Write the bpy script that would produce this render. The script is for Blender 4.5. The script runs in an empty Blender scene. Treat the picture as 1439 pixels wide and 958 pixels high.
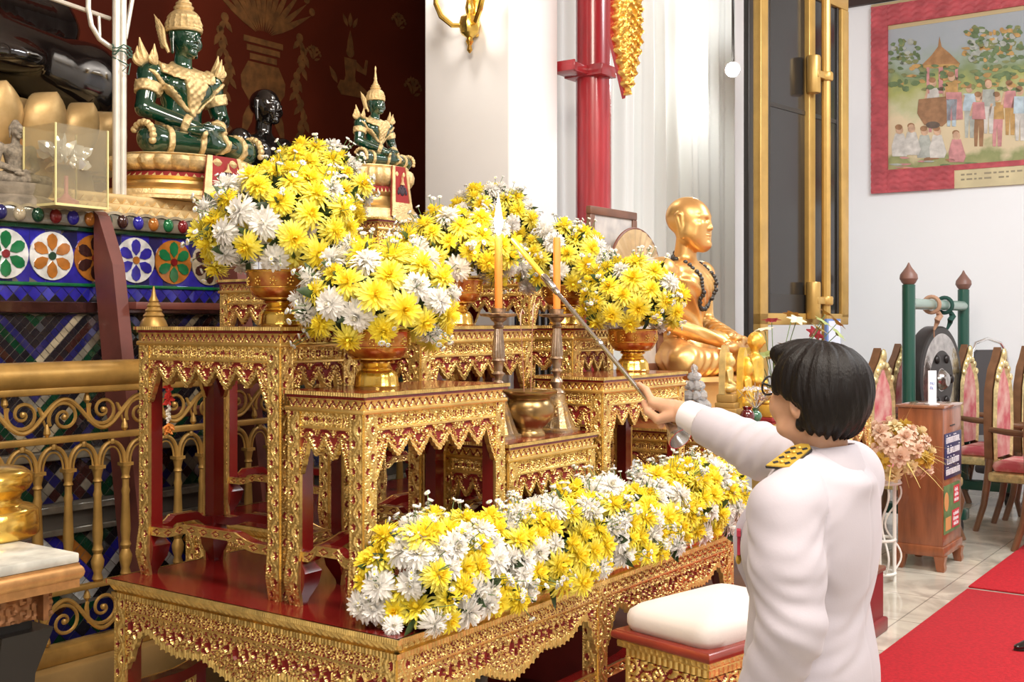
import bpy, math, random
import numpy as np
from mathutils import Matrix, Vector
PI = math.pi
TAU = 2 * PI
rng = np.random.default_rng(7)
random.seed(7)
scene = bpy.context.scene
COL = scene.collection

# ------------------------------------------------------------------ world frame
# X to the right, Y away from the camera, Z up; the altar has its own frame:
# a runs along its long front side, b runs from the front towards the back.
CAM_Z = 1.55
FPX, CX, HY = 1605.0, 719.5, 452.0
UX, UY = 0.579, 0.815
TH = math.atan2(UY, UX)
UX, UY = math.cos(TH), math.sin(TH)
OX, OY = -0.2605, 2.6


def L(a, b, z=0.0):
    return Vector((OX + UX * a - UY * b, OY + UY * a + UX * b, z))


def at(px, py, d):
    """a point of the place seen at this pixel, d metres away"""
    return Vector(((px - CX) / FPX * d, d, CAM_Z - (py - HY) / FPX * d))


def ab(p):
    x, y = p[0] - OX, p[1] - OY
    return (UX * x + UY * y, -UY * x + UX * y)


# ------------------------------------------------------------------ materials
def _nt(name):
    m = bpy.data.materials.new(name)
    m.use_nodes = True
    nt = m.node_tree
    b = nt.nodes.get('Principled BSDF')
    return m, nt, b


def mat(name, col, rough=0.5, metal=0.0, var=0.0, vscale=8.0, bump=0.0, bscale=40.0, coat=0.0, spec=None,
        sss=0.0, col2=None, detail=4.0, trans=0.0, ior=None, emit=None, estr=0.0, sheen=0.0, stretch=None):
    m, nt, b = _nt(name)
    b.inputs['Base Color'].default_value = (*col, 1)
    b.inputs['Roughness'].default_value = rough
    b.inputs['Metallic'].default_value = metal
    if coat:
        b.inputs['Coat Weight'].default_value = coat
        b.inputs['Coat Roughness'].default_value = 0.08
    if spec is not None:
        b.inputs['Specular IOR Level'].default_value = spec
    if sss:
        b.inputs['Subsurface Weight'].default_value = sss
        b.inputs['Subsurface Radius'].default_value = (1.0, 0.4, 0.2)
        b.inputs['Subsurface Scale'].default_value = 0.01
    if trans:
        b.inputs['Transmission Weight'].default_value = trans
    if ior:
        b.inputs['IOR'].default_value = ior
    if sheen:
        b.inputs['Sheen Weight'].default_value = sheen
    if emit:
        b.inputs['Emission Color'].default_value = (*emit, 1)
        b.inputs['Emission Strength'].default_value = estr
    tc = None
    if var or bump or col2:
        tc = nt.nodes.new('ShaderNodeTexCoord')
        src = tc.outputs['Object']
        if stretch:
            mp = nt.nodes.new('ShaderNodeMapping')
            mp.inputs['Scale'].default_value = stretch
            nt.links.new(src, mp.inputs['Vector'])
            src = mp.outputs['Vector']
    if var or col2:
        n = nt.nodes.new('ShaderNodeTexNoise')
        n.inputs['Scale'].default_value = vscale
        n.inputs['Detail'].default_value = detail
        nt.links.new(src, n.inputs['Vector'])
        r = nt.nodes.new('ShaderNodeValToRGB')
        c2 = col2 or tuple(min(1, c * (1 + var)) for c in col)
        c1 = col if col2 else tuple(c * (1 - var) for c in col)
        r.color_ramp.elements[0].position = 0.35
        r.color_ramp.elements[1].position = 0.68
        r.color_ramp.elements[0].color = (*c1, 1)
        r.color_ramp.elements[1].color = (*c2, 1)
        nt.links.new(n.outputs['Fac'], r.inputs['Fac'])
        nt.links.new(r.outputs['Color'], b.inputs['Base Color'])
    if bump:
        n2 = nt.nodes.new('ShaderNodeTexNoise')
        n2.inputs['Scale'].default_value = bscale
        n2.inputs['Detail'].default_value = 3
        nt.links.new(src, n2.inputs['Vector'])
        bp = nt.nodes.new('ShaderNodeBump')
        bp.inputs['Strength'].default_value = bump
        bp.inputs['Distance'].default_value = 0.004
        nt.links.new(n2.outputs['Fac'], bp.inputs['Height'])
        nt.links.new(bp.outputs['Normal'], b.inputs['Normal'])
    return m


M = {}
M['gold'] = mat('carved_gilding', (0.82, 0.59, 0.21), 0.30, 0.9, var=0.18, vscale=30, bump=0.35, bscale=260)
M['goldflat'] = mat('gold_moulding', (0.78, 0.53, 0.17), 0.33, 0.9, var=0.12, vscale=20, bump=0.12, bscale=120)
M['goldbright'] = mat('bright_gold', (0.88, 0.60, 0.14), 0.20, 0.95, var=0.1, vscale=18, bump=0.1, bscale=90)
M['redlac'] = mat('red_lacquer', (0.155, 0.008, 0.007), 0.22, 0, var=0.12, vscale=5, coat=0.35)
M['redrecess'] = mat('red_painted_recess', (0.22, 0.012, 0.010), 0.5)
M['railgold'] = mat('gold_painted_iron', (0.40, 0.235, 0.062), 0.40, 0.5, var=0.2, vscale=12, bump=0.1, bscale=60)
M['white'] = mat('white_plaster', (0.80, 0.79, 0.79), 0.7, var=0.03, vscale=2)
M['maroon'] = mat('maroon_painted_wood', (0.16, 0.045, 0.033), 0.45, var=0.2, vscale=6, bump=0.1, bscale=40)


# ------------------------------------------------------------------ geometry collector
class Geo:
    def __init__(self):
        self.V, self.F, self.n = [], [], 0   # F: list of (array k x m, material index)

    def add(self, V, F, mi=0, T=None):
        V = np.asarray(V, float).reshape(-1, 3)
        if T is not None:
            A = np.array(T)
            V = V @ A[:3, :3].T + A[:3, 3]
            if np.linalg.det(A[:3, :3]) < 0:
                F = [np.asarray(f)[..., ::-1] for f in F] if isinstance(F, list) else np.asarray(F)[..., ::-1]
        if isinstance(F, np.ndarray):
            mi = np.broadcast_to(np.asarray(mi), (len(F),))
            self.F.append((F + self.n, mi.copy()))
        else:
            groups = {}
            mm = np.broadcast_to(np.asarray(mi), (len(F),))
            for f, m_ in zip(F, mm):
                groups.setdefault(len(f), ([], []))
                groups[len(f)][0].append(f)
                groups[len(f)][1].append(m_)
            for k, (fs, ms) in groups.items():
                self.F.append((np.asarray(fs, int) + self.n, np.asarray(ms, int)))
        self.V.append(V)
        self.n += len(V)
        return self

    def merge(self, g, T=None, mi=None):
        off = self.n
        V = np.concatenate(g.V)
        flip = False
        if T is not None:
            A = np.array(T)
            V = V @ A[:3, :3].T + A[:3, 3]
            flip = np.linalg.det(A[:3, :3]) < 0
        for f, m_ in g.F:
            self.F.append(((f[:, ::-1] if flip else f) + off, m_ if mi is None else np.full(len(f), mi)))
        self.V.append(V)
        self.n += len(V)
        return self

    # ---- shapes
    def box(self, x0, x1, y0, y1, z0, z1, mi=0, T=None, bev=0.0):
        if bev <= 0:
            V = [(x, y, z) for z in (z0, z1) for y in (y0, y1) for x in (x0, x1)]
            F = [(0, 2, 3, 1), (4, 5, 7, 6), (0, 1, 5, 4), (2, 6, 7, 3), (0, 4, 6, 2), (1, 3, 7, 5)]
            return self.add(V, F, mi, T)
        b = min(bev, abs(x1 - x0) / 2.01, abs(y1 - y0) / 2.01, abs(z1 - z0) / 2.01)
        # rounded rectangle rings along z
        rings = []
        for zz, ins in ((z0, b), (z0 + b * .3, b * .3), (z0 + b, 0), (z1 - b, 0), (z1 - b * .3, b * .3), (z1, b)):
            rr = []
            for (cx, cy, a0) in ((x1 - b, y1 - b, 0), (x0 + b, y1 - b, 90), (x0 + b, y0 + b, 180), (x1 - b, y0 + b, 270)):
                for k in range(4):
                    t = math.radians(a0 + 30 * k)
                    r_ = b - ins
                    rr.append((cx + r_ * math.cos(t), cy + r_ * math.sin(t), zz))
            rings.append(rr)
        return self.loft(np.array(rings), mi, T, cap=True)

    def loft(self, R, mi=0, T=None, cap=False, closed=True):
        """R: rings x points x 3"""
        R = np.asarray(R, float)
        n, m = R.shape[:2]
        mm = m if closed else m - 1
        i = np.arange(n - 1)[:, None]
        j = np.arange(mm)[None, :]
        j2 = (j + 1) % m
        F = np.stack([i * m + j + 0 * i, i * m + j2, (i + 1) * m + j2, (i + 1) * m + j], -1).reshape(-1, 4)
        mi_side = mi
        self.add(R.reshape(-1, 3), F, mi_side, T)
        if cap:
            base = self.n - n * m
            m0 = int(np.asarray(mi).flat[0])
            self.F.append((np.array([[base + k for k in range(m)][::-1]]), np.array([m0])))
            self.F.append((np.array([[base + (n - 1) * m + k for k in range(m)]]), np.array([m0])))
        return self

    def lathe(self, prof, seg=24, mi=0, T=None, cap=True, fn=None):
        """prof: list of (r, z); fn(theta, r, z) -> r"""
        t = np.linspace(0, TAU, seg, endpoint=False)
        R = []
        for r, z in prof:
            rr = np.full(seg, max(r, 1e-5)) if fn is None else fn(t, max(r, 1e-5), z)
            R.append(np.stack([rr * np.cos(t), rr * np.sin(t), np.full(seg, z)], -1))
        return self.loft(np.array(R), mi, T, cap=cap)

    def tube(self, pts, rad, seg=10, mi=0, T=None, cap=True, flat=1.0, up=None, closed=False):
        P = np.asarray([tuple(p) for p in pts], float)
        n = len(P)
        rad = np.broadcast_to(np.asarray(rad, float), (n,))
        if closed:
            tan = np.roll(P, -1, 0) - np.roll(P, 1, 0)
        else:
            tan = np.gradient(P, axis=0)
        tan /= np.linalg.norm(tan, axis=1)[:, None] + 1e-12
        ref = np.array(up if up is not None else ((0, 0, 1) if abs(tan[0][2]) < 0.9 else (1, 0, 0)), float)
        t = np.linspace(0, TAU, seg, endpoint=False)
        R = []
        nrm = ref
        for k in range(n):
            nn = nrm - tan[k] * (nrm @ tan[k])
            if np.linalg.norm(nn) < 1e-6:
                nn = np.cross(tan[k], (0.3, 0.5, 0.8))
            nn /= np.linalg.norm(nn)
            if up is None:
                nrm = nn
            bb = np.cross(tan[k], nn)
            R.append(P[k] + rad[k] * (np.cos(t)[:, None] * nn * flat + np.sin(t)[:, None] * bb))
        if closed:
            R.append(R[0])
            return self.loft(np.array(R), mi, T, cap=False)
        return self.loft(np.array(R), mi, T, cap=cap)

    def prism(self, poly, y0, y1, mi=0, T=None):
        """polygon in xz extruded along y"""
        n = len(poly)
        V = [(x, y0, z) for x, z in poly] + [(x, y1, z) for x, z in poly]
        F = [tuple(range(n)), tuple(range(2 * n - 1, n - 1, -1))]
        F += [(i, n + i, n + (i + 1) % n, (i + 1) % n) for i in range(n)]
        return self.add(V, F, mi, T)

    def ball(self, c, r, seg=16, rings=10, mi=0, T=None):
        r = (r, r, r) if np.isscalar(r) else r
        R = []
        t = np.linspace(0, TAU, seg, endpoint=False)
        for p in np.linspace(-PI / 2, PI / 2, rings):
            cr = max(math.cos(p), 1e-3)
            R.append(np.stack([c[0] + r[0] * cr * np.cos(t), c[1] + r[1] * cr * np.sin(t), np.full(seg, c[2] + r[2] * math.sin(p))], -1))
        return self.loft(np.array(R), mi, T, cap=True)

    def mesh(self, name, mats, smooth=35):
        me = bpy.data.meshes.new(name)
        V = np.concatenate(self.V)
        me.vertices.add(len(V))
        me.vertices.foreach_set('co', V.astype(np.float32).ravel())
        loops = np.concatenate([f.ravel() for f, _ in self.F])
        tot = np.concatenate([np.full(len(f), f.shape[1]) for f, _ in self.F])
        st = np.concatenate([[0], np.cumsum(tot)[:-1]])
        me.loops.add(len(loops))
        me.loops.foreach_set('vertex_index', loops.astype(np.int32))
        me.polygons.add(len(tot))
        me.polygons.foreach_set('loop_start', st.astype(np.int32))
        me.polygons.foreach_set('loop_total', tot.astype(np.int32))
        me.polygons.foreach_set('material_index', np.concatenate([m_ for _, m_ in self.F]).astype(np.int32))
        me.polygons.foreach_set('use_smooth', np.full(len(tot), bool(smooth)))
        for m_ in (mats if isinstance(mats, (list, tuple)) else [mats]):
            me.materials.append(m_)
        me.update(calc_edges=True)
        me.validate()
        if smooth and smooth < 180:
            me.set_sharp_from_angle(angle=math.radians(smooth))
        return me


def obj(name, g, mats, parent=None, loc=None, rotz=0.0, smooth=35):
    me = g if isinstance(g, bpy.types.Mesh) else g.mesh(name, mats, smooth)
    o = bpy.data.objects.new(name, me)
    COL.objects.link(o)
    if parent is not None:
        o.parent = parent
    if loc is not None:
        o.location = loc
    if rotz:
        o.rotation_euler = (0, 0, rotz)
    return o


def tag(o, label, cat, group=None, kind=None):
    o['label'] = label
    o['category'] = cat
    if group:
        o['group'] = group
    if kind:
        o['kind'] = kind
    return o


def thing(name, label, cat, loc=(0, 0, 0), rotz=0.0, group=None):
    o = bpy.data.objects.new(name, None)
    o.empty_display_size = 0.05
    COL.objects.link(o)
    o.location = loc
    o.rotation_euler = (0, 0, rotz)
    return tag(o, label, cat, group)


def copy_tree(o, parent=None):
    c = o.copy()
    COL.objects.link(c)
    c.parent = parent
    if parent is not None:
        c.matrix_parent_inverse = o.matrix_parent_inverse
    for ch in list(o.children):
        copy_tree(ch, c)
    return c


def struct(name, g, mats, smooth=35, **k):
    o = obj(name, g, mats, smooth=smooth, **k)
    o['kind'] = 'structure'
    return o


def Tm(loc=(0, 0, 0), rotz=0.0, rx=0.0, ry=0.0, s=1.0):
    S = Matrix.Diagonal((*((s,) * 3 if np.isscalar(s) else s), 1))
    return Matrix.Translation(loc) @ Matrix.Rotation(rotz, 4, 'Z') @ Matrix.Rotation(ry, 4, 'Y') @ Matrix.Rotation(rx, 4, 'X') @ S


def frame(o, z, x=None):
    """matrix with local Z along z"""
    z = Vector(z).normalized()
    x = Vector(x) if x is not None else (Vector((0, 0, 1)) if abs(z.z) < .9 else Vector((1, 0, 0)))
    y = z.cross(x).normalized()
    x = y.cross(z).normalized()
    return Matrix(((x.x, y.x, z.x, o[0]), (x.y, y.y, z.y, o[1]), (x.z, y.z, z.z, o[2]), (0, 0, 0, 1)))


# ------------------------------------------------------------------ implicit surfaces (smooth unions of tapered limbs)
class Sdf:
    def __init__(self, lo, hi, res):
        self.lo, self.res = np.array(lo, float), res
        self.n = np.ceil((np.array(hi) - self.lo) / res).astype(int) + 1
        self.F = np.full(self.n, 1.0, np.float32)
        self.ax = [self.lo[i] + res * np.arange(self.n[i]) for i in range(3)]

    def _sl(self, lo, hi, pad):
        s = []
        for i in range(3):
            i0 = max(0, int((lo[i] - pad - self.lo[i]) / self.res))
            i1 = min(self.n[i], int((hi[i] + pad - self.lo[i]) / self.res) + 2)
            if i1 <= i0:
                return None
            s.append(slice(i0, i1))
        return tuple(s)

    def _grid(self, s):
        return np.meshgrid(self.ax[0][s[0]], self.ax[1][s[1]], self.ax[2][s[2]], indexing='ij', sparse=True)

    def _put(self, s, d, k, op):
        A = self.F[s]
        if op == 'add':
            if k > 0:
                h = np.maximum(k - np.abs(A - d), 0) / k
                self.F[s] = np.minimum(A, d) - h * h * k * 0.25
            else:
                self.F[s] = np.minimum(A, d)
        else:
            if k > 0:
                h = np.maximum(k - np.abs(A + d), 0) / k
                self.F[s] = np.maximum(A, -d) + h * h * k * 0.25
            else:
                self.F[s] = np.maximum(A, -d)

    def limb(self, a, b, r1, r2=None, k=0.02, op='add', sq=None):
        """tapered limb from a to b; sq=(axis, factor) squashes distance along a vector"""
        r2 = r1 if r2 is None else r2
        a, b = np.array(tuple(a), float), np.array(tuple(b), float)
        R = max(r1, r2)
        s = self._sl(np.minimum(a, b) - R, np.maximum(a, b) + R, k + 2 * self.res)
        if s is None:
            return self
        X, Y, Z = self._grid(s)
        ba = b - a
        l2 = float(ba @ ba) + 1e-12
        px, py, pz = X - a[0], Y - a[1], Z - a[2]
        t = np.clip((px * ba[0] + py * ba[1] + pz * ba[2]) / l2, 0, 1)
        dx, dy, dz = px - t * ba[0], py - t * ba[1], pz - t * ba[2]
        if sq is not None:
            ax, f = np.array(tuple(sq[0]), float), sq[1]
            ax = ax / np.linalg.norm(ax)
            c = dx * ax[0] + dy * ax[1] + dz * ax[2]
            dx, dy, dz = dx + c * (f - 1) * ax[0], dy + c * (f - 1) * ax[1], dz + c * (f - 1) * ax[2]
        d = np.sqrt(dx * dx + dy * dy + dz * dz) - (r1 + t * (r2 - r1))
        self._put(s, d.astype(np.float32), k, op)
        return self

    def chain(self, pts, rads, k=0.02, **kw):
        for i in range(len(pts) - 1):
            self.limb(pts[i], pts[i + 1], rads[i], rads[i + 1], k, **kw)
        return self

    def ell(self, c, r, k=0.02, op='add', R=None):
        c, r = np.array(tuple(c), float), np.array((r, r, r) if np.isscalar(r) else r, float)
        m = r.max()
        s = self._sl(c - m, c + m, k + 2 * self.res)
        if s is None:
            return self
        X, Y, Z = self._grid(s)
        x, y, z = X - c[0], Y - c[1], Z - c[2]
        if R is not None:
            A = np.array(R)[:3, :3].T
            x, y, z = A[0, 0] * x + A[0, 1] * y + A[0, 2] * z, A[1, 0] * x + A[1, 1] * y + A[1, 2] * z, A[2, 0] * x + A[2, 1] * y + A[2, 2] * z
        k0 = np.sqrt((x / r[0]) ** 2 + (y / r[1]) ** 2 + (z / r[2]) ** 2)
        k1 = np.sqrt((x / r[0] ** 2) ** 2 + (y / r[1] ** 2) ** 2 + (z / r[2] ** 2) ** 2) + 1e-9
        d = k0 * (k0 - 1) / k1
        self._put(s, d.astype(np.float32), k, op)
        return self

    def cut(self, p, n, k=0.0):
        """remove the side n points to"""
        n = np.array(tuple(n), float)
        n /= np.linalg.norm(n)
        X, Y, Z = self._grid((slice(None),) * 3)
        d = ((X - p[0]) * n[0] + (Y - p[1]) * n[1] + (Z - p[2]) * n[2]).astype(np.float32)
        self.F = np.maximum(self.F, d)
        return self

    def geo(self, mi=0):
        F = self.F
        F[[0, -1]] = 1
        F[:, [0, -1]] = 1
        F[:, :, [0, -1]] = 1
        ins = F < 0
        nx, ny, nz = F.shape
        cnt = np.zeros((nx - 1, ny - 1, nz - 1), np.int8)
        for dx in (0, 1):
            for dy in (0, 1):
                for dz in (0, 1):
                    cnt += ins[dx:nx - 1 + dx, dy:ny - 1 + dy, dz:nz - 1 + dz]
        cells = np.argwhere((cnt > 0) & (cnt < 8))
        if len(cells) == 0:
            return Geo()
        idx = np.full(cnt.shape, -1, np.int64)
        idx[tuple(cells.T)] = np.arange(len(cells))
        acc = np.zeros((len(cells), 3))
        num = np.zeros(len(cells))
        cor = [np.array(c) for c in np.ndindex(2, 2, 2)]
        vals = {tuple(c): F[tuple((cells + c).T)].astype(float) for c in cor}
        for c in cor:
            for axx in range(3):
                if c[axx] == 0:
                    c2 = c.copy()
                    c2[axx] = 1
                    f1, f2 = vals[tuple(c)], vals[tuple(c2)]
                    x = (f1 < 0) != (f2 < 0)
                    t = np.where(x, f1 / np.where(x, f1 - f2, 1), 0)
                    p = c[None, :] + 0.0 * acc
                    p[:, axx] = t
                    acc += np.where(x[:, None], p, 0)
                    num += x
        V = self.lo + self.res * (cells + acc / num[:, None])
        Q = []
        for axx in range(3):
            sl1 = [slice(None)] * 3
            sl2 = [slice(None)] * 3
            sl1[axx], sl2[axx] = slice(0, -1), slice(1, None)
            ch = ins[tuple(sl1)] != ins[tuple(sl2)]
            e = np.argwhere(ch)
            b_, c_ = [i for i in range(3) if i != axx]
            e = e[(e[:, b_] > 0) & (e[:, c_] > 0) & (e[:, b_] < F.shape[b_] - 1) & (e[:, c_] < F.shape[c_] - 1)]
            first_in = ins[tuple(e.T)]
            q = []
            for ob, oc in ((-1, -1), (0, -1), (0, 0), (-1, 0)):
                cc = e.copy()
                cc[:, b_] += ob
                cc[:, c_] += oc
                q.append(idx[tuple(cc.T)])
            q = np.stack(q, -1)
            flip = first_in if axx != 1 else ~first_in
            q[~flip] = q[~flip][:, ::-1]
            Q.append(q)
        g = Geo()
        g.add(V, np.concatenate(Q), mi)
        return g


# ------------------------------------------------------------------ carved relief sheets
def relief(W, H, fun, res=0.003, amp=0.006, th=0.008):
    """sheet in xz (x 0..W, z 0..H) whose carved face looks towards -y.
    fun(x, z) -> height 0..1, red mask, keep value (>0 = solid)"""
    nx, nz = max(2, int(round(W / res))), max(2, int(round(H / res)))
    x, z = np.linspace(0, W, nx + 1), np.linspace(0, H, nz + 1)
    X, Z = np.meshgrid(x, z, indexing='ij')
    h, red, keep = fun(X, Z)
    h = np.clip(h, 0, 1)
    fx = (X[:-1, :-1] + X[1:, 1:]) / 2
    fz = (Z[:-1, :-1] + Z[1:, 1:]) / 2
    hc, rc, kc = fun(fx, fz)
    K = kc > 0
    Xp, Zp = X.copy(), Z.copy()
    if not K.all():
        gx = np.gradient(keep, x, axis=0)
        gz = np.gradient(keep, z, axis=1)
        g2 = gx * gx + gz * gz + 1e-9
        st = np.clip(keep / np.sqrt(g2), -0.75 * res, 0.75 * res)
        nearb = np.zeros_like(keep, bool)
        P = np.pad(K, 1, constant_values=False)
        s4 = P[:-1, :-1].astype(int) + P[1:, :-1] + P[:-1, 1:] + P[1:, 1:]
        nearb = (s4 > 0) & (s4 < 4)
        nearb[0] = nearb[-1] = False
        nearb[:, 0] = nearb[:, -1] = False
        Xp = np.where(nearb, X - st * gx / np.sqrt(g2), X)
        Zp = np.where(nearb, Z - st * gz / np.sqrt(g2), Z)
    m = (nx + 1) * (nz + 1)
    V1 = np.stack([Xp, -h * amp, Zp], -1).reshape(-1, 3)
    V2 = np.stack([Xp, np.full_like(Xp, th), Zp], -1).reshape(-1, 3)
    I = np.arange(nx)[:, None] * (nz + 1) + np.arange(nz)[None, :]
    q = np.stack([I, I + nz + 1, I + nz + 2, I + 1], -1)
    Fr = q[K]
    mr = (rc[K] > 0).astype(int)
    Bk = Fr[:, ::-1] + m
    S = []
    P = np.pad(K, 1, constant_values=False)
    ii, jj = np.nonzero(K)
    for di, dj, e in ((-1, 0, (3, 0)), (1, 0, (1, 2)), (0, -1, (0, 1)), (0, 1, (2, 3))):
        bd = ~P[ii + 1 + di, jj + 1 + dj]
        qq = q[ii[bd], jj[bd]]
        S.append(np.stack([qq[:, e[1]], qq[:, e[0]], qq[:, e[0]] + m, qq[:, e[1]] + m], -1))
    S = np.concatenate(S)
    g = Geo()
    F = np.concatenate([Fr, Bk, S])
    g.add(np.concatenate([V1, V2]), F, np.concatenate([mr, np.ones(len(Bk), int), np.zeros(len(S), int)]))
    # drop unused vertices
    used = np.zeros(2 * m, bool)
    used[F.ravel()] = True
    rm = np.cumsum(used) - 1
    g.V = [g.V[0][used]]
    g.F = [(rm[g.F[0][0]], g.F[0][1])]
    g.n = int(used.sum())
    return g
# ================================================================== carved patterns
def curl(x, z, p, ph=0.0):
    i = np.floor(x / p)
    zz = z / p + 0.5 * (i % 2) + ph
    j = np.floor(zz)
    lx, lz = x / p - i - 0.5, zz - j - 0.5
    s = np.where((i + j) % 2 == 0, 1.0, -1.0)
    r = np.sqrt(lx * lx + lz * lz)
    return 0.5 + 0.5 * np.cos(TAU * r * 2.3 - s * np.arctan2(lz, lx))


def beadrow(x, p):
    return np.abs(np.cos(PI * x / p)) ** 0.6


def f_edge(p):
    def f(x, z):
        return 0.25 + 0.75 * beadrow(x, p) * np.ones_like(z), np.zeros_like(x) - 1, np.ones_like(x)
    return f


def f_zigzag(H, p):
    def f(x, z):
        t = np.abs(((x / p) % 1) - 0.5) * 2
        v = z / H
        e = v - t * 0.8
        red = np.where((np.abs(e - 0.02) < 0.16) & (v < 0.88), 1.0, -1.0)
        h = np.where(red > 0, 0.1, np.where(e > 0, 0.6, 0.45 + 0.5 * (1 - t)))
        h = np.where(v > 0.88, 0.9, h)
        return h, red, np.ones_like(x)
    return f


def floret(x, zc, p):
    lx = ((x / p) % 1) - 0.5
    lz = zc / p
    r = np.sqrt(lx * lx + lz * lz)
    th = np.arctan2(lz, lx)
    h = np.where(r < 0.09, 1.0, np.where(r < 0.14, 0.35, 0.45 + 0.4 * np.cos(7 * th) * np.cos(TAU * (r - 0.24) * 2)))
    red = np.where((np.abs(np.abs(lx) - 0.36) < 0.075 * (1 - (lz / 0.34) ** 2)) & (np.abs(lz) < 0.34), 1.0, -1.0)
    red = np.where((r > 0.10) & (r < 0.16) & (np.cos(4 * th) > 0.55), 1.0, red)
    out = r > 0.47
    h = np.where(out, 0.35 + 0.4 * curl(x, zc, p * 0.4), h)
    h = np.where(red > 0, 0.0, h)
    return h, red


def f_apron(W, H, n, fr=0.036, d0=0.062, d1=0.118, de=0.165):
    w = W / (n + 1)

    def f(x, z):
        zt = H - z
        k = np.round(x / w)
        u = np.clip(np.abs(x - k * w) / (w / 2), 0, 1)
        end = (k < 0.5) | (k > n + 0.5)
        tip = np.where(end, de, np.where(k % 2 == 0, d1, d1 * 0.94))
        g = 0.5 * np.sqrt(np.clip(1 - u, 0, 1)) + 0.5 * (1 - u)
        low = d0 + (tip - d0) * g + 0.0045 * np.abs(np.sin(PI * 3.5 * u)) * np.clip(u * 6, 0, 1)
        keep = (low - zt) * 0.55
        # carving
        ha = 0.35 + 0.5 * curl(x + 0.3 * z, z, 0.017)
        ra = np.where(ha < 0.43, 1.0, -1.0)
        e = keep
        hb = np.where(e < 0.010, 0.55 + 0.45 * beadrow(x * 0.6 + z, 0.009), np.where(e < 0.0135, 0.1, ha))
        rb = np.where(e < 0.010, -1.0, np.where(e < 0.0135, 1.0, ra))
        # red heart in every tongue
        lx = np.abs(x - k * w)
        hz = zt - (d0 + (tip - d0) * 0.12)
        heart = (hz > -0.010 + 0.5 * np.abs(lx - 0.007)) & (lx < 0.0135 - 0.62 * hz) & (hz < 0.020)
        # red crescents over the gaps
        gx = (np.floor(x / w) + 0.5) * w
        rr = np.sqrt((x - gx) ** 2 + (zt - d0 - 0.004) ** 2)
        cr = (np.abs(rr - 0.021) < 0.0042) & (zt < d0 - 0.002)
        ridge = (np.abs(rr - 0.013) < 0.0032) & (zt < d0)
        rb = np.where(heart | cr, 1.0, rb)
        hb = np.where(heart | cr, 0.0, np.where(ridge, 0.95, hb))
        # frieze above
        hf, rf = floret(x - W / 2, zt - fr * 0.5, fr * 0.92)
        line = np.abs(zt - fr - 0.003) < 0.0035
        top = zt < fr
        h = np.where(top, hf, np.where(line, 1.0, hb))
        r = np.where(top, rf, np.where(line, -1.0, rb))
        return h, r, np.where(zt < fr + 0.004, 1.0, keep)
    return f


def f_vine(W, p):
    def f(x, z):
        A = W * 0.2
        s = W / 2 + A * np.sin(TAU * z / p)
        d = np.abs(x - s)
        h = np.where(d < W * 0.09, 0.95, 0.35 + 0.45 * curl(x, z, W * 0.42))
        ph = (z / p) % 1
        red = np.full_like(x, -1.0)
        for c, sg in ((0.25, -1), (0.75, 1)):
            lx = (x - (W / 2 + sg * W * 0.20)) / (W * 0.13)
            lz = (ph - c) * p / (W * 0.21)
            rr = lx * lx + lz * lz
            red = np.where(rr < 1, 1.0, red)
            h = np.where(rr < 1, 0.0, np.where(rr < 1.9, 0.85, h))
        eb = np.minimum(x, W - x)
        h = np.where(eb < W * 0.085, 0.45 + 0.5 * beadrow(z, 0.008), h)
        red = np.where(eb < W * 0.085, -1.0, red)
        return h, red, np.ones_like(x)
    return f


def f_stretch(W, H):
    def f(x, z):
        p = H * 2.1
        lx = ((x / p) % 1) - 0.5
        lz = z / H - 0.5
        e = np.abs(lx) * 1.35 + np.abs(lz) * 1.2
        red = np.where((np.abs(e - 0.36) < 0.085) & (np.abs(lz) < 0.38), 1.0, -1.0)
        h = np.where(red > 0, 0.05, np.where(e < 0.28, 0.9 - e, 0.5 + 0.4 * curl(x, z, H * 0.45)))
        h = np.where(np.abs(lz) > 0.4, 0.85, h)
        return h, red, np.ones_like(x)
    return f


def f_scroll(W, H):
    """the pierced scroll skirt of the big base table"""
    def f(x, z):
        zt = H - z
        s = x / W
        m = np.minimum(s, 1 - s)
        # deep bracket at the posts, arch, shallow swag, pendant in the middle
        prof = np.interp(m, [0, 0.02, 0.05, 0.085, 0.12, 0.16, 0.23, 0.30, 0.34, 0.40, 0.46, 0.5],
                         [0.20, 0.175, 0.115, 0.085, 0.092, 0.115, 0.128, 0.122, 0.118, 0.14, 0.158, 0.165])
        low = prof + 0.004 * np.cos(TAU * x / 0.022)
        keep = low - zt
        h = 0.25 + 0.6 * curl(x - 0.35 * z * np.where(s < 0.5, 1, -1), z, 0.030)
        h = 0.6 * h + 0.4 * curl(x, z + 0.01, 0.0125)
        red = np.where(h < 0.41, 1.0, -1.0)
        # fan-shaped openings
        q = 0.145
        lx = ((x - W / 2) / q + 0.5) % 1 - 0.5
        for cx_, cz_, rx_, rz_ in ((-0.13, 0.072, 0.075, 0.017), (0.13, 0.072, 0.075, 0.017), (0, 0.092, 0.05, 0.013), (0.36, 0.058, 0.07, 0.010), (-0.36, 0.058, 0.07, 0.010)):
            e = ((lx - cx_) / rx_) ** 2 + ((zt - cz_ - 0.03 * np.abs(lx)) / rz_) ** 2
            red = np.where((e < 1) & (keep > 0.02), 1.0, red)
            h = np.where(e < 1, 0.0, np.where(e < 1.75, 0.95, h))
        edge = keep < 0.020
        h = np.where(edge, 0.45 + 0.5 * np.abs(np.cos(PI * x / 0.011)), h)
        red = np.where(edge, -1.0, red)
        hf = 0.35 + 0.6 * curl(x, zt, 0.019)
        topz = zt < 0.032
        h = np.where(topz, hf, np.where(np.abs(zt - 0.035) < 0.004, 0.9, h))
        red = np.where(topz, np.where(hf < 0.50, 1.0, -1.0), np.where(np.abs(zt - 0.035) < 0.004, -1.0, red))
        return h, red, keep
    return f


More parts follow.
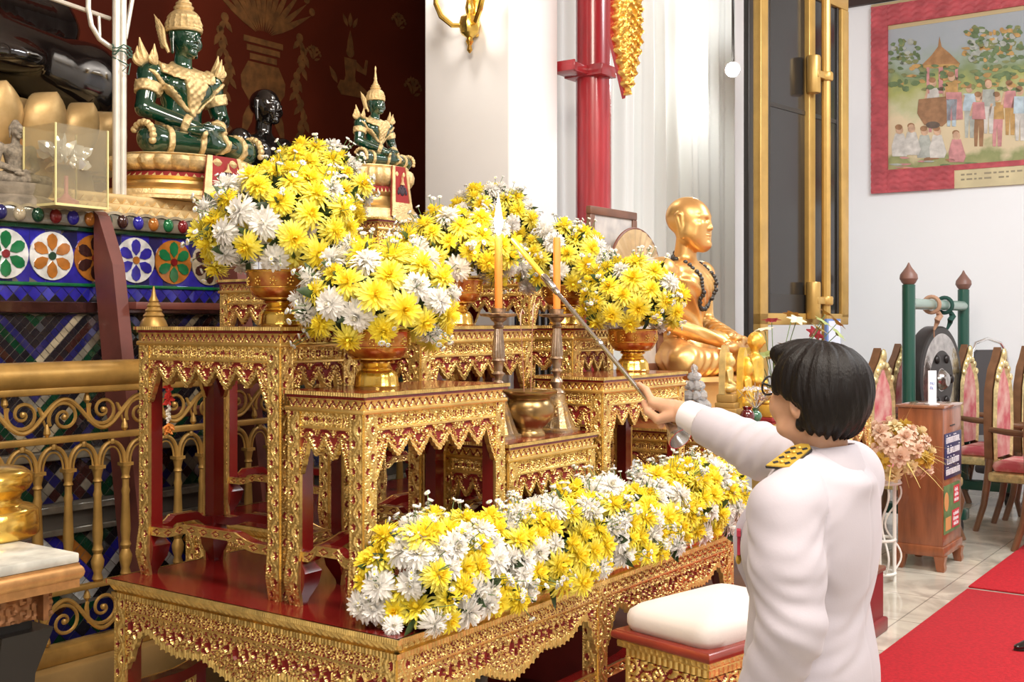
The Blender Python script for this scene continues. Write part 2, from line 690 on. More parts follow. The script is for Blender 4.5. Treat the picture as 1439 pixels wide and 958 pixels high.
def f_ticks(H):
    def f(x, z):
        t = ((x + z * 0.9) / 0.021) % 1
        v = z / H
        h = 0.35 + 0.3 * np.abs(np.cos(TAU * v * 1.5))
        tick = (np.abs(t - 0.5) < 0.14) & (np.abs(v - 0.5) < 0.3)
        return np.where(tick, 1.0, h), np.full_like(x, -1.0), np.ones_like(x)
    return f


GR = [M['gold'], M['redrecess']]
GRL = [M['gold'], M['redrecess'], M['redlac'], M['goldflat']]


def side_T(i, w, d, z0, out=0.0):
    """matrix that puts a relief sheet (x 0.., face -y) onto side i of a w x d box, its bottom at z0"""
    W = w if i % 2 == 0 else d
    D = d if i % 2 == 0 else w
    return Matrix.Rotation(i * PI / 2, 4, 'Z') @ Matrix.Translation((-W / 2, -D / 2 - out, z0))


_cache = {}


def cached(key, fn):
    if key not in _cache:
        _cache[key] = fn()
    return _cache[key]


def leg_geo(lg, h, flare):
    """a post: carved outer faces (-x and -y), lacquer inside, foot swelling inwards"""
    g = Geo()
    g.merge(relief(lg, h, f_vine(lg, lg * 1.55), 0.0026, 0.005, 0.006))
    s = relief(lg, h, f_vine(lg, lg * 1.55), 0.0026, 0.005, 0.006)
    g.merge(s, Matrix.Translation((0, lg, 0)) @ Matrix.Rotation(-PI / 2, 4, 'Z'))
    zs = [0, 0.012, 0.05, 0.085, 0.105, 0.13, h] if flare else [0, h]
    ex = [-0.010, -0.008, 0.010, 0.016, 0.004, 0, 0] if flare else [0, 0]
    if flare:
        R = []
        for z, e in zip(zs, ex):
            a1 = lg + e
            R.append([(0.004, 0.004, z), (a1, 0.004, z), (a1, a1, z), (0.004, a1, z)])
        g.loft(np.array(R), 2, cap=True)
        V = np.concatenate(g.V)
        # outward knee of the foot
        zz = V[:, 2]
        o = np.interp(zz, [0, 0.02, 0.06, 0.10, 0.14], [-0.004, 0.0, 0.007, 0.004, 0])
        wx = np.clip(1 - V[:, 0] / 0.02, 0, 1)
        wy = np.clip(1 - V[:, 1] / 0.02, 0, 1)
        V[:, 0] -= o * wx
        V[:, 1] -= o * wy
        g.V = [V]
    else:
        g.box(0.004, lg, 0.004, lg, 0, h, 2)
    return g


def altar_table(w, d, h, n_w, n_d, lg=0.044):
    """parts of a carved and gilded offering table: returns function(parent)"""
    top, cove, led = 0.017, 0.024, 0.012
    ov = 0.012
    zb = h - top - cove - led          # top of the body
    AH = 0.166

    def build(parent):
        def tabletop():
            g = Geo()
            W, D = w + 2 * ov, d + 2 * ov
            g.box(-W / 2 + .004, W / 2 - .004, -D / 2 + .004, D / 2 - .004, h - top, h, 2)
            for i in range(4):
                ww = W if i % 2 == 0 else D
                g.merge(relief(ww, top * .55, f_edge(0.0085), 0.0022, 0.004, 0.006), side_T(i, W - .006, D - .006, h - top * .55))
                g.merge(relief(ww - .01, top * .45, f_edge(0.5), 0.004, 0.001, 0.006), side_T(i, W - .012, D - .012, h - top))
            return g.mesh('tabletop', GRL)

        def cornice():
            g = Geo()
            W, D = w - 0.006, d - 0.006
            for i in range(4):
                ww = W if i % 2 == 0 else D
                g.merge(relief(ww, cove, f_zigzag(cove, ww / round(ww / 0.026)), 0.0026, 0.006, 0.008), side_T(i, W, D, zb + led))
            g.box(-W / 2 + .009, W / 2 - .009, -D / 2 + .009, D / 2 - .009, zb + led, h - top, 2)
            g.box(-w / 2 - .009, w / 2 + .009, -d / 2 - .009, d / 2 + .009, zb, zb + led, 3, bev=0.004)
            return g.mesh('cornice', GRL)
        obj('tabletop', cached(('tt', w, d, h), tabletop), None, parent)
        obj('cornice', cached(('co', w, d, h), cornice), None, parent)
        for i in range(4):
            ww, nn = (w, n_w) if i % 2 == 0 else (d, n_d)
            W = ww - 2 * lg

            def ap():
                g = Geo()
                g.merge(relief(W, AH, f_apron(W, AH, nn), 0.0024, 0.007, 0.009))
                return g.mesh('carved_apron', GR)
            o = obj('carved_apron', cached(('ap', round(W, 4), nn), ap), None, parent)
            o.matrix_local = side_T(i, w, d, zb - AH, -0.003) @ Matrix.Translation((lg, 0, 0))

        def lgm():
            return leg_geo(lg, zb, True).mesh('leg', GRL)
        me = cached(('leg', lg, round(zb, 4)), lgm)
        for i in range(4):
            o = obj('leg', me, None, parent)
            W, D = (w, d) if i % 2 == 0 else (d, w)
            o.matrix_local = Matrix.Rotation(i * PI / 2, 4, 'Z') @ Matrix.Translation((-W / 2, -D / 2, 0))
        for i in range(4):
            ww = w if i % 2 == 0 else d
            W = ww - 2 * lg

            def stg():
                g = Geo()
                hs = 0.024
                s = relief(W, hs, f_stretch(W, hs), 0.0028, 0.004, 0.005)
                g.merge(s)
                m_ = 24
                x = np.linspace(0, W, m_)
                R = [[(xx, 0.003, 0), (xx, 0.030, 0), (xx, 0.030, hs), (xx, 0.003, hs)] for xx in x]
                g.loft(np.array(R), 2, cap=True)
                V = np.concatenate(g.V)
                t = np.minimum(V[:, 0], W - V[:, 0]) / W
                V[:, 2] += 0.020 * np.clip((t - 0.12) / 0.16, 0, 1) ** 1.5 * (1 - 0.0 * t)
                g.V = [V]
                return g.mesh('stretcher', GRL)
            o = obj('stretcher', cached(('st', round(W, 4)), stg), None, parent)
            o.matrix_local = side_T(i, w, d, 0.115, -0.006) @ Matrix.Translation((lg, 0, 0))
    return build


def big_table(w, d, h, mids, lg=0.05):
    top, cove, led = 0.012, 0.026, 0.013
    ov = 0.02
    zb = h - top - cove - led
    AH = 0.21

    def build(parent):
        W, D = w, d
        w_, d_ = w - 2 * ov, d - 2 * ov
        g = Geo()
        g.box(-W / 2 + .004, W / 2 - .004, -D / 2 + .004, D / 2 - .004, h - top, h, 2)
        for i in range(4):
            ww = W if i % 2 == 0 else D
            g.merge(relief(ww, top, f_edge(0.0075), 0.0025, 0.004, 0.006), side_T(i, W - .006, D - .006, h - top))
        obj('tabletop', g, GRL, parent)
        g = Geo()
        for i in range(4):
            ww = (W - .012) if i % 2 == 0 else (D - .012)
            s = relief(ww, cove, f_ticks(cove), 0.003, 0.004, 0.01)
            V = s.V[0]
            t = V[:, 2] / cove
            dy = 0.016 * (1 - t)
            V[:, 1] += dy
            V[:, 0] = np.clip(V[:, 0], dy, ww - dy)
            g.merge(s, side_T(i, W - .012, D - .012, zb + led))
        g.box(-W / 2 + .03, W / 2 - .03, -D / 2 + .03, D / 2 - .03, zb, h - top, 2)
        for i in range(4):
            ww = w_ + .012 if i % 2 == 0 else d_ + .012
            g.merge(relief(ww, led, f_edge(0.011), 0.003, 0.004, 0.012), side_T(i, w_ + .008, d_ + .008, zb))
        obj('cornice', g, GRL, parent)
        me = leg_geo(lg, zb, True).mesh('leg', GRL)
        for i in range(4):
            o = obj('leg', me, None, parent)
            a_, b_ = (w_, d_) if i % 2 == 0 else (d_, w_)
            o.matrix_local = Matrix.Rotation(i * PI / 2, 4, 'Z') @ Matrix.Translation((-a_ / 2, -b_ / 2, 0))
        for i in range(4):
            ww = w_ if i % 2 == 0 else d_
            parts = 2 if (i % 2 == 0 and mids) else 1
            seg = (ww - 2 * lg - (parts - 1) * lg) / parts
            me_a = cached(('bap', round(seg, 4)), lambda: Geo().merge(relief(seg, AH, f_scroll(seg, AH), 0.003, 0.008, 0.01)).mesh('carved_apron', GR))

            def stg():
                g2 = Geo()
                hs = 0.032
                g2.merge(relief(seg, hs, f_stretch(seg, hs), 0.003, 0.005, 0.006))
                x = np.linspace(0, seg, 30)
                g2.loft(np.array([[(xx, .003, 0), (xx, .045, 0), (xx, .045, hs), (xx, .003, hs)] for xx in x]), 2, cap=True)
                V = np.concatenate(g2.V)
                t = np.minimum(V[:, 0], seg - V[:, 0]) / seg
                V[:, 2] += 0.028 * np.clip((t - 0.16) / 0.14, 0, 1) ** 1.4
                g2.V = [V]
                return g2.mesh('stretcher', GRL)
            me_s = cached(('bst', round(seg, 4)), stg)
            for k in range(parts):
                x0 = lg + k * (seg + lg)
                o = obj('carved_apron', me_a, None, parent)
                o.matrix_local = side_T(i, w_, d_, zb - AH, -0.004) @ Matrix.Translation((x0, 0, 0))
                o = obj('stretcher', me_s, None, parent)
                o.matrix_local = side_T(i, w_, d_, zb - 0.285, -0.006) @ Matrix.Translation((x0, 0, 0))
            if parts == 2:
                o = obj('leg', me, None, parent)
                o.matrix_local = side_T(i, w_, d_, 0) @ Matrix.Translation((lg + seg, 0, 0))
        # lower shelf-less inner rails keep the frame square
    return build


# ================================================================== the altar tables
PW, PD = 0.7206 * 2.6, 0.4207 * 2.6
PZ = CAM_Z - (900 - HY) / FPX * 2.6        # height of the base table's top
GRP_T = 'carved gilded offering tables of the altar'
t = thing('altar_base_table', 'long low red and gold carved base table under the whole flower altar', 'altar table', L(PW / 2, PD / 2), TH)
big_table(PW, PD, PZ, True)(t)
t = thing('altar_base_table', 'rear red lacquered base table behind the altar, mostly hidden', 'altar table', L(1.72, 1.445), TH)
big_table(1.86, 0.65, PZ, True)(t)

tables = [
    # a0, a1, b0, b1, height, spikes on long/short sides, label
    (0.095, 0.37, 0.484, 1.063, 0.712, 'tall gilded side table at the left end with red legs seen through it'),
    (0.092, 0.677, 0.19, 0.450, 0.551, 'gilded front table at the left carrying a flower bowl, red legs and spiked skirt'),
    (0.712, 1.188, 0.20, 0.452, 0.372, 'lowest gilded front table between the others, carrying incense pot and candlesticks'),
    (1.225, 1.80, 0.19, 0.450, 0.545, 'gilded front table at the right below the outstretched hand'),
    (0.665, 1.255, 0.49, 0.77, 0.712, 'gilded middle table of the second row behind the candles'),
    (1.507, 1.79, 0.484, 1.063, 0.712, 'tall gilded side table at the right end behind a flower bowl'),
    (0.93, 1.215, 1.13, 1.70, 0.885, 'gilded rear table at the left, top corner showing beside the largest bouquet'),
    (2.17, 2.47, 1.13, 1.70, 0.935, 'gilded rear table at the right, its corner behind the right candle'),
    (1.55, 1.85, 1.46, 1.755, 1.158, 'highest gilded rear table under the small green seated statue'),
]
TABLE = []
for (a0, a1, b0, b1, h, lab) in tables:
    w, d = a1 - a0, b1 - b0
    t = thing('offering_table', lab, 'altar table', L((a0 + a1) / 2, (b0 + b1) / 2, PZ), TH, GRP_T)
    altar_table(w, d, h, 5 if w > 0.4 else 2, 5 if d > 0.4 else 2)(t)
    TABLE.append(((a0 + a1) / 2, (b0 + b1) / 2, PZ + h))
# ================================================================== materials of the room
def nodes(name, rough=0.5, metal=0.0, coat=0.0):
    m, nt, b = _nt(name)
    b.inputs['Roughness'].default_value = rough
    b.inputs['Metallic'].default_value = metal
    b.inputs['Coat Weight'].default_value = coat
    return m, nt, b


def marble_floor():
    m, nt, b = nodes('marble_floor', 0.16, 0, 0.3)
    tc = nt.nodes.new('ShaderNodeTexCoord')
    mp = nt.nodes.new('ShaderNodeMapping')
    mp.inputs['Rotation'].default_value = (0, 0, -TH)
    nt.links.new(tc.outputs['Object'], mp.inputs['Vector'])
    br = nt.nodes.new('ShaderNodeTexBrick')
    br.offset = 0
    br.inputs['Scale'].default_value = 1.0
    br.inputs['Brick Width'].default_value = 0.6
    br.inputs['Row Height'].default_value = 0.6
    br.inputs['Mortar Size'].default_value = 0.004
    br.inputs['Color1'].default_value = (0.62, 0.58, 0.50, 1)
    br.inputs['Color2'].default_value = (0.55, 0.52, 0.46, 1)
    br.inputs['Mortar'].default_value = (0.30, 0.28, 0.25, 1)
    nz = nt.nodes.new('ShaderNodeTexNoise')
    nz.inputs['Scale'].default_value = 2.2
    nz.inputs['Detail'].default_value = 8
    nz.inputs['Distortion'].default_value = 1.6
    nt.links.new(mp.outputs['Vector'], br.inputs['Vector'])
    nt.links.new(mp.outputs['Vector'], nz.inputs['Vector'])
    r = nt.nodes.new('ShaderNodeValToRGB')
    r.color_ramp.elements[0].color = (0.72, 0.70, 0.66, 1)
    r.color_ramp.elements[0].position = 0.38
    r.color_ramp.elements[1].color = (1.15, 1.12, 1.05, 1)
    r.color_ramp.elements[1].position = 0.62
    nt.links.new(nz.outputs['Fac'], r.inputs['Fac'])
    mx = nt.nodes.new('ShaderNodeMix')
    mx.data_type = 'RGBA'
    mx.blend_type = 'MULTIPLY'
    mx.inputs[0].default_value = 1
    nt.links.new(br.outputs['Color'], mx.inputs[6])
    nt.links.new(r.outputs['Color'], mx.inputs[7])
    nt.links.new(mx.outputs[2], b.inputs['Base Color'])
    return m


M['floor'] = marble_floor()
M['redwall'] = mat('dark_red_painted_wall', (0.105, 0.016, 0.006), 0.7, var=0.25, vscale=1.1, spec=.15)
M['wallgilt'] = mat('worn_gold_stencil', (0.20, 0.085, 0.024), 0.6, 0.15, var=0.35, vscale=14)
M['wallright'] = mat('cool_white_wall', (0.80, 0.82, 0.84), 0.6, var=0.02, vscale=1)
M['ceil'] = mat('ceiling_boards', (0.55, 0.45, 0.38), 0.7)
M['curtain'] = mat('pale_grey_curtain', (0.66, 0.68, 0.66), 0.75, sheen=0.2, bump=0.1, bscale=300)
M['carpet'] = mat('red_carpet', (0.42, 0.006, 0.014), 0.95, var=0.16, vscale=60, bump=0.6, bscale=240)
M['redpole'] = mat('red_painted_post', (0.36, 0.022, 0.030), 0.28, var=0.18, vscale=7, coat=0.5, stretch=(3, 3, 0.5))
M['frame_gold'] = mat('gold_painted_frame', (0.50, 0.31, 0.085), 0.35, 0.35, var=0.1, vscale=8)
M['blackmetal'] = mat('black_frame', (0.02, 0.018, 0.016), 0.35)
M['steel'] = mat('steel', (0.62, 0.62, 0.62), 0.25, 1.0)

# ================================================================== room shell
A0, A1, B0, B1, CZ = -3.6, 9.2, -5.2, 4.6, 5.2


def slab(a0, a1, b0, b1, z0, z1):
    g = Geo()
    p = [L(a0, b0), L(a1, b0), L(a1, b1), L(a0, b1)]
    V = [(q.x, q.y, z) for z in (z0, z1) for q in p]
    g.add(V, [(3, 2, 1, 0), (4, 5, 6, 7), (0, 1, 5, 4), (1, 2, 6, 5), (2, 3, 7, 6), (3, 0, 4, 7)])
    return g


struct('floor', slab(A0, A1, B0, B1, -0.12, 0), M['floor'], smooth=0)
struct('ceiling', slab(A0, A1, B0, B1, CZ, CZ + 0.1), M['ceil'], smooth=0)
struct('wall_back', slab(A0, 6.3, B1, B1 + .15, 0, CZ), M['redwall'], smooth=0)
struct('wall_side', slab(3.39, A1 + .15, 2.36, 2.5, 0, CZ), M['white'], smooth=0)
struct('wall_return', slab(6.2, 6.3, 2.5, B1, 0, CZ), M['white'], smooth=0)
struct('wall_right', slab(A1, A1 + .15, B0, 2.36, 0, CZ), M['wallright'], smooth=0)
struct('wall_left', slab(A0 - .15, A0, B0, B1 + .15, 0, CZ), M['white'], smooth=0)
struct('wall_front', slab(A0, A1, B0 - .15, B0, 0, CZ), M['white'], smooth=0)
struct('trim_1', slab(A1 - .05, A1, 0.4, 2.36, 4.66, 4.86), mat('dark_beam', (0.035, 0.018, 0.014), 0.5), smooth=0)

g = Geo()
pa, pb, pw, pd_ = 2.93, 1.78, 0.47, 0.58
g.box(-pw / 2, pw / 2, -pd_ / 2, pd_ / 2, 0, CZ, 0, bev=0.012)
g.box(pw / 2 - .01, pw / 2 + 0.14, -pd_ / 2 + .10, pd_ / 2, 0, CZ, 0, bev=0.012)
g.box(-pw / 2 - .03, pw / 2 + .03, -pd_ / 2 - .03, pd_ / 2 + .03, 0, 0.25, 0, bev=0.01)
struct('pillar', g, M['white'], loc=L(pa + pw / 2, pb + pd_ / 2), rotz=TH)

# ------------------------------------------------------------------ painted gold ornaments of the red back wall
PL = 0.004


def wall_orn(polys, a, z, s=1.0):
    """flat stencilled shapes, lists of xz outlines, on the back wall"""
    g = Geo()
    for k, p in enumerate(polys):
        g.prism([(-x * s * -1, y * s) for x, y in p][::-1], -PL - 0.0006 * (k % 5), 0.0)
    return g


def leaf(x, z, ang, l, w):
    pts = []
    for t, q in ((0, 0), (.25, .8), (.5, 1), (.75, .6), (1, 0)):
        pts.append((t, q))
    for t, q in ((.75, -.6), (.5, -1), (.25, -.8)):
        pts.append((t, q))
    c, s_ = math.cos(ang), math.sin(ang)
    return [(x + c * t * l - s_ * q * w / 2, z + s_ * t * l + c * q * w / 2) for t, q in pts]


def disc(x, z, r, n=10):
    return [(x + r * math.cos(TAU * k / n), z + r * math.sin(TAU * k / n)) for k in range(n)]


def vase_motif():
    P = [[(-.16, 0), (-.24, .10), (-.25, .20), (-.17, .33), (.17, .33), (.25, .20), (.24, .10), (.16, 0)]]
    for k in range(3):
        w = .15 + .035 * k
        P.append([(-w, .35 + .07 * k), (w, .35 + .07 * k), (w, .40 + .07 * k), (-w, .40 + .07 * k)])
    for k in range(13):
        an = math.radians(30 + 10 * k)
        P.append(leaf(.10 * math.cos(an), .57 + .04 * math.sin(an), an, .50 + .10 * math.sin(an), .055))
        P.append(disc((.66) * math.cos(an), .57 + .66 * math.sin(an), .035))
    for sg in (-1, 1):
        for k in range(10):
            y = .62 - k * .115
            x = sg * (.42 + .05 * math.sin(k * 1.3))
            P.append(leaf(x, y, -PI / 2 + sg * .5, .13, .055))
            P.append(leaf(x, y, -PI / 2 - sg * .7, .12, .05))
            P.append(disc(x, y + .02, .04))
        P.append(leaf(sg * .12, 0.0, -PI / 2 + sg * .35, .34, .10))
    return P


def figure_motif():
    """a small kneeling adoring figure under a flower, freely drawn"""
    P = [disc(0, .62, .085, 14), [(-.07, .68), (-.05, .80), (0, .95), (.05, .80), (.07, .68)],
         [(-.13, .52), (.13, .52), (.10, .25), (.13, .16), (-.13, .16), (-.10, .25)],
         [(-.22, .16), (.16, .18), (.40, .06), (.38, -.04), (-.20, -.06), (-.28, .04)],
         [(.12, .50), (.30, .40), (.34, .56), (.39, .56), (.35, .32), (.14, .36)],
         leaf(-.28, .10, PI * .7, .28, .10), leaf(0, 1.0, PI / 2, .22, .09), leaf(.06, 1.0, PI / 3, .2, .07), leaf(-.06, 1.0, 2 * PI / 3, .2, .07)]
    return P


def spray_motif():
    P = []
    for k in range(9):
        an = math.radians(20 + 17 * k)
        P.append(leaf(.03 * math.cos(an), .03 * math.sin(an) + .06 * (k % 3), an, .16, .05))
        P.append(disc(.2 * math.cos(an), .2 * math.sin(an) + .06, .028))
    return P


def on_wall(px, py):
    """point of the back wall behind this pixel"""
    b = B1
    k = (px - CX) / FPX
    # OX+UX a-UY b = k (OY+UY a+UX b)
    a = (k * (OY + UX * b) - OX + UY * b) / (UX - k * UY)
    p = L(a, b)
    p.z = CAM_Z - (py - HY) / FPX * p.y
    return p


for nm, px, py, mot, s, lab in (
        ('wall_stencil', 370, 145, vase_motif(), 0.86, 'faded gold stencil of a vase with fanned leaves on the red wall'),
        ('wall_stencil', 492, 130, figure_motif(), 0.52, 'faded gold stencil of a kneeling figure on the red wall'),
        ('wall_stencil', 580, 135, spray_motif(), 0.55, 'small gold stencil spray on the red wall beside the white pillar'),
        ('wall_stencil', 440, 85, spray_motif(), 0.40, 'small gold stencil spray high between vase and kneeling figure'),
        ('wall_stencil', 560, 40, spray_motif(), 0.45, 'small gold stencil spray near the top of the red wall')):
    p = on_wall(px, py)
    o = obj(nm, wall_orn(mot, 0, 0, s), M['wallgilt'], loc=p, rotz=TH, smooth=0)
    tag(o, lab, 'wall decoration', 'gold stencils on the red wall')

# ------------------------------------------------------------------ curtain
g = Geo()
n = 420
aa = np.linspace(0, 1, n)
c0, c1 = 3.66, 6.45
fold = 0.045 * np.sin(TAU * aa * 12 + 1.2 * np.sin(aa * 23)) + 0.018 * np.sin(TAU * aa * 31 + 2)
R = []
for z, sc_ in ((0.05, 1.15), (1.5, 1.0), (3.2, .9), (5.0, .8)):
    R.append([tuple(L(c0 + (c1 - c0) * t + 0.02 * math.sin(z + 9 * t), 2.12 + f * sc_, z)) for t, f in zip(aa, fold)])
R = np.array(R)
back = R[:, ::-1].copy()
back[..., 0] += -UY * 0.006
back[..., 1] += UX * 0.006
g.loft(np.concatenate([R, back], 1), cap=True)
o = obj('curtain', g, M['curtain'], smooth=80)
tag(o, 'pale grey floor-length curtain behind the golden monk statue', 'curtain')

# ------------------------------------------------------------------ red post, its bracket, hanging gilded carving
pp = at(834, 300, 6.62)
t = thing('red_post', 'tall glossy red wooden post in front of the pale curtain', 'post', (pp.x, pp.y, 0), TH)
g = Geo()
g.lathe([(0.125, 0), (0.125, 0.12), (0.105, 0.16), (0.103, 2), (0.10, 5.15)], 12)
obj('shaft', g, M['redpole'], t, smooth=50)
zb_ = CAM_Z - (104 - HY) / FPX * 6.62
g = Geo()
g.box(-0.115, 0.05, -0.125, 0.13, zb_ - .032, zb_ + .032, 0, bev=0.006)
g.box(-0.275, -0.10, -0.03, 0.12, zb_ - .026, zb_ + .026, 0, bev=0.006)
g.box(-0.285, -0.27, -0.05, 0.09, zb_ - .03, zb_ + .03, 0, bev=0.006)
obj('bracket', g, M['redpole'], t)

# hanging carving, tilted a little
M['gilt'] = mat('thick_gilded_carving', (0.85, 0.52, 0.12), 0.33, 0.9, var=0.25, vscale=20, bump=1.0, bscale=55)
hp = at(880, 60, 6.3)
t = thing('hanging_carving', 'gilded pointed wooden carving hanging beside the red post', 'carving', (hp.x, hp.y, hp.z), TH - .35)


def carve(x, z):
    c = 0.115
    lx = x - c
    w = np.clip((z - 0.0) / 0.30, 0, 1) ** 0.8 * 0.088
    keep = w - np.abs(lx) + 0.010 * np.cos(TAU * z / 0.06)
    p = 0.055
    t_ = (z / p + np.abs(lx) / 0.05) % 1
    h = 0.35 + 0.5 * (1 - t_) * np.clip(keep / 0.02, 0.2, 1) + 0.25 * curl(x, z, 0.04)
    return h, np.full_like(x, -1.), keep


g = Geo()
g.merge(relief(0.23, 0.9, carve, 0.006, 0.03, 0.03), Matrix.Translation((-.115, -.02, -.29)))
obj('gilded_face', g, M['gilt'], t)
g = Geo()
g.prism([(0, -.305), (.105, .03), (.105, .61), (-.105, .61), (-.105, .03)], 0.010, 0.035)
obj('backboard', g, M['redpole'], t)

# ------------------------------------------------------------------ gold framed dark window leaf
M['darkglass'] = mat('dark_window_glass', (0.022, 0.020, 0.018), 0.12, 0.0, spec=0.35)
wl, wr = at(1068, 300, 7.6), at(1182, 300, 8.45)
ang = math.atan2(wr.y - wl.y, wr.x - wl.x)
W = math.hypot(wr.x - wl.x, wr.y - wl.y)
zt, zb_ = 3.85, CAM_Z + (452 - 446) / FPX * 7.6
t = thing('window_leaf', 'tall gold-framed window leaf of dark glass with a long bolt rod', 'window', (wl.x, wl.y, 0), ang)
g = Geo()
g.box(-.05, .05, -.035, .035, 0.0, zt, 0, bev=.006)
g.box(W - .055, W + .055, -.035, .035, zb_, zt, 0, bev=.006)
g.box(W * .55 - .045, W * .55 + .045, -.045, .03, zb_, zt, 0, bev=.006)
g.box(-.05, W + .05, -.035, .035, zt, zt + .09, 0, bev=.006)
g.box(-.05, W + .05, -.035, .035, zb_ - .05, zb_ + .03, 0, bev=.006)
obj('frame', g, M['frame_gold'], t)
g = Geo()
g.box(.05, W * .55 - .045, -.008, .008, zb_ + .03, zt)
g.box(W * .55 + .045, W - .055, -.008, .008, zb_ + .03, zt)
obj('glass', g, M['darkglass'], t)
g = Geo()
for x in (-.175, .075, W * .55 + .06, W - .10):
    g.box(x, x + (.06 if x < 0 else .03), -.02, .02, zb_ - (.25 if x < 0 else -.03), zt + .0, 0, bev=.004)
g.box(.05, W * .55 - .045, -.018, .018, zb_ + .03, zb_ + .16)
for x0, x1 in ((.05, W * .55 - .05), (W * .55 + .05, W - .06)):
    g.box(x0, x1, -.014, .014, 3.0, 3.03)
obj('inner_frame', g, M['blackmetal'], t)
g = Geo()
rx = W * .63
g.tube([(rx, -.10, zb_ - .55), (rx, -.10, zt + .5)], .032, 10)
obj('bolt_rod', g, M['frame_gold'], t)
for z in (zb_ + .12, CAM_Z - (105 - HY) / FPX * 8.0):
    g = Geo()
    g.lathe([(.046, -.13), (.05, -.12), (.05, .12), (.046, .13)], 12, T=Tm((W * .52, -.07, z)))
    g.box(W * .50, rx + .05, -.12, -.05, z - .025, z + .025, bev=.006)
    g.lathe([(.045, -.03), (.05, -.02), (.05, .02), (.045, .03)], 12, T=Tm((rx, -.10, z)))
    obj('bolt_clasp', g, M['frame_gold'], t)
# small blue notice board leaning under the leaf
bp_ = at(1170, 462, 7.9)
t = thing('notice_board', 'small blue and white framed notice under the dark window leaf', 'notice', (bp_.x, bp_.y, bp_.z - .06), ang)
g = Geo()
g.box(-.10, .10, -.012, .012, -.30, .13, 0, bev=.004)
obj('frame', g, mat('blue_frame', (.12, .20, .42), .4), t)
g = Geo()
g.box(-.085, .085, -.016, -.010, -.28, .115)
obj('sheet', g, mat('notice_paper', (.62, .66, .74), .6), t)
t = None

# ------------------------------------------------------------------ mural on the right wall
def mural_mat():
    m, nt, b = nodes('painted_mural', 0.55)
    tc = nt.nodes.new('ShaderNodeTexCoord')
    sp = nt.nodes.new('ShaderNodeSeparateXYZ')
    nt.links.new(tc.outputs['Object'], sp.inputs[0])
    nz = nt.nodes.new('ShaderNodeTexNoise')
    nz.inputs['Scale'].default_value = 5
    nz.inputs['Detail'].default_value = 8
    nt.links.new(tc.outputs['Object'], nz.inputs['Vector'])
    md = nt.nodes.new('ShaderNodeMath')
    md.operation = 'MULTIPLY_ADD'
    nt.links.new(nz.outputs['Fac'], md.inputs[0])
    md.inputs[1].default_value = 0.55
    nt.links.new(sp.outputs['Z'], md.inputs[2])
    mr = nt.nodes.new('ShaderNodeMapRange')
    mr.inputs['From Min'].default_value = -0.75 + .27
    mr.inputs['From Max'].default_value = 0.80 + .27
    nt.links.new(md.outputs[0], mr.inputs['Value'])
    r = nt.nodes.new('ShaderNodeValToRGB')
    e = r.color_ramp.elements
    e[0].position, e[0].color = 0, (.36, .35, .16, 1)
    e[1].position, e[1].color = 1, (.36, .39, .42, 1)
    for p, c in ((.08, (.24, .27, .11, 1)), (.15, (.60, .50, .32, 1)), (.33, (.66, .55, .36, 1)), (.40, (.50, .50, .30, 1)), (.52, (.35, .37, .12, 1)),
                 (.60, (.20, .26, .12, 1)), (.68, (.30, .36, .30, 1)), (.80, (.33, .37, .40, 1))):
        q = e.new(p)
        q.color = c
    nt.links.new(mr.outputs[0], r.inputs['Fac'])
    nt.links.new(r.outputs['Color'], b.inputs['Base Color'])
    return m


def wall_r(px, py):
    k = (px - CX) / FPX
    # a = A1: OX+UX A1-UY b = k (OY+UY A1+UX b)
    b = (OX + UX * A1 - k * (OY + UY * A1)) / (UY + k * UX)
    p = L(A1, b)
    p.z = CAM_Z - (py - HY) / FPX * p.y
    return p, b


p0, bl_ = wall_r(1226, 262)
p1, br_ = wall_r(1439, 262)
mw = bl_ + 1.2       # the mural runs on past the edge of the photograph
z0, z1 = 2.80, 4.62
mc = (z0 + z1) / 2
bc = (bl_ + -1.2) / 2
t = thing('mural', 'red-bordered mural of a pavilion and a crowd, on the right wall', 'mural', L(A1 - .002, bc, mc), TH - PI / 2)
hw, hh = (bl_ + 1.2) / 2, (z1 - z0) / 2
g = Geo()
g.box(-hw + .16, hw - .16, -.016, 0, -hh + .22, hh - .24)
obj('painting', g, mural_mat(), t, smooth=0)


def f_border(x, z):
    p = 0.115
    lx, lz = ((x / p) % 1) - .5, ((z / p) % 1) - .5
    h = .3 + .6 * np.abs(np.cos(PI * (lz * 2 + lx * lx * 2)))
    return h, np.full_like(x, -1.), np.ones_like(x)


g = Geo()
g.merge(relief(.16, 2 * hh, f_border, .012, .02, .02), Tm((-hw, -.03, -hh)))
g.merge(relief(.16, 2 * hh, f_border, .012, .02, .02), Tm((hw - .16, -.03, -hh)))
g.merge(relief(2 * hw - .32, .20, f_border, .012, .02, .02), Tm((-hw + .16, -.03, hh - .2)))
g.merge(relief(.62, .22, f_border, .012, .02, .02), Tm((-hw + .16, -.03, -hh)))
g.merge(relief(2 * hw - .94, .05, f_border, .012, .01, .02), Tm((-hw + .78, -.03, -hh + .17)))
obj('border', g, mat('carved_red_border', (.44, .075, .09), .5, var=.2, vscale=9), t)
g = Geo()
g.box(-hw + .16, hw - .16, -.020, -.0, hh - .24, hh - .2)
g.box(-hw - .005, hw, -.02, 0, hh, hh + .03)
obj('gold_line', g, mat('faded_gold_line', (.50, .40, .22), .5), t)
g = Geo()
g.box(-hw + .78, hw - .16, -.03, 0, -hh, -hh + .17)
for k in range(3):
    g2 = Geo()
obj('caption_plate', g, mat('pale_caption_plate', (.58, .50, .30), .6, var=.1, vscale=5), t)
